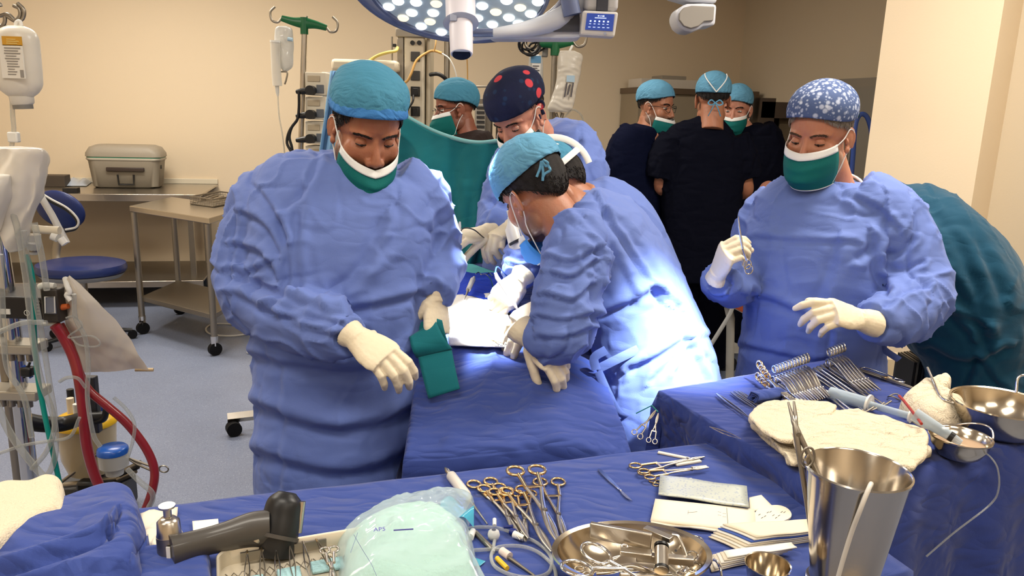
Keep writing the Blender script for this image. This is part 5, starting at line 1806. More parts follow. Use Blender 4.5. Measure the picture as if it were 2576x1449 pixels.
for i in range(9):
 x0 = .012 + i * .026
 q.tube([tp(x0, .03, .0045), tp(x0 + .012, .055, .0045), tp(x0 + .024, .03, .0045)], .0008, 6)
 q.tube([tp(x0, .055, .0045), tp(x0 + .012, .03, .0045), tp(x0 + .024, .055, .0045)], .0008, 6)
q.build('zigzag_pattern', STEELD, t)
q = MB()
q.box(tp(.10, .013, .018), (.13, .003, .016), Matrix((ex, ey, Vector((0, 0, 1)))).transposed())
q.build('holder_rail', STEELD, t)
q = MB()
for i in range(6):
 p = tp(.045 + i * .021, .0112, .024)
 q.tube([p, p + ey * -.001], .0028, 10)
q.build('rail_holes', BLACK, t)
PADT = mat('pale teal foam pad', (168, 208, 214), .8, bump=(200, .4))
for i, (u, v, w_) in enumerate(((.035, .05, .03), (.085, .045, .034), (.135, .04, .05))):
 q = MB().box(tp(u + w_ / 2, v + .02, .008), (w_, .03, .006), Matrix((ex, ey, Vector((0, 0, 1)))).transposed())
 solo(q, 'foam_pad', PADT, 'pale teal foam pad in the tray, %s from the left' % ('first', 'second', 'third')[i], 'pad', 'teal pads in the tray', bevel=.002)
for i in range(6):
 b = tp(.045 + i * .021, .016, .026)
 e = tp(.040 + i * .0225 + (.015 if i == 5 else 0), .10, .012)
 o = thing('forceps', 'fine forceps hanging on the tray rail, %s from the left' % ('first', 'second', 'third', 'fourth', 'fifth', 'sixth')[i], 'forceps', (0, 0, 0), 'forceps in the tray')
 L = .10
 for s in (-1, 1):
  q = MB().tube(catmull([(0, 0, .001), (.02, s * .0022, .001), (.055, s * .0042, .001), (L, s * .0006, .001)], 5), interp([.0018, .0022, .002, .0007], 5), 8, sq=(1, .6))
  q.build('tine', STEELD if i % 2 else CHROME, o)
 MB().tube([(-.006, 0, .001), (.004, 0, .001)], [.001, .002], 8).build('butt', GOLD if i in (0, 1, 5) else STEEL, o)
 place(o, b, e - b, Vector((0, 0, 1)), (e - b).length / L)
o = clamp('clamp', .13, .011, .010, False, .62, 'ringed clamp lying in the right end of the tray beside the plastic pack', None)
put(o, (829, 1388), (838, 1470), .13, ZF + .03)
def pack():
 t = thing('plastic_pack', 'large clear plastic pack full of pale teal pads at bottom centre', 'plastic pack', PZ(1020, 1440, ZF))
 poly = [(850, 1368), (905, 1325), (980, 1292), (1060, 1268), (1120, 1262), (1186, 1262), (1192, 1280), (1180, 1330), (1196, 1400), (1204, 1449), (1215, 1530), (880, 1540), (850, 1440)]
 def blob(nm, poly, h, m, seed, amp, sc, z0=ZF):
  o = catmull([PZ(x, y, z0) for x, y in poly], 9, True)
  c = sum(o, Vector()) / len(o)
  q = MB()
  nr = 26
  rs = []
  for j in range(nr + 1):
   r = 1 - j / nr
   rs.append([c + (p - c) * max(r, .002) + Vector((0, 0, h * (1 - r ** 3.5) ** .6)) for p in o])
  q.rings(rs, cap=False)
  A = q.arr()
  k = np.repeat(np.array([min(1, j / nr * 5) for j in range(nr + 1)]), len(o))
  A[:, 2] += k * amp * (crumple(A, sc, seed) - .3) + k * amp * .5 * (crumple(A, sc * 2.3, seed + 3) - .3)
  A[:, 2] = np.maximum(A[:, 2], z0 + .001)
  return mkobj(nm, A.tolist(), q.f, m, t, True, auto=False)
 blob('teal_padding', [(870, 1372), (930, 1328), (1010, 1298), (1080, 1290), (1120, 1300), (1165, 1340), (1180, 1400), (1180, 1500), (900, 1520)], .048, mat('mint padding', (188, 216, 202), .85, bump=(120, .4), var=(9, .12)), 121, .012, 22)
 blob('film_bag', poly, .058, clear('pack film', (236, 246, 246), .80, .06, (214, 232, 236)), 123, .013, 38)
 q = MB().grid(lambda u, w: PZ(1108 + 84 * u, 1262 + 50 * w + 6 * u, ZF + .03) + Vector((0, 0, .012 * math.sin(u * 6 + w * 4))), 12, 12)
 q.build('teal_flap', clear('teal film', (120, 200, 220), .35, .1, (80, 176, 206)), t, auto=False)
 q = MB()
 for pts in ([(890, 1345), (910, 1380), (935, 1420), (950, 1455)], [(900, 1340), (882, 1390)]):
  q.tube([PZ(x, y, ZF + .062) for x, y in pts], .0006, 6, sq=(1, .3))
 q.build('printed_lines', mat('violet print', (90, 80, 170), .6), t)
 d = PZ(1040, 1330, ZF + .066) - PZ(940, 1338, ZF + .066)
 text('AP5', t, PZ(955, 1336, ZF + .070), d, Vector((0, -.35, 1)), .011, mat('violet print', (90, 80, 170), .6))
 q = MB()
 q.tube([PZ(990, 1334, ZF + .068), PZ(1040, 1331, ZF + .068)], .0012, 6, sq=(1, .3))
 q.build('printed_word', mat('violet print', (90, 80, 170), .6), t)
pack()
t = thing('infusion_tubing', 'coiled clear tubing with white connectors and blue tap between the pack and the bowl', 'tubing', PZ(1270, 1390, ZF))
q = MB()
for pts in ([(1176, 1330), (1205, 1326), (1250, 1328), (1290, 1340)], [(1310, 1348), (1345, 1362), (1375, 1385), (1388, 1410), (1380, 1440), (1345, 1452), (1290, 1447), (1245, 1425), (1236, 1395), (1255, 1376), (1310, 1374), (1355, 1390), (1392, 1425), (1400, 1460)],
   [(1190, 1384), (1250, 1382), (1275, 1390)], [(1246, 1352), (1242, 1372), (1241, 1390)]):
 q.tube(catmull([PZ(x, y, ZF + .006) for x, y in pts], 6), .0030, 8)
q.build('tube', TUBE, t)
q = MB()
q.tube([PZ(1284, 1336, ZF + .008), PZ(1298, 1340, ZF + .008)], .006, 10)
q.tube([PZ(1268, 1326, ZF + .010), PZ(1290, 1324, ZF + .014)], .003, 8)
q.build('blue_tap', mat('dark blue tap', (18, 36, 110), .35), t)
MB().tube([PZ(1293, 1344, ZF + .008), PZ(1318, 1354, ZF + .008)], [.0065, .005], 12).build('connector', WHITEP, t)
MB().tube([PZ(1190, 1335, ZF + .008), PZ(1182, 1352, ZF + .008)], [.005, .007], 12).build('connector', WHITEP, t)
MB().tube([PZ(1244, 1322, ZF + .016), PZ(1244, 1306, ZF + .02)], .0035, 10).build('connector', WHITEP, t)
q = MB()
q.lathe([(.004, -.009), (.009, -.006), (.0105, 0), (.009, .006), (.004, .009)], PZ(1242, 1345, ZF + .011), None, 20)
q.build('filter_disc', clear('milky filter', (236, 236, 236), .4, .3, (225, 225, 222)), t)
t = thing('probe', 'steel probe with a yellow band and white hub lying inside the coiled tubing', 'surgical tool', PZ(1270, 1400, ZF))
MB().tube([PZ(1196, 1340, ZF + .003), PZ(1238, 1382, ZF + .003)], .005, 10).build('shaft', STEELD, t)
MB().tube([PZ(1250, 1404, ZF + .006), PZ(1276, 1430, ZF + .006)], .0042, 10).build('yellow_band', YELP, t)
MB().tube([PZ(1262, 1386, ZF + .006), PZ(1282, 1400, ZF + .006)], .007, 12).build('hub', mat('pinkish hub', (220, 204, 196), .4), t)
MB().tube([PZ(1276, 1400, ZF + .005), PZ(1345, 1449, ZF + .004)], [.0035, .002], 8).build('tail', STEELD, t)
sheet('plastic_tab', ((1188, 1402), (1222, 1413), (1208, 1424), (1190, 1425)), ZF + .002, clear('teal film', (120, 200, 220), .35, .1, (80, 176, 206)), 'pointed teal plastic tab beside the clear pack', 'tab', th=.001)
ORD = ['first', 'second', 'third', 'fourth', 'fifth', 'sixth', 'seventh', 'eighth', 'ninth', 'tenth', 'eleventh', 'twelfth']
def side_clamp(name, L, rr, gold, label, group, m=None):
 """clamp lying on its edge: seen side-on, ring stacked on ring"""
 t = thing(name, label, 'surgical clamp', (0, 0, 0), group)
 m = m or STEEL
 for s in (0, 1):
  z = .004 + s * .018
  q = MB().tube(catmull([(.012, 0, z), (.05, 0, z * .9 + .001), (L * .66, 0, .009 - s * .001), (L, 0, .008)], 5), interp([.003, .0028, .0038, .0014], 5), 8)
  sh = q.build('shank', m, t)
  q = MB().tube([Vector((-.002 + rr * 1.1 * math.cos(a), 0, z + rr * (1 if s else .0) - (rr if s else 0) * .0 + rr * .75 * math.sin(a) + (.006 if s else .008))) for a in np.linspace(0, 2 * PI, 20, endpoint=False)], .0026, 8, closed=True)
  q.build('finger_ring', GOLD if gold else m, sh)
 MB().tube([(L * .66, -.004, .0085), (L * .66, .004, .0085)], .0038, 12).build('pivot_screw', STEELD, t)
 return t
for i in range(4):
 f = i / 3
 o = side_clamp('needle_holder', .17, .011, True, 'gold-handled needle holder at the left of the instrument rows, %s of four from the left' % ORD[i], 'gold needle holders on the raised table')
 put(o, (1908 + 20 * f, 962 + 16 * f), (2012 + 24 * f, 1036 - 6 * f), .17, ZU + .010)
for i in range(12):
 f = i / 11
 o = side_clamp('hemostat', .14, .0105, False, 'steel hemostat, %s from the left in the close row of twelve' % ORD[i], 'row of twelve hemostats', STEEL if i % 3 else CHROME)
 put(o, (1946 + 80 * f, 968 - 22 * f), (2020 + 66 * f, 1022 - 14 * f), .14, ZU + .010)
for i in range(8):
 f = i / 7
 t = thing('suction_tube', 'long slim steel instrument, %s from the left of the eight with bent tips' % ORD[i], 'surgical tool', (0, 0, 0), 'long bent-tip instruments')
 L = .24
 q = MB().tube(catmull([(0, 0, .006), (.05, 0, .006), (L * .7, 0, .005), (L * .95, 0, .005)], 4), interp([.0036, .003, .0026, .0022], 4), 8)
 q.build('shaft', CHROME if i % 2 else STEEL, t)
 q = MB().tube(catmull([(L * .95, 0, .005), (L * .985, .002 * (1 if i % 2 else -1), .006), (L, .012, .012 + .003 * (i % 3))], 4), .0021, 8)
 q.build('bent_tip', STEEL, t)
 q = MB().tube([(-.012, 0, .006), (0, 0, .006), (.010, 0, .006)], [.0045, .006, .0036], 10)
 q.build('grip', GOLD if i == 3 else STEELD, t)
 put(t, (2018 + 62 * f, 953 - 25 * f), (2164 + 62 * f - (18 if i < 2 else 0), 1052 - 26 * f), L, ZU + .004 + .004 * (i % 2))
for i in range(6):
 f = i / 5
 o = side_clamp('long_clamp', .19, .0115, False, 'long steel clamp, %s from the left of the six stacked at the far corner' % ORD[i], 'six long clamps at the far corner')
 put(o, (2082 + 34 * f, 926 - 10 * f), (2170 + 44 * f, 996 - 6 * f), .19, ZU + .014)
t = thing('long_scissors', 'long steel scissors with wire ring lying at the back edge of the raised table', 'scissors', (0, 0, 0))
L = .22
for s in (-1, 1):
 MB().tube(catmull([(0, s * .008, .004), (.04, s * .006, .004), (L * .45, 0, .004 + .002 * s), (L, s * .003, .004)], 5), interp([.003, .0036, .0045, .0016], 5), 8, sq=(1, .7)).build('blade_arm', STEELD, t)
MB().tube(catmull([(.01, .012, .006), (.02, .026, .008), (.10, .024, .008), (.12, .004, .008)], 5), .0022, 8).build('wire_loop', CHROME, t)
MB().tube([Vector((L * .58 + .016 * math.cos(a), .016 + .010 * math.sin(a), .007)) for a in np.linspace(0, 2 * PI, 20, endpoint=False)], .002, 8, closed=True).build('finger_ring', CHROME, t)
MB().box((L * .44, 0, .007), (.012, .016, .008)).build('joint', GOLD, t, bevel=.001)
put(t, (2150, 930), (2330, 992), L, ZU + .003)
for i, (a, b, lb) in enumerate((((1802, 995), (1886, 1056), 'long flat steel forceps nearest the left edge of the raised table'), ((1838, 990), (1912, 1038), 'dark steel forceps left of the rolled blue towel, front one'),
        ((1846, 987), (1918, 1030), 'dark steel forceps left of the rolled blue towel, middle one'), ((1856, 986), (1922, 1024), 'dark steel forceps touching the rolled blue towel'))):
 o = thing('forceps', lb, 'forceps', (0, 0, 0), 'forceps at the left of the raised table')
 L = .15
 for s in (-1, 1):
  MB().tube(catmull([(0, 0, .004), (.03, s * .003, .004), (.09, s * .005, .004), (L, s * .0008, .004)], 5), interp([.0024, .0034, .0028, .0009], 5), 8, sq=(1, .6)).build('tine', STEELD if i else STEEL, o)
 put(o, a, b, L, ZU + .004)
o = thing('forceps', 'fine steel forceps hanging on the sloping drape at the left side of the raised table', 'forceps', (0, 0, 0))
for s in (-1, 1):
 MB().tube(catmull([(0, 0, .003), (.03, s * .003, .003), (.07, s * .004, .003), (.11, s * .0006, .003)], 5), interp([.002, .003, .0026, .0008], 5), 8, sq=(1, .6)).build('tine', CHROME, o)
p0, p1 = P(1786, 1075, 1.49), P(1866, 1106, 1.43)
place(o, p0, p1 - p0, Vector((-.6, -.3, .7)), (p1 - p0).length / .11)
q = MB()
a_, b_ = PZ(1893, 1003, ZU + .014), PZ(1962, 992, ZU + .014)
X = (b_ - a_).normalized()
Yv = Vector((-X.y, X.x, 0))
for k in range(2):
 pass
pts = []
def roll(u, w):
 th = w * 5 * PI
 r = .004 + .013 * w
 return a_.lerp(b_, u) + Yv * (r * math.cos(th)) + Vector((0, 0, r * math.sin(th) + .001)) + X * (.004 * math.sin(th * 3))
q.grid(roll, 14, 80)
solo(q, 'rolled_towel', DRAPE, 'small rolled dark blue towel beside the gold needle holders', 'towel', solid=.0025, auto=False)
TW2 = mat('cream gauze stack', (228, 213, 186), .9, bump=(300, .6), crease=(16, .6))
def layered(name, polys, z, h, m, label, cat, seed, amp=.004, jit=6, group=None):
 """folded cloth: several soft layers, each a little offset"""
 ctr = PZ(sum(p[0] for p in polys) / len(polys), sum(p[1] for p in polys) / len(polys), z)
 t = thing(name, label, cat, ctr, group)
 g = random.Random(seed)
 n = len(h)
 for k, hk in enumerate(h):
  z0 = z + sum(h[:k]) * .82
  o = catmull([PZ(x + g.uniform(-jit, jit), y + g.uniform(-jit, jit) * .6, z0) for x, y in polys], 7, True)
  c = sum(o, Vector()) / len(o)
  q = MB()
  rs = [[c + (p - c) * r + Vector((0, 0, hk * zz)) for p in o] for r, zz in ((.9, 0), (.97, .04), (1., .35), (1., .6), (.975, .92), (.93, 1.), (.8, 1.), (.65, 1.), (.5, 1.), (.35, 1.), (.2, 1.), (.06, 1.), (.001, 1.))]
  q.rings(rs, cap=False)
  A = q.arr()
  A[:, 2] += amp * (crumple(A, 13, seed + k) - .3) * (1.8 if k == n - 1 else 1) + amp * .7 * (ridge(A * np.array([26, 14, 9]), seed + k) ** 3 - .2)
  A[:, :2] += .006 * (np.stack([vn(A * 45, seed + 3 + k), vn(A * 45, seed + 4 + k)], 1) - .5)
  q.v = A.tolist()
  q.build('cloth_layer', m, t, auto=False)
layered('gauze_stack', [(1884, 1052), (1930, 1022), (2000, 1016), (2080, 1022), (2100, 1034), (2080, 1058), (2030, 1075), (2020, 1112), (1960, 1112), (1905, 1082)], ZU, [.011, .010, .011, .010, .009], TW2,
  'pile of folded white gauze left of the big cream towel on the raised table', 'gauze', 131)
layered('gauze_stack', [(1892, 1078), (1930, 1078), (1985, 1092), (2030, 1120), (2030, 1160), (1990, 1176), (1968, 1150), (1930, 1112)], ZU - .002, [.010, .010, .009], TW2,
  'lower folded gauze spilling over the left edge of the raised table', 'gauze', 133)
layered('large_towel', [(2000, 1092), (2060, 1056), (2130, 1050), (2220, 1064), (2290, 1084), (2325, 1100), (2326, 1130), (2336, 1150), (2310, 1172), (2270, 1188), (2120, 1180), (2020, 1150)], ZU, [.015, .014, .015, .014], TW2,
  'big folded cream towel in the middle of the raised table behind the bucket', 'towel', 135, .009, 9)
lump('crumpled_gauze', [(2258, 1038), (2290, 1012), (2330, 1000), (2352, 985), (2378, 990), (2384, 1030), (2420, 1045), (2432, 1075), (2390, 1095), (2330, 1080), (2290, 1060)], ZU, .055, TW2,
     'crumpled white gauze heaped against the large bowl at right', 'gauze', 141, .020, 16)
lump('gauze_twist', [(2352, 985), (2362, 968), (2378, 970), (2390, 985), (2380, 1000), (2360, 1003)], ZU + .035, .030, TW2, 'twisted gauze tip standing up beside the rim of the large bowl', 'gauze', 143, .010, 20)
t = thing('syringe', 'large clear syringe lying behind the big cream towel on the raised table', 'syringe', (0, 0, 0))
MB().tube([(0, 0, .014), (.075, 0, .014)], .013, 20).build('barrel', clear('syringe plastic', (232, 240, 246), .6, .1, (200, 214, 226)), t)
MB().tube([(.074, 0, .014), (.078, 0, .014)], .019, 20).build('flange', WHITEP, t)
MB().tube([(.02, 0, .014), (.15, 0, .014)], .007, 10).build('plunger', clear('syringe plastic', (232, 240, 246), .6, .1, (200, 214, 226)), t)
MB().tube([(.150, 0, .014), (.153, 0, .014)], .013, 18).build('thumb_rest', WHITEP, t)
MB().tube([(-.014, 0, .014), (0, 0, .014)], .004, 10).build('tip', WHITEP, t)
put(t, (2086, 1006), (2290, 1066), .153, ZU + .001)
SB = PZ(2408, 1150, ZU)
def round_bowl(name, label, c, r, h, m=BOWLM, rim=True):
 t = thing(name, label, 'bowl', c)
 MB().lathe([(.001, .001), (r * .55, .001), (r * .72, h * .18), (r * .92, h * .62), (r * .985, h), (r * 1.03, h + .002), (r * 1.03, h - .001), (r * .97, h - .003), (r * .90, h * .62 - .001), (r * .70, h * .18 + .0005), (r * .54, .003), (.001, .003)], c, None, 64).build('bowl', m, t)
 return t
t = round_bowl('small_steel_bowl', 'small steel bowl holding syringe tips, in front of the crumpled gauze', SB, .056, .044)
MB().lathe([(.001, .0), (.0495, 0), (.0495, .0006), (.001, .0006)], SB + Vector((0, 0, .026)), None, 40).build('liquid', clear('pale rusty liquid', (214, 180, 140), .3, .05, (200, 170, 140)), t)
MB().tube([SB + Vector((.056 * math.cos(a) * 1.0, .056 * math.sin(a), .048 + .0 * a)) + Vector((.010 * math.sin((a + .3) / 1.5 * PI), 0, .012 * math.sin((a + .3) / 1.5 * PI))) for a in np.linspace(-.3, 1.2, 14)], .002, 8).build('handle', CHROME, t)
LB = PZ(2508, 1092, ZU)
t = round_bowl('large_steel_bowl', 'large steel basin at the right end of the raised table', LB, .098, .072)
MB().tube(catmull([LB + Vector((.070, .066, .072)), LB + Vector((.078, .078, .105)), LB + Vector((.10, .066, .108)), LB + Vector((.098, .03, .074))], 6), .003, 8).build('handle', CHROME, t)
t = thing('suction_cannula', 'bent steel suction tube resting across the rim of the large basin', 'surgical tool', LB + Vector((-.1, 0, .09)))
MB().tube(catmull([P(2333, 925, 1.74), P(2352, 968, 1.68), P(2368, 1000, 1.62), P(2400, 1014, 1.59), P(2450, 1034, 1.57), P(2520, 1058, 1.56)], 6), .0030, 8).build('shaft', CHROME, t)
for i, (a, b, lb) in enumerate((((2300, 1048), (2400, 1130), 'clear syringe with dark plunger standing in the small bowl'),)):
 t = thing('small_syringe', lb, 'syringe', PZ(*b, ZU))
 p0, p1 = PZ(2300, 1042, ZU + .07), SB + Vector((-.004, -.012, .036))
 MB().tube([p0, p0.lerp(p1, .75)], [.014, .010], 16).build('barrel', clear('syringe plastic', (232, 240, 246), .6, .1, (200, 214, 226)), t)
 MB().tube([p0.lerp(p1, .74), p0.lerp(p1, .84)], .010, 16).build('dark_plunger', BLACK, t)
 MB().tube([p0.lerp(p1, .84), p1], [.009, .006], 12).build('nozzle', clear('syringe plastic', (232, 240, 246), .6, .1, (200, 214, 226)), t)
t = thing('red_catheter', 'thin red rubber catheter leaning on the crumpled gauze', 'catheter', PZ(2300, 1060, ZU))
MB().tube(catmull([P(2262, 996, 1.60), P(2275, 1010, 1.57), P(2300, 1042, 1.50), P(2318, 1066, 1.45)], 5), .003, 8).build('tube', mat('red rubber', (150, 44, 34), .4), t)
t = thing('wire_clamp', 'pair of thin steel ring handles behind the red catheter', 'surgical clamp', PZ(2265, 1000, ZU))
for i, c in enumerate(((2250, 998), (2290, 996))):
 cc = PZ(*c, ZU + .008)
 MB().tube([cc + Vector((.014 * math.cos(a), .013 * math.sin(a), .004 * math.sin(a * 2))) for a in np.linspace(0, 2 * PI, 20, endpoint=False)], .0018, 6, closed=True).build('finger_ring', STEELD, t)
t = thing('thin_tubing', 'thin clear line hanging from the small bowl down the front of the raised table', 'tubing', P(2500, 1200, 1.38))
MB().tube(catmull([P(2470, 1135, 1.40), P(2492, 1150, 1.385), P(2510, 1180, 1.372), P(2512, 1230, 1.37), P(2490, 1270, 1.372), P(2400, 1340, 1.36), P(2330, 1400, 1.34)], 7), .0018, 6).build('tube', TUBE, t)
for i, (a, b, lb) in enumerate((((1604, 1092), (1650, 1032), 'steel clamp hanging on the patient drape beside the raised table, left one'), ((1640, 1108), (1656, 1040), 'steel clamp hanging on the patient drape, right one, with a green thread'))):
 o = clamp('towel_clamp', .15, .0115, .016, False, .62, lb, 'clamps hanging on the patient drape')
 p0, p1 = P(*a, 1.56), P(*b, 1.60)
 place(o, p0, p1 - p0, Vector((-.3, -1, .3)), (p1 - p0).length / .15)
t = thing('green_thread', 'green suture thread running up from the hanging clamps', 'thread', P(1652, 1040, 1.60))
MB().tube([P(1655, 1036, 1.605), P(1640, 1020, 1.64), P(1600, 1040, 1.66)], .0012, 6).build('thread', mat('green thread', (30, 130, 100), .5), t)
t = thing('scissors', 'small gold-handled scissors lying on the patient drape below the white cloth', 'scissors', (0, 0, 0))
L = .09
for s in (-1, 1):
 MB().tube(catmull([(.008, s * .016, .003), (.03, s * .009, .003), (.05, 0, .003 + s * .001), (L, -s * .004, .003)], 4), interp([.0024, .0028, .0028, .001], 4), 8).build('blade_arm', GOLD, t)
 MB().tube([Vector((-.004 + .013 * math.cos(a), s * .018 + .010 * math.sin(a), .003)) for a in np.linspace(0, 2 * PI, 18, endpoint=False)], .002, 6, closed=True).build('finger_ring', CHROME, t)
p0, p1 = on_patient(1262, 894, .03), on_patient(1226, 880, .03)
place(t, p0, p1 - p0, Vector((0, 0, 1)), (p1 - p0).length / L)
t = thing('scalpel', 'scalpel with white handle lying across the blue towel and the white cloth', 'scalpel', (0, 0, 0))
MB().tube([(0, 0, .005), (.01, 0, .005), (.015, 0, .005), (.075, 0, .005)], [.003, .003, .006, .005], 10, sq=(1, 1)).build('handle', WHITEP, t)
MB().tube([(.075, 0, .005), (.12, 0, .002)], [.003, .0006], 8).build('blade', STEEL, t)
p0, p1 = on_patient(1192, 736, .045), on_patient(1168, 782, .034)
place(t, p0, p1 - p0, Vector((0, 0, 1)), (p1 - p0).length / .12)
t = thing('wire_retractor', 'thin bent steel wires lying on the blue towel behind the scalpel', 'retractor', on_patient(1220, 735, .04))
MB().tube(catmull([on_patient(x, y, .046) for x, y in ((1196, 722), (1204, 718), (1210, 724), (1222, 724), (1234, 738), (1240, 760))], 5), .0022, 6).build('wire', CHROME, t)
MB().tube(catmull([on_patient(x, y, .046) for x, y in ((1222, 724), (1230, 720), (1238, 728))], 5), .0022, 6).build('wire', CHROME, t)
def bx(q, X0, X1, d0, d1, z0, z1):
 """box along the back wall: X range, distances from the wall, heights"""
 a, b = wall_pt(X0, 0, d0), wall_pt(X1, 0, d0)
 c, d = wall_pt(X1, 0, d1), wall_pt(X0, 0, d1)
 q.add([Vector((p.x, p.y, z)) for z in (z0, z1) for p in (a, b, c, d)], [(0, 1, 2, 3), (7, 6, 5, 4), (0, 4, 5, 1), (1, 5, 6, 2), (2, 6, 7, 3), (3, 7, 4, 0)])
 return q
t = thing('steel_bench', 'long stainless steel bench with a lower shelf against the cream back wall', 'bench', wall_pt(-3.4, 0, .4))
bx(MB(), -4.4, -2.62, .02, .86, .885, .90).build('top', STEEL, t, bevel=.003)
bx(MB(), -4.4, -2.62, .855, .875, .845, .90).build('front_lip', STEEL, t, bevel=.003)
bx(MB(), -4.4, -2.64, .04, .86, .205, .22).build('shelf', STEELD, t, bevel=.003)
bx(MB(), -4.4, -2.64, .855, .87, .17, .22).build('shelf_lip', STEEL, t, bevel=.003)
bx(MB(), -4.4, -2.62, .004, .02, .90, .945).build('splash_back', mat('cream enamel', (222, 210, 186), .35), t, bevel=.003)
for X in (-4.3, -2.72):
 for d in (.1, .78):
  bx(MB(), X - .02, X + .02, d - .02, d + .02, 0, .885).build('leg', STEELD, t, bevel=.003)
t = thing('equipment_case', 'grey rounded equipment case with black handle on the steel bench', 'case', PZ(312, 478, .90))
cb = PZ(314, 474, .90)
s_ = (cb - EYE).length / F * 1.0
W_ = 168 * (cb.y / F) / 2
caseM = mat('grey case shell', (150, 140, 124), .5, bump=(200, .08))
def rrect(w, d, r, n=8):
 out = []
 for cx_, cy_, a0 in ((w - r, d - r, 0), (-w + r, d - r, PI / 2), (-w + r, -d + r, PI), (w - r, -d + r, 1.5 * PI)):
  for k in range(n):
   a = a0 + PI / 2 * k / (n - 1)
   out.append((cx_ + r * math.cos(a), cy_ + r * math.sin(a)))
 return out
Rb = Matrix((wd, -wn, Vector((0, 0, 1)))).transposed()
def shell_case(secs, rad=.07):
 rs = []
 for w, d, z in secs:
  rs.append([cb + Rb @ Vector((x, y + .14, z)) for x, y in rrect(w, d, min(rad, w * .9, d * .9))])
 return MB().rings(rs)
hgt = 106 * cb.y / F
shell_case([(W_ * .86, .12, .0), (W_ * .92, .135, .012), (W_ * 1.0, .15, hgt * .62), (W_ * 1.02, .152, hgt * .66)]).build('body', caseM, t)
shell_case([(W_ * 1.04, .156, hgt * .66), (W_ * 1.05, .158, hgt * .69), (W_ * 1.03, .156, hgt * .71)]).build('rim', mat('light grey rim', (176, 168, 152), .4), t)
shell_case([(W_ * 1.03, .155, hgt * .71), (W_ * 1.03, .155, hgt * .735)]).build('teal_seal', mat('green rubber seal', (20, 110, 80), .5), t)
shell_case([(W_ * 1.06, .158, hgt * .735), (W_ * 1.05, .157, hgt * .82), (W_ * .95, .145, hgt * .95), (W_ * .8, .12, hgt)]).build('lid', caseM, t)
f0 = cb + Rb @ Vector((0, -.012, 0))
q = MB().box(f0 + Rb @ Vector((.02, -.008, hgt * .45)), (W_ * 1.05, .02, .032), Rb)
q.build('dark_slot', mat('brown black grip', (52, 40, 34), .5), t, bevel=.006)
q = MB().tube([f0 + Rb @ Vector((x, -.012, z)) for x, z in ((-.06 + .02, hgt * .33), (-.055 + .02, hgt * .1), (.055 + .02, hgt * .1), (.06 + .02, hgt * .33))], .008, 8)
q.build('handle', BLACK, t)
for s in (-1, 1):
 MB().box(f0 + Rb @ Vector((s * (W_ * .97), .1, hgt * .5)), (.02, .03, .03), Rb).build('latch', BLACK, t, bevel=.003)
q = MB().box(PZ(132, 470, .90) + Vector((0, .06, .045)), (.17, .14, .09), Rb)
o = solo(q, 'dark_box', mat('dark brown box', (70, 60, 50), .6), 'dark brown box on the bench left of the grey case', 'box', smooth=False, bevel=.004)
q = MB().box(PZ(180, 484, .90) + Vector((0, .0, .018)), (.10, .08, .036), Rb)
solo(q, 'black_box', BLACK, 'small flat black box at the bench edge above the blue chair', 'box', smooth=False, bevel=.003)
q = MB().grid(lambda u, w: PZ(160 + 58 * u, 468 - 10 * w, .905) + Vector((0, .10 * w, .05 * math.sin(PI * u) * math.sin(PI * w) * (1 + .5 * math.sin(9 * u)) + .002)), 14, 10)
solo(q, 'plastic_packet', clear('bluish film', (214, 226, 240), .4, .2, (196, 208, 226)), 'crumpled pale plastic packet on the bench beside the grey case', 'packet', auto=False)
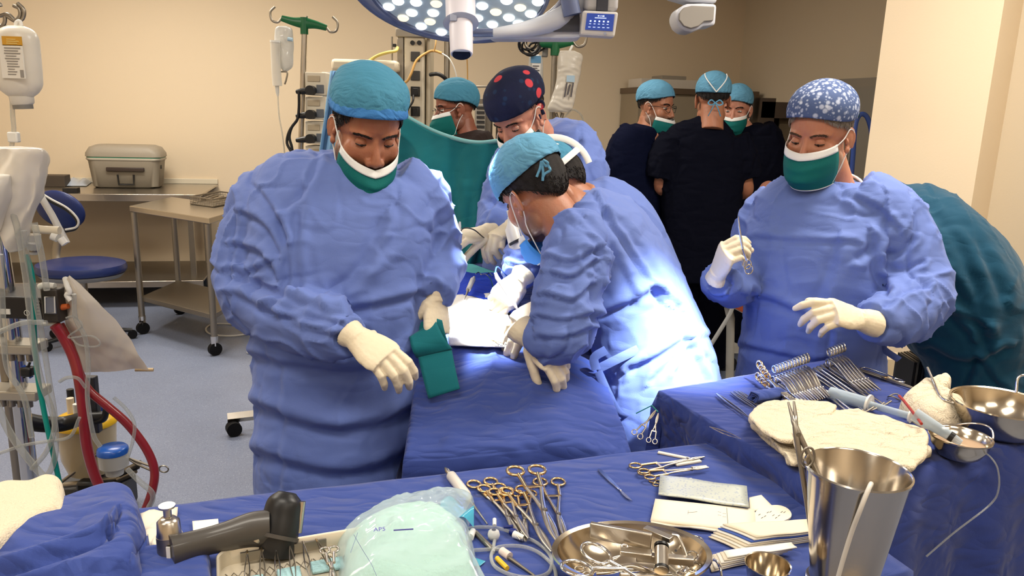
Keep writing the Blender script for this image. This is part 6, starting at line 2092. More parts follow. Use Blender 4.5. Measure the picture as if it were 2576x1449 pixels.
def trolley():
 A, B, Cc = PZ(325, 518, .9), PZ(526, 549, .9), PZ(620, 521, .9)
 D = A + Cc - B
 t = thing('steel_trolley', 'stainless steel trolley on castors with a lower shelf, behind the surgeon at left', 'trolley', ((A + Cc) / 2 - Vector((0, 0, .9))))
 ctr = (A + B + Cc + D) / 4
 def slab_(z0, z1, k, m, nm):
  q = MB()
  ps = [ctr + (p - ctr) * k for p in (A, B, Cc, D)]
  q.add([Vector((p.x, p.y, z0)) for p in ps] + [Vector((p.x, p.y, z1)) for p in ps], [(3, 2, 1, 0), (4, 5, 6, 7), (0, 1, 5, 4), (1, 2, 6, 5), (2, 3, 7, 6), (3, 0, 4, 7)])
  return q.build(nm, m, t, smooth=False, bevel=.004)
 slab_(.862, .90, 1.0, STEEL, 'top')
 slab_(.235, .27, .92, STEELD, 'shelf')
 for p in (A, B, Cc, D):
  g = ctr + (p - ctr) * .93
  MB().tube([(g.x, g.y, .86), (g.x, g.y, .12)], .021, 14).build('leg', STEELD, t)
  q = MB().tube([(g.x, g.y, .13), (g.x, g.y, .10)], .024, 12)
  q.box((g.x, g.y, .085), (.03, .034, .04))
  c = q.build('castor_fork', CHROME, t)
  q = MB().tube([(g.x - .012, g.y + .012, .042), (g.x + .012, g.y - .012, .042)], .042, 20)
  q.build('castor_wheel', RUBBER, c)
 a, b, c = PZ(479, 514, .90), PZ(537, 522, .90), PZ(612, 508, .90)
 d = a + c - b
 tr = thing('wire_basket', 'shallow steel mesh tray of instruments standing on the trolley', 'tray', (a + c) / 2)
 h = .055
 for i, (p, r) in enumerate(((a, b), (b, c), (c, d), (d, a))):
  q = MB()
  n = (r - p).normalized()
  for zz in (.006, h):
   q.tube([p + Vector((0, 0, zz)), r + Vector((0, 0, zz))], .005, 6)
  L = (r - p).length
  k = int(L / .018)
  for j in range(k + 1):
   s = p + n * (L * j / k)
   q.tube([s + Vector((0, 0, .004)), s + Vector((0, 0, h))], .0016, 5)
  for zz in (.02, .035):
   q.tube([p + Vector((0, 0, zz)), r + Vector((0, 0, zz))], .0016, 5)
  q.build('mesh_side', STEELD, tr)
 q = MB().add([p + Vector((0, 0, .004)) for p in (a, b, c, d)] + [p + Vector((0, 0, .007)) for p in (a, b, c, d)], [(3, 2, 1, 0), (4, 5, 6, 7), (0, 1, 5, 4), (1, 2, 6, 5), (2, 3, 7, 6), (3, 0, 4, 7)])
 q.build('mesh_floor', STEELD, tr, smooth=False)
 cm = (a + c) / 2
 for i in range(5):
  q = MB().tube([cm + Vector((-.10 + .045 * i, -.05, .03)), cm + Vector((-.06 + .04 * i, .07, .045))], .006, 8)
  solo(q, 'steel_rod', STEEL if i % 2 else CHROME, 'steel rod instrument in the mesh tray, %s from the left' % ORD[i], 'surgical tool', 'rods in the mesh tray')
trolley()
def stool():
 c = P(205, 672, 5.0)
 t = thing('blue_stool', 'blue padded swivel stool with oval backrest, in front of the bench', 'stool', (c.x, c.y, 0))
 q = MB()
 R0 = 109 * 5.0 / F
 q.lathe([(.001, -.035), (R0 * .93, -.035), (R0 * .99, -.02), (R0, .0), (R0 * .97, .025), (R0 * .8, .038), (R0 * .4, .036), (.001, .034)], c, None, 48, sy=.9)
 q.build('seat', NAVYV, t)
 MB().lathe([(.001, -.065), (R0 * .85, -.065), (R0 * .96, -.034), (.001, -.034)], c, None, 40, sy=.9).build('seat_shell', GREYP, t)
 cb_ = P(152, 527, 5.2)
 Rq = Matrix.Rotation(.25, 3, 'X') @ Matrix.Rotation(.25, 3, 'Y')
 q = MB().ell(cb_, (.165, .04, .135), Rq, 32, 16)
 q.build('backrest', NAVYV, t)
 MB().tube(catmull([cb_ + Vector((.0, .03, -.05)), P(140, 640, 5.22), P(150, 690, 5.15), c + Vector((-.05, .06, -.06))], 6), .03, 10, sq=(1, .4)).build('back_stem', STEELD, t)
 MB().tube([(c.x, c.y, c.z - .06), (c.x, c.y, .07)], .026, 14).build('gas_column', STEELD, t)
 for k in range(5):
  a = 2 * PI * k / 5 + .4
  e = Vector((c.x + .27 * math.cos(a), c.y + .27 * math.sin(a), .06))
  MB().tube([(c.x, c.y, .085), e], [.022, .014], 10).build('base_leg', BLACK, t)
  MB().tube([e + Vector((-.012 * math.sin(a), .012 * math.cos(a), -.03)), e + Vector((.012 * math.sin(a), -.012 * math.cos(a), -.03))], .03, 14).build('castor', RUBBER, t)
stool()
t = thing('floor_cable', 'thin white cable looped on the floor below the trolley', 'cable', PZ(580, 850, 0))
MB().tube(catmull([PZ(x, y, .008) for x, y in ((640, 822), (590, 816), (540, 815), (518, 826), (530, 840), (580, 845), (640, 838))], 6), .006, 6).build('cable', WHITEP, t)
t = thing('cable_coil', 'small coil of white cable on the floor at the hem of the blue gown', 'cable', PZ(640, 885, 0))
for r in (.05, .038):
 MB().tube([PZ(642, 884, .01) + Vector((r * math.cos(a), r * .9 * math.sin(a), .004 * math.sin(3 * a))) for a in np.linspace(0, 2 * PI, 24, endpoint=False)], .005, 6, closed=True).build('cable', WHITEP, t)
t = thing('wheeled_base', 'grey steel stand foot on a black wheel beside the hem of the left surgeon', 'stand', PZ(600, 1075, 0))
a = PZ(572, 1052, .085)
b = PZ(760, 1030, .085)
MB().tube([a, b], .022, 4, sq=(1.2, .8)).build('foot_bar', STEEL, t)
w0 = PZ(588, 1078, .036)
MB().tube([w0 + Vector((-.012, .02, 0)), w0 + Vector((.012, -.02, 0))], .036, 20).build('wheel', RUBBER, t)
w1 = b + Vector((0, 0, -.05))
MB().tube([w1 + Vector((-.012, .02, 0)), w1 + Vector((.012, -.02, 0))], .036, 20).build('wheel', RUBBER, t)
MB().tube([b, b + Vector((0, 0, .6))], .016, 12).build('post', STEELD, t)
def hookbar(t, c, w, dy, tilt, m=GREENP):
 q = MB()
 L = [c + Vector((-w, 0, tilt)), c + Vector((-w * .5, 0, tilt * .3)), c, c + Vector((w * .5, 0, -tilt * .3)), c + Vector((w, 0, -tilt))]
 q.tube(catmull(L, 4), interp([.016, .022, .030, .022, .016], 4), 10, sq=(1, .6))
 q.tube([c + Vector((0, 0, -.06)), c + Vector((0, 0, .03))], [.022, .022], 12)
 q.build('hanger_bar', m, t)
 for s in (-1, 1):
  b = c + Vector((s * w, 0, -s * tilt))
  pts = [b, b + Vector((s * .022, 0, -.022)), b + Vector((s * .055, 0, -.012)), b + Vector((s * .062, 0, .03)), b + Vector((s * .035, 0, .06))]
  MB().tube(catmull(pts, 6), .0065, 8).build('hook', STEELD, t)
Y = 4.55
t = thing('infusion_stand', 'infusion stand with green hanger bar and pump stack, behind the left surgeon', 'infusion stand', P(762, 760, Y) * 1)
base = P(752, 700, Y)
MB().tube([P(766, 74, Y), P(756, 400, Y), Vector((P(756, 400, Y).x, P(756, 400, Y).y, .06))], .016, 14).build('pole', STEEL, t)
hookbar(t, P(765, 58, Y - .0), .125, 0, .022)
MB().tube([P(772, 40, Y), P(766, 60, Y)], .006, 8).build('rod', STEELD, t)
g = P(756, 400, Y)
for k in range(5):
 a = 2 * PI * k / 5
 MB().tube([(g.x, g.y, .09), (g.x + .28 * math.cos(a), g.y + .28 * math.sin(a), .06)], .015, 8).build('base_leg', STEELD, t)
 MB().tube([(g.x + .28 * math.cos(a) - .012, g.y + .28 * math.sin(a), .032), (g.x + .28 * math.cos(a) + .012, g.y + .28 * math.sin(a), .032)], .032, 14).build('castor', RUBBER, t)
def bag(name, label, pxq, Y, m, thick=.03, seed=1, amp=.006, cat='infusion bag', n=48, sc=16):
 """plump bag: image outline columns left/right per row -> closed pillow"""
 t = thing(name, label, cat, P(sum(r[1] + r[2] for r in pxq) / (2 * len(pxq)), pxq[-1][0], Y))
 rows = catmull([(r[1], r[2], r[0]) for r in pxq], 9)
 vs = []
 for j, r in enumerate(rows):
  w = j / (len(rows) - 1)
  ring = []
  for k in range(n):
   a = 2 * PI * k / n
   u = .5 + .5 * math.cos(a)
   p = P(r.x * (1 - u) + r.y * u, r.z, Y)
   ring.append(p + Vector((0, math.sin(a) * thick * (math.sin(PI * min(1, max(0, .06 + .88 * w))) ** .5), 0)))
  vs.append(ring)
 q = MB().rings(vs)
 A = q.arr()
 A[:, 1] += amp * (crumple(A, sc, seed) - .3) * 2 + amp * (crumple(A, sc * 2.2, seed + 5) - .3)
 A[:, 0] += amp * .5 * (crumple(A, sc, seed + 2) - .3)
 q.v = A.tolist()
 q.build('bag', m, t, auto=False)
 return t
BAGC = clear('infusion bag plastic', (238, 240, 240), .55, .15, (224, 224, 222))
BAGW = clear('milky plastic', (240, 236, 228), .30, .3, (234, 228, 216))
t = bag('infusion_bag', 'clear infusion bag hanging from the left hook of the green-barred stand', [(66, 698, 722), (75, 692, 735), (110, 691, 738), (150, 695, 738), (168, 705, 736), (180, 712, 722)], Y - .03, BAGC, .04, 201)
MB().tube([P(724, 98, Y - .075), P(736, 100, Y - .075)], .010, 8).build('blue_patch', mat('pale blue label', (170, 196, 214), .5), t)
t = thing('drip_burette', 'narrow graduated drip burette hanging beside the infusion bag', 'burette', P(697, 225, Y - .08))
MB().tube([P(692, 106, Y - .08), P(695, 180, Y - .08), P(698, 216, Y - .08)], .026, 16).build('chamber', BAGW, t)
MB().tube([P(692, 102, Y - .08), P(692, 107, Y - .08)], .028, 16).build('cap', WHITEP, t)
MB().tube([P(697, 216, Y - .08), P(698, 232, Y - .08), P(699, 242, Y - .08)], [.012, .010, .005], 12).build('drip_tip', BAGC, t)
MB().tube(catmull([P(699, 240, Y - .08), P(702, 290, Y - .08), P(712, 350, Y - .06), P(716, 420, Y), P(700, 520, Y)], 6), .004, 6).build('line', TUBE, t)
t = thing('drip_clamp', 'small wire clamp on the drip line under the infusion bag', 'clamp', P(718, 215, Y - .05))
MB().tube(catmull([P(706, 180, Y - .05), P(722, 182, Y - .05), P(720, 200, Y - .05), P(716, 212, Y - .05)], 5), .005, 6).build('wire', STEELD, t)
pumpM = mat('pump cream casing', (206, 196, 176), .45)
for i in range(4):
 yy = 185 + i * 61
 pc = P(792, yy + 26, Y - .02)
 t = thing('infusion_pump', 'cream infusion pump on the green-barred stand, %s from the top' % ORD[i], 'infusion pump', pc, 'infusion pump stack')
 s = Y / F
 MB().box(pc + Vector((.01, .06, 0)), (52 * s, .16, 54 * s), None).build('casing', pumpM, t, bevel=.006)
 MB().box(pc + Vector((.0, -.022, 12 * s)), (30 * s, .006, 14 * s)).build('label_plate', mat('beige label', (172, 156, 130), .5), t, bevel=.002)
 MB().box(pc + Vector((.035, -.022, -12 * s)), (18 * s, .006, 20 * s)).build('display', mat('grey display', (96, 100, 106), .2), t, bevel=.002)
 k = P(781, yy + 42, Y - .08)
 MB().tube([k + Vector((0, .04, 0)), k + Vector((0, -.02, 0))], .026, 16).build('knob', BLACK, t)
 MB().tube(catmull([k, P(765, yy + 44, Y - .07), P(746, yy + 46, Y - .06)], 4), interp([.014, .018, .012], 4), 10).build('pole_clamp', BLACK, t)
for j, pts in enumerate(([(752, 230), (752, 270), (748, 300), (734, 320), (728, 345), (734, 370), (738, 400)], [(745, 305), (728, 330), (722, 360), (736, 392), (722, 420)], [(742, 392), (728, 408), (722, 440)])):
 t = thing('power_cable', ('upper', 'middle', 'lower')[j] + ' black cable hanging beside the pump stack', 'cable', P(*pts[-1], Y - .08))
 MB().tube(catmull([P(x, y, Y - .08) for x, y in pts], 6), .008, 8).build('cable', BLACK, t)
Y = 4.9
t = thing('anaesthesia_machine', 'cream anaesthesia machine behind the head of the left surgeon', 'medical machine', P(910, 700, Y))
s = Y / F
def pbox(q, x0, y0, x1, y1, Ya, depth):
 a, b = P(x0, y1, Ya), P(x1, y0, Ya)
 c = (a + b) / 2
 return q.box(c + Vector((0, depth / 2, 0)), (abs(b.x - a.x), depth, abs(b.z - a.z)))
pbox(MB(), 832, 152, 1000, 178, Y, .5).build('top_tray', CREAMP, t, bevel=.02)
pbox(MB(), 836, 178, 1000, 196, Y + .03, .4).build('monitor_housing', mat('dark monitor casing', (80, 74, 66), .4), t, bevel=.006)
pbox(MB(), 815, 182, 850, 520, Y + .02, .4).build('side_panel', mat('pale grey panel', (190, 188, 182), .5), t, bevel=.008)
pbox(MB(), 850, 196, 985, 720, Y + .06, .4).build('cabinet', CREAMP, t, bevel=.01)
t = thing('light_blue_sheet', 'pale blue cloth edge hanging beside the anaesthesia machine', 'cloth', P(820, 380, 4.3))
q = MB().grid(lambda u, w: P((832 + 22 * u) * (1 - w) + (790 + 45 * u) * w, 178 + 300 * w, 4.3 - .03 * math.sin(u * 9 + w * 3)), 12, 20)
q.build('cloth', mat('pale blue cloth', (128, 170, 208), .8, crease=(7, .3)), t, solid=.004, auto=False)
Y = 5.0
t = thing('service_pendant', 'tall cream service column with sockets and steel rails behind the green drape', 'medical column', P(1045, 760, Y))
pbox(MB(), 1016, 82, 1068, 760, Y, .24).build('column', CREAMP, t, bevel=.012)
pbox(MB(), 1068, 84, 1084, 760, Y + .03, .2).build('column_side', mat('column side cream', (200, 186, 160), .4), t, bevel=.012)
pbox(MB(), 1000, 78, 1015, 470, Y + .0, .05).build('rail', STEELD, t, bevel=.004)
MB().tube([P(1125, 92, Y), P(1122, 360, Y), P(1122, 600, Y)], .018, 12).build('rail_pole', STEELD, t)
pbox(MB(), 995, 76, 1140, 92, Y - .02, .05).build('top_bar', STEELD, t, bevel=.004)
for (x, y) in ((1038, 108), (1055, 108)):
 p = P(x, y, Y - .005)
 MB().tube([p + Vector((0, .01, 0)), p + Vector((0, -.012, 0))], .014, 14).build('gas_outlet', BLACK, t)
for (y0, dk) in ((130, 0), (178, 0), (218, 1), (268, 1)):
 b_ = pbox(MB(), 1033, y0, 1056, y0 + 24, Y - .012, .02)
 b_.build('socket', mat('dark grey socket', (66, 64, 62), .4) if not dk else BLACK, t, bevel=.003)
pbox(MB(), 1036, 222, 1052, 240, Y - .06, .06).build('plug', BLACK, t, bevel=.004)
pbox(MB(), 1038, 272, 1052, 292, Y - .05, .05).build('plug', BLACK, t, bevel=.004)
MB().tube([P(986, 92, Y), P(986, 160, Y)], .006, 8).build('side_rod', STEELD, t)
pbox(MB(), 988, 110, 996, 118, Y - .01, .03).build('side_knob', BLACK, t, bevel=.003)
for nm, lb, pts, r, m in (('gas_hose', 'thin orange hose arching across the pendant column', [(1000, 208), (1022, 206), (1034, 186), (1048, 152), (1075, 132), (1092, 128), (1112, 134)], .008, mat('amber hose', (206, 160, 90), .4)),
                          ('gas_hose', 'yellow hose curving left from the pendant column to the machine', [(930, 152), (950, 140), (975, 132), (995, 128), (1000, 120)], .010, mat('pale yellow hose', (232, 206, 110), .4)),
                          ('black_hose', 'short black hose plugged into the right side of the pendant column', [(1082, 188), (1100, 186), (1116, 194), (1128, 210), (1130, 240)], .012, BLACK),
                          ('black_cable', 'black cable hanging between the two sockets of the pendant column', [(1040, 240), (1038, 256), (1026, 276), (1022, 300)], .007, BLACK),
                          ('thin_cable', 'thin white cable hanging in an arc right of the surgical lamp handle', [(1112, 134), (1132, 150), (1148, 190), (1152, 250)], .004, WHITEP),
                          ('thin_cable', 'thin orange cable hanging straight behind the lamp handle', [(1098, 84), (1096, 110), (1092, 130)], .004, mat('amber hose', (206, 160, 90), .4)),
                          ('thin_cable', 'thin orange cable hanging right of the lamp handle', [(1138, 86), (1160, 96), (1172, 130), (1176, 180), (1175, 300)], .004, mat('amber hose', (206, 160, 90), .4)),
                          ('yellow_plug', 'yellow plug hanging beside the lower socket of the pendant column', [(1019, 262), (1020, 284)], .022, YELP)):
 t = thing(nm, lb, 'plug' if 'plug' in nm else 'cable', P(*pts[-1], Y - .06))
 MB().tube(catmull([P(x, y, Y - .06 - .04 * math.sin(i)) for i, (x, y) in enumerate(pts)], 6), r, 8).build('hose' if r > .005 else 'cable', m, t)
Y = 4.7
t = thing('monitor_rack', 'grey metal equipment rack standing between the blue cap and the dark patterned cap', 'rack', P(1235, 700, Y))
pbox(MB(), 1186, 248, 1236, 700, Y, .35).build('cabinet', mat('grey brown cabinet', (128, 118, 104), .5), t, bevel=.006)
pbox(MB(), 1196, 262, 1222, 330, Y - .012, .02).build('control_panel', mat('pale panel', (176, 170, 160), .4), t, bevel=.003)
pbox(MB(), 1238, 225, 1300, 700, Y + .1, .35).build('dark_tower', mat('dark brown tower', (78, 66, 56), .5), t, bevel=.006)
q = MB()
for i in range(5):
 pbox(q, 1199, 268 + i * 12, 1219, 274 + i * 12, Y - .02, .01)
q.build('buttons', mat('dark buttons', (60, 58, 56), .4), t)
MB().tube([P(1196, 218, Y), P(1240, 218, Y), P(1240, 240, Y)], .006, 8).build('top_rail', STEELD, t)
MB().tube([P(1196, 218, Y), P(1196, 250, Y)], .006, 8).build('top_rail', STEELD, t)
Y = 4.0
t = thing('infusion_stand', 'infusion stand with green hanger bar partly hidden by the surgical lamp', 'infusion stand', P(1390, 600, Y))
g = P(1388, 320, Y)
MB().tube([P(1396, 112, Y), g, Vector((g.x, g.y, .08))], .014, 14).build('pole', STEELD, t)
hookbar(t, P(1397, 108, Y), .088, 0, -.008)
for k in range(5):
 a = 2 * PI * k / 5
 MB().tube([(g.x, g.y, .09), (g.x + .28 * math.cos(a), g.y + .28 * math.sin(a), .06)], .015, 8).build('base_leg', STEELD, t)
 MB().tube([(g.x + .28 * math.cos(a) - .012, g.y + .28 * math.sin(a), .032), (g.x + .28 * math.cos(a) + .012, g.y + .28 * math.sin(a), .032)], .032, 14).build('castor', RUBBER, t)
pbox(MB(), 1364, 100, 1380, 142, Y + .03, .06).build('clamp_block', mat('grey clamp', (140, 136, 130), .5), t, bevel=.004)
t = thing('cable_bundle', 'bundle of black cable loops hanging under the lamp arm', 'cable', P(1332, 140, Y))
for i, (cx_, cy_, rx_, ry_) in enumerate(((1330, 112, 24, 22), (1336, 118, 22, 20), (1328, 106, 20, 18), (1342, 110, 18, 22), (1350, 118, 18, 10))):
 c = P(cx_, cy_, Y - .02 + .012 * i)
 s = Y / F
 MB().tube([c + Vector((rx_ * s * math.cos(a), .01 * math.sin(2 * a), ry_ * s * math.sin(a))) for a in np.linspace(0, 2 * PI, 26, endpoint=False)], .0055, 6, closed=True).build('cable_loop', BLACK, t)
t = bag('infusion_bag', 'flat infusion bag with blue label panel hanging behind the dark patterned cap', [(138, 1334, 1362), (145, 1331, 1365), (180, 1330, 1366), (205, 1332, 1366), (216, 1340, 1360)], Y + .05, BAGC, .02, 211)
sq = MB()
for (x0, y0, x1, y1, nm, cc) in ((1335, 141, 1361, 158, 'blue_label', (88, 140, 180)), (1337, 160, 1360, 200, 'white_label', (222, 220, 214))):
 pbox(MB(), x0, y0, x1, y1, Y + .022, .004).build(nm, mat(nm + ' paper', cc, .5), t, smooth=False)
q = MB()
for i in range(6):
 pbox(q, 1340, 165 + i * 5.5, 1340 + (16, 12, 17, 9, 14, 11)[i], 167 + i * 5.5, Y + .019, .003)
q.build('printed_lines', INK, t)
t = bag('infusion_bag', 'slanting crumpled infusion bag hanging from the right hook of the second stand', [(128, 1408, 1446), (140, 1404, 1466), (165, 1402, 1462), (185, 1402, 1460), (220, 1396, 1452), (250, 1386, 1446), (272, 1378, 1440), (282, 1384, 1430)], Y - .06, BAGW, .045, 213, .012)
pbox(MB(), 1425, 190, 1446, 206, Y - .115, .004).build('pale_label', mat('pale blue label', (170, 196, 214), .5), t, smooth=False)
q = MB()
for i in range(3):
 q.tube([P(1426 + 8 * i, 208 + (i % 2) * 4, Y - .117), P(1420 + 8 * i, 244 - (i % 2) * 6, Y - .117)], .004, 5)
q.build('printed_strokes', INK, t)
MB().tube([P(1440, 115, Y - .04), P(1432, 130, Y - .06)], .006, 8).build('hanging_loop', WHITEP, t)
t = thing('drip_line', 'thin drip line looping in a circle right of the slanting infusion bag', 'tubing', P(1440, 330, Y))
MB().tube(catmull([P(x, y, Y - .05) for x, y in ((1410, 282), (1414, 300), (1440, 276), (1462, 290), (1466, 310), (1455, 330), (1430, 336))], 6), .004, 6).build('line', TUBE, t)
t = thing('roller_clamp', 'dark drip clamp under the slanting infusion bag', 'clamp', P(1410, 305, Y - .05))
MB().tube([P(1398, 284, Y - .05), P(1404, 302, Y - .05)], .008, 8).build('clamp_body', STEELD, t)
MB().tube([P(1416, 284, Y - .05), P(1410, 304, Y - .05)], .008, 8).build('clamp_body', STEELD, t)
def wbox(q, X0, X1, d0, d1, z0, z1):
 return bx(q, X0, X1, d0, d1, z0, z1)
CABM = mat('grey beige steel cabinet', (150, 136, 114), .45, .2)
CABD = mat('dark brown cabinet', (70, 56, 44), .5)
pa, pb = P(1574, 225, 6.9), P(1900, 242, 6.9)
def xw(px, d):
 """X where the image column px meets the plane at distance d from the back wall"""
 r = ray(px, 300)
 k = r.x / r.y
 o = wall_pt(0, 0, d)
 return (o.y) * k / (1 - WS * k)
x0, x1 = xw(1574, .5), xw(1868, .5)
t = thing('steel_cabinet', 'grey steel cabinet with paired doors against the back wall behind the standing trio', 'cabinet', wall_pt((x0 + x1) / 2, 0, .25))
wbox(MB(), x0, x1, .03, .5, 0, 1.82).build('carcass', CABM, t, smooth=False)
wbox(MB(), x0 - .01, x1 + .01, .02, .53, 1.80, 1.85).build('top_edge', mat('brown cabinet top', (96, 78, 60), .5), t, smooth=False)
xm = (x0 + x1) / 2
for (a, b) in ((x0 + .02, xm - .01), (xm + .01, x1 - .02)):
 d = wbox(MB(), a, b, .5, .52, .08, 1.78).build('door', mat('taupe cabinet door', (156, 142, 120), .4, .1), t, smooth=False)
 wbox(MB(), a + .15, b - .15, .52, .525, .9, 1.5).build('glass_pane', mat('grey glass', (130, 124, 114), .1, 0., coat=.5), d, smooth=False)
 wbox(MB(), b - .10, b - .08, .52, .55, 1.1, 1.3).build('handle', CHROME, d, smooth=False)
xb0, xb1 = xw(1578, .4), xw(1730, .4)
q = wbox(MB(), xb0, xb1, .12, .45, 1.85, 1.93)
solo(q, 'white_box', mat('white carton', (206, 196, 182), .6), 'long flat white carton on top of the grey steel cabinet', 'box', smooth=False, bevel=.004)
q = wbox(MB(), xw(1630, .3), xw(1690, .3), .15, .4, 1.93, 1.965)
solo(q, 'grey_box', mat('grey carton', (150, 140, 126), .6), 'small grey carton lying on the long white carton', 'box', smooth=False, bevel=.004)
t = thing('dark_cabinet', 'dark brown open cabinet beside the grey steel cabinet', 'cabinet', P(1955, 600, 6.4))
Yc = 6.25
pbox(MB(), 1900, 262, 2012, 760, Yc + .26, .03).build('back_panel', CABD, t, smooth=False)
pbox(MB(), 1900, 246, 1914, 760, Yc, .26).build('side_panel', CABD, t, smooth=False)
pbox(MB(), 2000, 258, 2014, 760, Yc, .26).build('side_panel', CABD, t, smooth=False)
pbox(MB(), 1914, 258, 2000, 296, Yc, .25).build('header', CABD, t, smooth=False)
pbox(MB(), 1916, 296, 1998, 740, Yc + .12, .02).build('door_panel', mat('beige brown panel', (136, 118, 92), .5), t, smooth=False)
pbox(MB(), 1872, 238, 1899, 300, Yc, .2).build('louvre_block', mat('dark louvre', (60, 50, 42), .6), t, smooth=False)
L0, L1 = P(2094, 200, 5.95), P(2200, 200, 5.5)
t = thing('grey_locker', 'tall grey metal locker beside the lit wall block at right', 'locker', (L0.x, L0.y, 0))
q = MB()
d1 = (L1 - L0)
d1.z = 0
d1.normalize()
n1 = Vector((-d1.y, d1.x, 0))
zt = L0.z
def lb(q, s0, s1, o0, o1, z0, z1):
 ps = [Vector((L0.x, L0.y, 0)) + d1 * s + n1 * o for s, o in ((s0, o0), (s1, o0), (s1, o1), (s0, o1))]
 q.add([Vector((p.x, p.y, z)) for z in (z0, z1) for p in ps], [(3, 2, 1, 0), (4, 5, 6, 7), (0, 1, 5, 4), (1, 2, 6, 5), (2, 3, 7, 6), (3, 0, 4, 7)])
 return q
lb(q, 0, .7, 0, .16, 0, zt).build('carcass', mat('grey locker steel', (138, 130, 118), .45, .2), t, smooth=False)
lb(MB(), .03, .68, -.012, 0, .06, zt - .06).build('door', mat('grey locker door', (132, 126, 116), .4, .15), t, smooth=False)
Y = 4.6
t = thing('blue_hose', 'blue gas hose arching from a green holder beside the lit wall block', 'hose', P(2150, 500, Y))
MB().tube(catmull([P(x, y, Y) for x, y in ((2142, 440), (2146, 390), (2150, 330), (2156, 300), (2168, 287), (2182, 296), (2192, 330), (2196, 380), (2196, 440), (2192, 520))], 7), .014, 10).build('hose', mat('blue hose', (62, 90, 170), .4), t)
t = thing('green_holder', 'green plastic hose holder at the top of the blue hose', 'holder', P(2152, 290, Y))
pbox(MB(), 2140, 282, 2164, 296, Y - .02, .06).build('holder', GREENP, t, bevel=.006)
MB().tube([P(2150, 294, Y + .04), Vector((P(2150, 294, Y).x, P(2150, 294, Y).y + .04, .0))], .012, 10).build('post', STEELD, t)
Y = 4.3
t = thing('orange_device', 'orange-fronted device in a grey case on a stand between the bending and right surgeons', 'medical device', P(1850, 860, Y))
dv = [P(1803, 690, Y), P(1890, 745, Y - .25)]
def dq(q, pts, Yb, th):
 vs = [P(x, y, yy) for x, y, yy in pts]
 o = Vector((.35, .9, 0)).normalized() * th
 q.add(vs + [v + o for v in vs], [(0, 1, 2, 3), (7, 6, 5, 4), (0, 4, 5, 1), (1, 5, 6, 2), (2, 6, 7, 3), (3, 7, 4, 0)])
 return q
dq(MB(), [(1800, 655, Y), (1800, 752, Y), (1890, 800, Y - .12), (1890, 690, Y - .12)], Y, .3).build('case', mat('grey beige casing', (176, 168, 154), .45), t, smooth=False)
dq(MB(), [(1803, 704, Y - .006), (1803, 750, Y - .006), (1876, 790, Y - .126), (1876, 736, Y - .126)], Y, .012).build('orange_front', mat('orange brown panel', (150, 66, 30), .5), t, smooth=False)
dq(MB(), [(1811, 699, Y - .008), (1811, 705, Y - .008), (1878, 740, Y - .128), (1878, 732, Y - .128)], Y, .01).build('dark_vent', BLACK, t, smooth=False)
MB().tube(catmull([P(1818, 740, Y - .03), P(1826, 752, Y - .05), P(1846, 760, Y - .07), P(1852, 750, Y - .08)], 5), .012, 8).build('handle', mat('brown grip', (90, 62, 40), .5), t)
c = P(1850, 800, Y + .1)
MB().tube([P(1832, 772, Y), P(1838, 800, Y), Vector((P(1848, 850, Y).x, P(1848, 850, Y).y, .05))], .024, 10).build('stand_post', GREYP, t)
MB().box((P(1848, 850, Y).x, P(1848, 850, Y).y, .03), (.4, .36, .05)).build('stand_base', GREYP, t, bevel=.01)
t = thing('suction_hose', 'grey hose running from the orange device down to the plastic bag on the floor', 'hose', P(1800, 870, Y - .3))
MB().tube(catmull([P(x, y, Y - .22) for x, y in ((1868, 715), (1852, 740), (1846, 760), (1836, 790), (1812, 830), (1788, 868), (1780, 880))] + [PZ(1776, 886, .12)], 6), .012, 8).build('hose', mat('grey hose', (150, 150, 148), .35), t)
MB().tube([P(1866, 722, Y - .225), P(1856, 742, Y - .225)], .013, 8).build('orange_tip', mat('pale orange tip', (226, 140, 80), .4), t)
t = thing('clear_bag', 'crumpled clear plastic bag on the floor below the orange device', 'plastic bag', PZ(1820, 890, .1))
q = MB().grid(lambda u, w: PZ(1765 + 100 * u, 900 - 56 * w, .06) + Vector((0, 0, .05 * math.sin(PI * u) * math.sin(PI * w) + .03 * math.sin(u * 13 + w * 7) * math.sin(w * 9) + .03)), 24, 18)
q.build('film', FILM, t, auto=False)
t = thing('foot_pedal', 'black foot pedal on the floor under the clear plastic bag', 'pedal', PZ(1812, 930, 0))
pc = PZ(1812, 922, 0)
MB().box(pc + Vector((0, .02, .04)), (.17, .24, .08)).build('pedal_body', BLACK, t, bevel=.025)
MB().ell(pc + Vector((0, -.02, .085)), (.06, .09, .02)).build('tread', RUBBER, t)
Y = 3.3
t = thing('waste_bin', 'beige waste bin with a plastic liner between the right surgeon and the teal gown', 'bin', PZ(2285, 1020, 0))
bc_ = P(2285, 900, Y)
MB().lathe([(.001, 0), (.17, 0), (.20, .5), (.205, .5), (.205, .52), (.19, .52), (.16, .02), (.001, .02)], (bc_.x, bc_.y, 0), None, 28).build('bin_body', mat('beige bin', (200, 184, 156), .5), t)
q = MB().lathe([(.205, .40), (.212, .46), (.212, .54), (.20, .56), (.19, .50)], (bc_.x, bc_.y, 0), None, 40)
A = q.arr()
A[:, 2] += .03 * (crumple(A, 8, 301) - .3)
q.v = A.tolist()
q.build('liner', mat('translucent beige liner', (206, 188, 158), .4), t, auto=False)
Y = 2.62
t = thing('slotted_box', 'dark ribbed steel box beside the teal gown behind the raised table', 'box', P(2322, 990, Y))
a = P(2300, 912, Y)
b = P(2345, 905, Y)
for i in range(6):
 p = a.lerp(b, i / 6)
 MB().box((p.x + .004, p.y + .06, p.z / 2), (.008, .12, p.z)).build('rib', STEELD if i % 2 else BLACK, t)
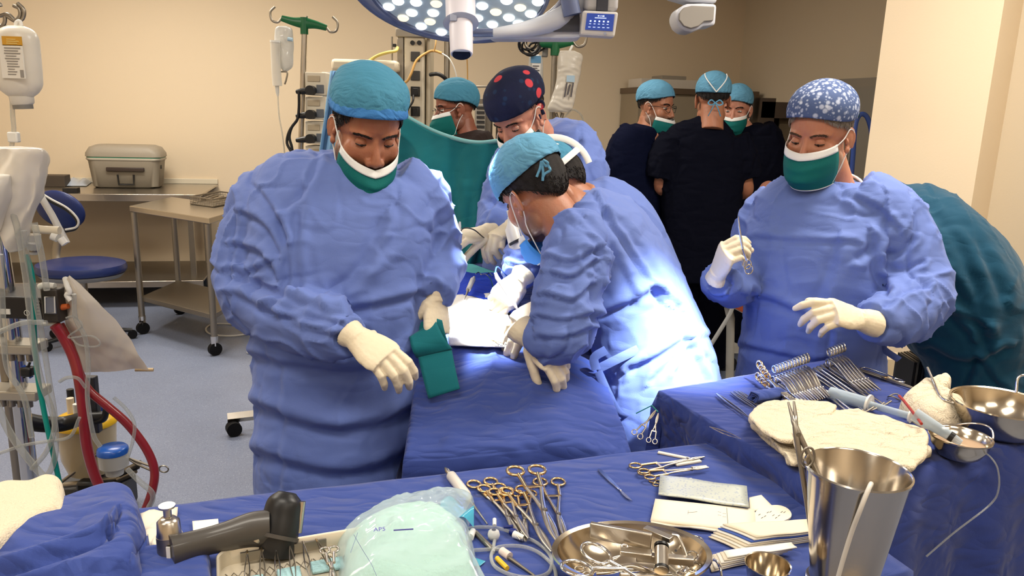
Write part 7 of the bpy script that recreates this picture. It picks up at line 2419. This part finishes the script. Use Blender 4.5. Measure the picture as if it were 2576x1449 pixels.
MB().box(((a.x + b.x) / 2, a.y + .08, a.z / 2 - .01), ((b.x - a.x) * .95, .11, a.z - .02)).build('core', mat('dark core', (50, 50, 56), .4), t)
def lamp():
 K = .87
 C0 = P(1152, -26, 2.70 * K)
 nrm = Vector((-.02, -.42, -.90)).normalized()          # the way it shines
 ux = Vector((1, 0, 0))
 ux = (ux - nrm * ux.dot(nrm)).normalized()
 uy = nrm.cross(ux)
 R = Matrix((ux, uy, -nrm)).transposed()                # local z points back from the light
 t = thing('surgical_lamp', 'large round surgical lamp with white handle hanging at the top centre', 'surgical lamp', C0)
 LG = mat('lamp blue grey casing', (92, 102, 134), .35)
 LW = mat('lamp pale casing', (196, 198, 206), .35)
 r0 = .30 * K
 MB().lathe([(.001, .048), (r0 * .6, .052), (r0 * .96, .026), (r0 * 1.02, .0), (r0 * 1.0, -.012), (r0 * .97, -.010), (r0 * .96, .0), (.001, .004)], C0, R, 64).build('lamp_head', LG, t)
 MB().lathe([(.001, -.002), (r0 * .955, -.002), (r0 * .955, -.004), (.001, -.004)], C0, R, 64).build('lamp_glass', mat('pale reflector', (150, 166, 180), .25, emit=(214, 230, 240), estr=.10), t)
 LED = mat('lit lamp lens', (255, 252, 244), .3, emit=(255, 250, 238), estr=2.4)
 LED2 = mat('warm lit lamp lens', (255, 236, 206), .3, emit=(255, 232, 196), estr=1.0)
 n = 0
 for ring, (rr, k) in enumerate(((.11, 8), (.165, 13), (.22, 18), (.268, 22))):
  for i in range(k):
   a = 2 * PI * (i + .5 * (ring % 2)) / k
   p = C0 + R @ Vector((rr * K * math.cos(a), rr * K * math.sin(a), -.006))
   q = MB().lathe([(.001, -.004), (.0146, -.004), (.0178, 0), (.001, .0)], p, R, 16)
   q.build('lens', LED if (i * 7 + ring * 3) % 5 else LED2, t)
   n += 1
 pts = [C0 + R @ Vector((.3175 * math.cos(a), .3175 * math.sin(a) * .98, .03)) for a in np.linspace(0, 2 * PI, 60, endpoint=False)]
 MB().tube(pts, .0174, 12, closed=True, sq=(1.15, .7)).build('handrail', LG, t)
 for a in (2.4, .75, -.9, -2.3):
  MB().tube([C0 + R @ Vector((.252 * math.cos(a), .252 * math.sin(a), .02)), C0 + R @ Vector((.3175 * math.cos(a), .3175 * math.sin(a), .03))], .014, 10).build('rail_strut', LG, t)
 top = P(1160, 30, 2.45 * K)
 ax = (P(1161, 138, 2.40 * K) - P(1158, -5, 2.50 * K)).normalized()
 HW = mat('white lamp handle', (226, 222, 232), .4)
 b = P(1158, -8, 2.50 * K)
 E = P(1161, 136, 2.40 * K)
 Lh = (E - b).length
 q = MB().tube([b, b + ax * Lh * .45], [.040, .039], 28)
 q.build('handle_base', HW, t)
 MB().tube([b + ax * Lh * .44, b + ax * Lh * .47, b + ax * Lh * .50], [.040, .047, .040], 28).build('flange', mat('grey flange', (168, 176, 200), .4), t)
 MB().tube([b + ax * Lh * .49, b + ax * Lh * .98, E], [.0313, .0296, .0278], 28).build('handle_grip', HW, t)
 MB().tube([E - ax * .001, E + ax * .002], .0239, 24).build('dark_end', mat('dark navy cap', (14, 18, 34), .85, spec=.05), t)
 q = MB().box(b + ax * Lh * .40 + Vector((-.016, -.039, 0)), (.018, .008, .018))
 q.build('marker', mat('grey flange', (168, 176, 200), .4), t, bevel=.002)
 Ya = 2.72 * K
 q = MB().tube(catmull([P(1190, 92, Ya - .1), P(1260, 82, Ya - .08), P(1330, 72, Ya - .03), P(1400, 50, Ya), P(1432, 30, Ya + .02), P(1455, 0, Ya + .04), P(1470, -40, Ya + .05)], 6), interp([.012, .0157, .0226, .0296, .0313, .0313, .0313], 6), 12)
 q.build('yoke', LW, t)
 MB().tube(catmull([P(1170, 82, Ya - .14), P(1215, 82, Ya - .13), P(1240, 82, Ya - .13)], 5), .0113, 10).build('yoke_tip', LG, t)
 q = MB()
 a = [P(x, y, Ya) for x, y in ((1222, 84), (1300, 80), (1385, 62), (1425, 40), (1460, 18), (1462, 94), (1440, 97), (1240, 97))]
 q.add(a + [p + Vector((0, .12, 0)) for p in a], [tuple(range(8))[::-1], tuple(range(8, 16))] + [(k, (k + 1) % 8, 8 + (k + 1) % 8, 8 + k) for k in range(8)])
 q.build('arm_casing', LW, t, smooth=False, bevel=.006)
 q = MB()
 a = [P(x, y, Ya - .012) for x, y in ((1350, 79), (1400, 66), (1440, 46), (1458, 26), (1458, 79))]
 q.add(a + [p + Vector((0, .02, 0)) for p in a], [tuple(range(5))[::-1], tuple(range(5, 10))] + [(k, (k + 1) % 5, 5 + (k + 1) % 5, 5 + k) for k in range(5)])
 q.build('dark_panel', mat('dark slate panel', (44, 46, 58), .4), t, smooth=False)
 MB().tube([P(1428, -20, Ya - .03), P(1440, 38, Ya - .03)], .026, 14).build('joint', LG, t)
 pbox(MB(), 1470, -60, 1560, 26, Ya - .03, .12).build('arm_block', mat('silver casing', (176, 174, 176), .3), t, bevel=.012)
 pbox(MB(), 1500, -60, 1534, 27, Ya - .042, .02).build('arm_strip', mat('dark slate panel', (44, 46, 58), .4), t, bevel=.002)
 t2 = thing('control_panel', 'small lamp control panel with a lit blue touch screen at the right of the lamp', 'control panel', P(1508, 95, Ya - .05))
 qd = [(1466, 26), (1556, 30), (1546, 94), (1460, 88)]
 def pq(qd, Yq, th, nm, m, par, bev=0.):
  v = [P(x, y, Yq) for x, y in qd]
  q = MB().add(v + [p + Vector((0, th, 0)) for p in v], [(3, 2, 1, 0), (4, 5, 6, 7), (0, 1, 5, 4), (1, 2, 6, 5), (2, 3, 7, 6), (3, 0, 4, 7)])
  return q.build(nm, m, par, smooth=False, bevel=bev)
 pq(qd, Ya - .07, .06, 'panel_case', mat('pale panel case', (196, 192, 188), .35), t2, .006)
 s = pq([(1477, 33), (1546, 36), (1541, 78), (1472, 74)], Ya - .074, .01, 'screen', mat('lit blue screen', (30, 56, 128), .2, emit=(36, 70, 160), estr=.45), t2)
 ICON = mat('lit screen icon', (200, 215, 250), .3, emit=(196, 214, 255), estr=.8)
 q = MB()
 v0, v1, v3 = P(1477, 33, Ya - .075), P(1546, 36, Ya - .075), P(1472, 74, Ya - .075)
 ex_, ey_ = v1 - v0, v3 - v0
 def sc(u, w, du, dw):
  c = [v0 + ex_ * (u + a) + ey_ * (w + b2) for a, b2 in ((0, 0), (du, 0), (du, dw), (0, dw))]
  q.add([p + Vector((0, -.0006, 0)) for p in c], [(0, 3, 2, 1)])
 sc(.40, .10, .06, .08)
 sc(.50, .10, .03, .08)
 sc(.56, .10, .08, .08)
 sc(.30, .24, .42, .05)
 for i in range(5):
  sc(.13 + i * .16, .42, .06, .10)
  sc(.12 + i * .16, .62, .07, .04)
  sc(.10 + i * .17, .82, .09, .04)
 q.build('screen_icons', ICON, s, smooth=False)
 MB().tube([P(1522, 84, Ya - .072), P(1522, 84, Ya - .078)], .004, 10).build('button', mat('grey flange', (168, 176, 200), .4), t2)
 return C0, nrm
LAMPC, LAMPN = lamp()
Y = 3.4
t = thing('lamp_boom', 'grey and white jointed ceiling arm at the top right of centre', 'ceiling arm', P(1745, -100, Y))
LW = MATS['lamp pale casing']
def flat(outl, Yq, th, nm, m, par, bev=.012):
 v = [P(x, y, Yq) for x, y in outl]
 n = len(v)
 q = MB().add(v + [p + Vector((0, th, 0)) for p in v], [tuple(range(n))[::-1], tuple(range(n, 2 * n))] + [(k, (k + 1) % n, n + (k + 1) % n, n + k) for k in range(n)])
 return q.build(nm, m, par, smooth=True, bevel=bev)
o2 = [(1804, 10), (1800, 64), (1770, 66), (1758, 74), (1742, 80), (1722, 78), (1708, 66), (1700, 48), (1702, 30), (1712, 16), (1730, 9), (1770, 8)]
flat(o2, Y, .16, 'joint_shell', LW, t)
o3 = [(1798, 16), (1795, 52), (1772, 54), (1758, 66), (1738, 72), (1720, 66), (1708, 50), (1709, 32), (1720, 19), (1740, 14)]
flat(o3, Y - .012, .03, 'side_cover', mat('taupe cover', (134, 128, 120), .45), t, .004)
flat([(1804, 8), (1806, -40), (1660, -60), (1690, -10), (1740, 4)], Y + .02, .14, 'upper_arm', LW, t)
MB().tube([P(1760, -40, Y + .1), Vector((P(1760, -40, Y + .1).x, P(1760, -40, Y + .1).y, HC))], .05, 16).build('drop_tube', LW, t)
pc = P(1500, -60, 2.42)
t = bpy.data.objects['surgical_lamp']
MB().tube([pc, Vector((pc.x, pc.y, HC))], .045, 16).build('drop_tube', LW, t)
Y = 2.35
s = Y / F
t = thing('perfusion_stand', 'thick chrome mast of the perfusion stand with clamps at the left edge', 'medical stand', P(20, 1240, Y))
m0, m1 = P(10, 330, Y), P(62, 1260, Y)
g = Vector((P(40, 900, Y).x, P(40, 900, Y).y, 0))
MB().tube([g + Vector((-.035, 0, 2.05)), g + Vector((.0, 0, .9)), g + Vector((0, 0, .1))], [.017, .025, .026], 18).build('mast', CHROME, t)
MB().tube([g + Vector((-.07, .05, 1.6)), g + Vector((-.07, .05, .1))], .018, 14).build('rear_mast', STEELD, t)
for (y, w) in ((870, 74), (985, 86)):
 c = P(38, y, Y - .01)
 q = MB().box(c, (w * 2 * s * .9, .09, 26 * s))
 q.build('clamp_block', mat('cast aluminium', (176, 170, 158), .45, .6), t, bevel=.005)
 for k in range(5):
  p = c + Vector((-.05 + .028 * k, -.03, -.024))
  MB().tube([p + Vector((0, 0, .012)), p + Vector((0, 0, -.014))], .010, 10).build('clamp_stud', STEELD, t)
MB().box(g + Vector((0, .05, .06)), (.5, .5, .1)).build('base', mat('dark machine base', (60, 60, 64), .5), t, bevel=.02)
q = MB()
for pts in ([(-20, 96), (10, 60), (14, 40), (36, 52), (56, 48), (60, 25), (44, 8)], [(36, 54), (50, 40), (48, 22), (34, 14)], [(-20, 20), (-2, 10), (2, 16)], [(-10, 62), (16, 68), (20, 66)], [(0, 40), (20, 36), (38, 52)]):
 q.tube(catmull([P(x, y, Y + .02) for x, y in pts], 6), .0055, 8)
q.build('hanger_hooks', STEELD, t)
MB().tube([P(-40, 60, Y + .02), g + Vector((-.04, 0, 2.02))], .009, 8).build('hook_arm', STEELD, t)
t = thing('pump_module', 'black control box on the perfusion stand with a round logo', 'control box', P(60, 800, Y - .06))
pbox(MB(), -60, 750, 140, 800, Y - .08, .14).build('case', mat('satin black case', (26, 24, 26), .4), t, bevel=.006)
pbox(MB(), -10, 778, 24, 790, Y - .084, .006).build('white_strip', WHITEP, t, smooth=False)
c = P(68, 787, Y - .084)
MB().tube([c + Vector((.008 * math.cos(a), -.001, .008 * math.sin(a))) for a in np.linspace(0, 2 * PI, 20, endpoint=False)], .0012, 6, closed=True).build('round_logo', WHITEP, t)
MB().box(c + Vector((0, -.001, .002)), (.0025, .001, .007)).build('logo_mark', WHITEP, t, smooth=False)
q = MB()
for i in range(5):
 pbox(q, 80, 757 + i * 8, 100, 759 + i * 8, Y - .083, .004)
q.build('vent_slots', STEELD, t)
t = thing('flow_cell', 'clear rectangular flow cell with dark frame hanging at the end of the black control box', 'flow sensor', P(124, 818, Y - .12))
pbox(MB(), 108, 728, 142, 812, Y - .14, .05).build('frame', mat('dark brown frame', (54, 48, 44), .35), t, bevel=.005)
pbox(MB(), 114, 748, 136, 790, Y - .146, .01).build('grey_window', mat('grey window', (112, 116, 130), .2), t, bevel=.002)
q = MB()
q.tube([P(x, y, Y - .148) for x, y in ((113, 747), (137, 746), (138, 787), (114, 788))], .0022, 6, closed=True)
q.build('window_edge', WHITEP, t)
MB().tube(catmull([P(100, 722, Y - .12), P(112, 718, Y - .12), P(138, 720, Y - .12)], 4), .010, 10).build('top_cap', WHITEP, t)
MB().tube([P(106, 816, Y - .12), P(146, 814, Y - .12)], .006, 10).build('bottom_cap', WHITEP, t)
MB().tube([P(142, 774, Y - .12), P(156, 773, Y - .12)], .008, 10).build('white_stub', WHITEP, t)
MB().tube([P(156, 773, Y - .12), P(172, 770, Y - .12)], [.010, .008], 10).build('orange_stub', mat('rust orange plug', (190, 92, 40), .5), t)
Yb = 2.3
t = bag('infusion_bottle', 'clear infusion bottle with yellow and white label hanging at the top left', [(66, 20, 60), (75, 5, 78), (95, -6, 92), (140, -8, 97), (190, -10, 102), (215, -6, 103), (232, 12, 95), (244, 26, 82)], Yb, BAGW, .055, 311, .001, 'infusion bottle', sc=6)
MB().tube([P(54, 242, Yb), P(56, 258, Yb), P(57, 264, Yb)], [.032, .031, .026], 20).build('neck', BAGW, t)
MB().tube([P(57, 262, Yb), P(59, 274, Yb)], .026, 20).build('stopper', mat('grey stopper', (120, 116, 110), .5), t)
def lab(x0, y0, x1, y1, nm, cc, dy=0.):
 pbox(MB(), x0, y0, x1, y1, Yb - .062 - dy, .003).build(nm, mat(nm + ' paint', cc, .5), t, smooth=False)
lab(6, 92, 53, 114, 'yellow_label', (206, 152, 46))
lab(6, 114, 55, 196, 'white_label', (232, 226, 214))
q = MB()
for i, (x, w_) in enumerate(((10, 40), (10, 34), (10, 40), (14, 26), (12, 36), (16, 28), (18, 26), (18, 30), (20, 16), (20, 22), (20, 20))):
 pbox(q, x, 120 + i * 6.6, x + w_, 121.6 + i * 6.6, Yb - .064, .002)
pbox(q, 52, 176, 58, 195, Yb - .064, .002)
q.build('label_print', mat('faint grey print', (150, 144, 136), .6), t)
q = MB()
for i, w_ in enumerate((22, 30, 26)):
 pbox(q, 16, 98 + i * 5, 16 + w_, 99.4 + i * 5, Yb - .064, .002)
q.build('label_title', mat('pale yellow print', (236, 206, 120), .6), t)
MB().tube(catmull([P(40, 66, Yb), P(42, 56, Yb), P(50, 54, Yb), P(54, 66, Yb)], 5), .0055, 8).build('hanging_loop', WHITEP, t)
t = thing('drip_line', 'clear drip line with white clamp below the hanging bottle', 'tubing', P(34, 370, Yb))
MB().tube(catmull([P(30, 244, Yb), P(32, 290, Yb), P(35, 330, Yb), P(30, 372, Yb), P(40, 420, Yb - .05), P(30, 520, Yb - .06)], 6), .0065, 8).build('tube', TUBE, t)
MB().box(P(35, 345, Yb), (.03, .02, .03)).build('clamp', WHITEP, t, bevel=.004)
BAGP = clear('white plastic film', (244, 240, 232), .28, .22, (236, 230, 220))
bag('plastic_bag', 'large crumpled white plastic bag hanging on the mast at left', [(368, 10, 60), (378, 6, 112), (430, 8, 110), (480, 4, 104), (520, 8, 92), (560, 18, 80), (600, 30, 74), (628, 44, 64)], Y - .12, BAGP, .06, 321, .034, 'plastic bag', sc=12)
bag('plastic_bag', 'smaller white plastic bag at the very left edge beside the mast', [(438, -40, 12), (446, -44, 28), (490, -44, 26), (540, -42, 12), (590, -40, -2)], Y - .2, BAGP, .05, 323, .03, 'plastic bag', sc=12)
t = thing('reservoir_bag', 'slanting clear reservoir bag tied at its top corner, left of the trolley', 'plastic bag', P(270, 960, Y - .1))
qa, qb, qc, qd_ = [P(*p) for p in ((160, 700, Y - .12), (180, 690, Y - .1), (378, 925, Y), (196, 925, Y - .1))]
def rb(u, w, sgn=1):
 lft = [(166, 704), (158, 760), (166, 850), (212, 938)]
 rgt = [(176, 692), (250, 760), (322, 850), (376, 930)]
 k = w * 3
 i = min(int(k), 2)
 f = k - i
 l = (lft[i][0] * (1 - f) + lft[i + 1][0] * f, lft[i][1] * (1 - f) + lft[i + 1][1] * f)
 r = (rgt[i][0] * (1 - f) + rgt[i + 1][0] * f, rgt[i][1] * (1 - f) + rgt[i + 1][1] * f)
 bulge = .05 * math.sin(PI * u) * math.sin(PI * min(1, w * .9 + .08))
 return P(l[0] * (1 - u) + r[0] * u, l[1] * (1 - u) + r[1] * u, Y - .12 + .08 * w - sgn * bulge)
q = MB().grid(lambda u, w: rb(u, w, 1), 44, 50)
q.grid(lambda u, w: rb(1 - u, w, -.6), 26, 30)
A = q.arr()
A[:, 1] += .03 * (crumple(A, 9, 331) - .3) + .014 * (crumple(A, 22, 332) - .3)
mkobj('film', A.tolist(), q.f, clear('reservoir film', (238, 232, 224), .42, .2, (228, 218, 204)), t, True, auto=False)
MB().tube(catmull([P(164, 700, Y - .12), P(170, 722, Y - .14), P(176, 735, Y - .14), P(168, 742, Y - .14), P(178, 756, Y - .14)], 5), .008, 8).build('tied_neck', WHITEP, t)
MB().tube(catmull([P(x, y, Y - .17) for x, y in ((166, 800), (182, 796), (200, 806), (206, 822), (180, 840), (175, 850), (230, 845), (252, 862), (240, 872), (200, 868), (180, 852))], 6), .0028, 6).build('line', TUBE, t)
MB().tube([P(340, 930, Y + .0), P(386, 930, Y + .01)], .006, 8).build('outlet', mat('amber outlet', (196, 170, 130), .4), t)
RED = mat('dark red tubing', (140, 34, 40), .3, coat=.3)
tubes = [('blood_tube', 'thick red tube running down from the flow cell to the front table edge', [(138, 818), (160, 850), (185, 900), (200, 960), (210, 1040), (218, 1120), (240, 1200), (268, 1256), (296, 1296)], .0155, RED, -.14),
         ('blood_tube', 'thick red tube that bows out to the right over the blue floor', [(150, 816), (176, 870), (196, 930), (222, 980), (268, 1020), (320, 1066), (366, 1126), (388, 1180), (384, 1230), (366, 1282), (350, 1310)], .0135, RED, -.10),
         ('green_tube', 'green oxygen tube falling beside the mast', [(66, 640), (80, 690), (84, 740), (86, 840), (94, 940), (108, 1020), (122, 1090), (138, 1160), (150, 1216)], .0075, mat('green tubing', (0, 140, 130), .35), -.16),
         ('green_tube', 'lower loop of green tube behind the towel', [(182, 1262), (200, 1280), (232, 1290), (256, 1280), (270, 1266)], .006, mat('green tubing', (0, 140, 130), .35), .05)]
cl = [('long clear tube crossing in front of the white bags', [(4, 470), (40, 560), (62, 680), (72, 760), (84, 860), (104, 960), (130, 1030), (140, 1090), (136, 1160), (110, 1206), (60, 1236), (0, 1250)], .0085),
      ('clear tube running straight down past the flow cell', [(86, 560), (104, 640), (118, 730)], .0085),
      ('clear tube hanging in front of the reservoir bag', [(186, 740), (190, 800), (214, 850), (222, 920), (220, 1000), (234, 1090), (252, 1124)], .0065),
      ('clear tube sweeping from the mast to the table edge at left', [(-20, 990), (20, 1080), (60, 1140), (110, 1200), (150, 1230)], .0105),
      ('clear tube leaving the bottom of the flow cell to the left', [(118, 812), (60, 812), (10, 830), (-30, 850)], .0075),
      ('clear tube beside the green one', [(60, 580), (70, 660), (98, 800), (124, 960), (138, 1060), (120, 1130), (80, 1180)], .0075),
      ('thin clear line crossing behind the red tubes', [(0, 1140), (60, 1120), (120, 1110), (176, 1098), (200, 1050)], .005),
      ('clear tube arching over the yellow reservoir', [(150, 960), (170, 950), (196, 952), (215, 975)], .005),
      ('clear tube behind the control box', [(0, 640), (6, 760), (10, 860), (20, 930), (60, 1000), (80, 1100)], .008),
      ('clear line looping right of the blue jar', [(286, 1000), (318, 1030), (338, 1066), (334, 1110), (322, 1150)], .005),
      ('clear tube curling round the lower end of the red loop', [(320, 1180), (352, 1212), (380, 1236), (384, 1256), (374, 1276)], .008)]
for lb, pts, r in cl:
 tubes.append(('clear_tube', lb, pts, r, TUBE, -.18))
for j, (nm, lb, pts, r, m, dy) in enumerate(tubes):
 t = thing(nm, lb, 'tube', P(*pts[-1], Y + dy), 'clear perfusion tubes' if nm == 'clear_tube' else None)
 MB().tube(catmull([P(x, y, Y + dy + .012 * math.sin(j * 2 + i)) for i, (x, y) in enumerate(pts)], 7), r, 10).build('tube', m, t)
t = thing('white_tube', 'stiff white tube slanting across the blue stool backrest', 'tube', P(165, 610, Y + .1))
MB().tube([P(100, 490, Y + .1), P(130, 540, Y + .1), P(168, 612, Y + .1)], .0105, 10).build('tube', WHITEP, t)
t = thing('black_cable', 'black and white cable arching over the blue backrest', 'cable', P(190, 580, Y + .12))
MB().tube(catmull([P(x, y, Y + .12) for x, y in ((98, 488), (130, 508), (170, 530), (194, 556), (190, 575), (165, 582))], 6), .005, 8).build('cable', BLACK, t)
MB().tube(catmull([P(x, y - 6, Y + .115) for x, y in ((98, 488), (130, 508), (170, 530), (196, 558), (192, 577), (165, 584))], 6), .0035, 8).build('white_cable', WHITEP, t)
t = thing('manifold', 'white tap manifold with connectors hanging under the bags beside the mast', 'manifold', P(110, 640, Y - .1))
MB().tube([P(76, 574, Y - .1), P(110, 578, Y - .1), P(150, 580, Y - .1)], .012, 10).build('rail', CREAMP, t)
MB().tube([P(132, 592, Y - .1), P(146, 598, Y - .1)], .014, 12).build('tap', WHITEP, t)
MB().tube([P(152, 600, Y - .1), P(164, 614, Y - .1)], .011, 12).build('tap', WHITEP, t)
MB().tube([P(82, 590, Y - .1), P(84, 620, Y - .1), P(84, 640, Y - .1)], [.022, .020, .010], 14).build('drip_chamber', BAGC, t)
MB().tube([P(84, 612, Y - .1), P(84, 632, Y - .1)], .016, 12).build('chamber_grid', STEELD, t)
Yr = 2.75
t = thing('blood_reservoir', 'clear blood reservoir with a yellow lid held by a black arm', 'reservoir', P(220, 1190, Yr))
c0 = P(216, 1060, Yr)
MB().lathe([(.001, -.20), (.075, -.20), (.095, -.14), (.105, 0), (.105, .005), (.09, .0), (.07, -.18), (.001, -.18)], c0, None, 32).build('reservoir_body', clear('amber tinted plastic', (240, 226, 190), .5, .12, (222, 206, 170)), t)
MB().lathe([(.001, .045), (.05, .042), (.10, .020), (.112, .004), (.112, -.004), (.001, -.004)], c0, None, 32).build('yellow_lid', mat('translucent yellow', (232, 184, 40), .3), t)
for i, (dx, dy, h, m) in enumerate(((-.04, -.02, .07, CREAMP), (.0, -.05, .06, WHITEP), (.075, -.02, .06, BLUEP), (-.06, .02, .09, BLACK))):
 p = c0 + Vector((dx, dy, .03))
 MB().tube([p, p + Vector((0, 0, h))], .013, 10).build('lid_port', m, t)
MB().tube(catmull([P(40, 1050, Yr - .25), P(100, 1066, Yr - .2), P(160, 1066, Yr - .14), P(210, 1052, Yr - .13), P(262, 1046, Yr - .12)], 6), interp([.026, .030, .028, .024, .018], 6), 10).build('holder_arm', BLACK, t)
MB().tube(catmull([P(240, 1060, Yr - .13), P(262, 1052, Yr - .13), P(268, 1022, Yr - .13)], 5), .012, 8).build('holder_lever', BLACK, t)
pbox(MB(), 222, 950, 236, 1090, Yr - .12, .03).build('upright', mat('dark upright', (46, 46, 50), .4), t, bevel=.004)
t = thing('filter_jar', 'clear jar with a blue screw lid below the yellow reservoir', 'jar', P(285, 1205, Yr - .1))
c1 = P(284, 1138, Yr - .15)
MB().lathe([(.001, -.085), (.03, -.085), (.034, -.06), (.05, -.052), (.052, .0), (.049, .0), (.046, -.048), (.001, -.05)], c1, None, 28).build('jar_body', clear('jar plastic', (236, 234, 228), .45, .12, (214, 212, 204)), t)
MB().lathe([(.001, .022), (.046, .022), (.052, .016), (.054, .0), (.001, .0)], c1, None, 28).build('blue_lid', mat('translucent blue lid', (30, 84, 170), .25), t)
MB().ell(c1 + Vector((-.01, 0, -.025)), (.018, .018, .016)).build('orange_core', mat('orange core', (226, 170, 90), .5), t)
t = thing('ring_clamp', 'steel clamp sticking out right of the red tube, its ring above the floor', 'surgical clamp', P(412, 1180, Yr - .1))
MB().tube([P(318, 1150, Yr - .12), P(350, 1162, Yr - .12), P(400, 1180, Yr - .12)], [.003, .005, .004], 8).build('shank', STEELD, t)
MB().tube([P(318, 1152, Yr - .12), P(345, 1168, Yr - .12), P(396, 1190, Yr - .12)], [.003, .005, .004], 8).build('shank', STEELD, t)
cc = P(412, 1180, Yr - .12)
MB().tube([cc + Vector((.017 * math.cos(a), 0, .013 * math.sin(a))) for a in np.linspace(0, 2 * PI, 20, endpoint=False)], .003, 6, closed=True).build('finger_ring', STEELD, t)
t = thing('machine_base', 'dark jumble of pump housing and clamps at the foot of the perfusion stand', 'pump', P(230, 1270, Yr))
b0 = P(232, 1250, Yr - .05)
MB().tube([b0 + Vector((0, .06, 0)), b0 + Vector((0, -.05, 0))], .062, 24).build('pump_head', mat('dark grey pump', (70, 70, 74), .35), t)
MB().tube([b0 + Vector((0, -.05, 0)), b0 + Vector((0, -.055, 0))], .045, 24).build('pump_cover', clear('pump cover', (220, 224, 228), .4, .1, (160, 162, 168)), t)
MB().tube([P(150, 1222, Yr - .05), P(240, 1212, Yr - .05), P(330, 1196, Yr - .05)], .012, 8).build('cross_bar', STEELD, t)
MB().tube([P(150, 1216, Yr - .08), P(200, 1178, Yr - .08), P(262, 1128, Yr - .08)], .006, 8).build('lever_rod', STEELD, t)
for i in range(4):
 MB().tube([P(290 + 6 * i, 1216 - 10 * i, Yr - .06), P(336 + 6 * i, 1196 - 11 * i, Yr - .06)], .009, 8).build('black_finger', BLACK if i % 2 == 0 else STEELD, t)
MB().box(P(222, 1226, Yr - .1), (.07, .05, .06)).build('clamp_knob', BLACK, t, bevel=.012)
MB().box((b0.x - .04, b0.y + .1, .07), (.24, .2, .14)).build('floor_unit', mat('dark machine base', (60, 60, 64), .5), t, bevel=.02)
MB().tube([(b0.x, b0.y + .1, .2), (b0.x, b0.y + .08, b0.z)], .03, 12).build('support', STEELD, t)
t = thing('clamp_cluster', 'small black clamp with blue screw on the mast beside the green tube', 'clamp', P(70, 935, Y - .08))
MB().box(P(70, 934, Y - .1), (.035, .03, .03)).build('clamp_body', BLACK, t, bevel=.006)
MB().tube([P(58, 920, Y - .1), P(80, 950, Y - .1)], .006, 8).build('screw', BLUEP, t)
MB().tube([P(76, 910, Y - .1), P(60, 950, Y - .1)], .004, 8).build('lever', BLACK, t)
def spot(name, loc, target, power, angle, col, blend=.5, size=.1):
 l = bpy.data.lights.new(name, 'SPOT')
 l.energy = power
 l.color = col
 l.spot_size = math.radians(angle)
 l.spot_blend = blend
 l.shadow_soft_size = size
 o = bpy.data.objects.new(name, l)
 d = (Vector(target) - Vector(loc)).normalized()
 o.matrix_world = Matrix.Translation(loc) @ d.to_track_quat('-Z', 'Y').to_matrix().to_4x4()
 COL.objects.link(o)
 return o
COLD = (.86, .93, 1.)
FIELD = on_patient(1208, 818)
spot('lamp_beam', LAMPC + LAMPN * .30, FIELD, 1250, 23, COLD, .75, .12)
spot('second_lamp_beam', Vector((1.0, .75, 2.65)), P(1712, 865, 1.95), 2000, 11.5, COLD, .9, .08)
bpy.context.view_layer.update()
SC.cycles.max_bounces = 6
SC.cycles.diffuse_bounces = 3
SC.cycles.glossy_bounces = 4
SC.cycles.transmission_bounces = 4
SC.cycles.transparent_max_bounces = 16
SC.cycles.caustics_reflective = False
SC.cycles.caustics_refractive = False
SC.cycles.use_adaptive_sampling = True
SC.cycles.adaptive_threshold = .03
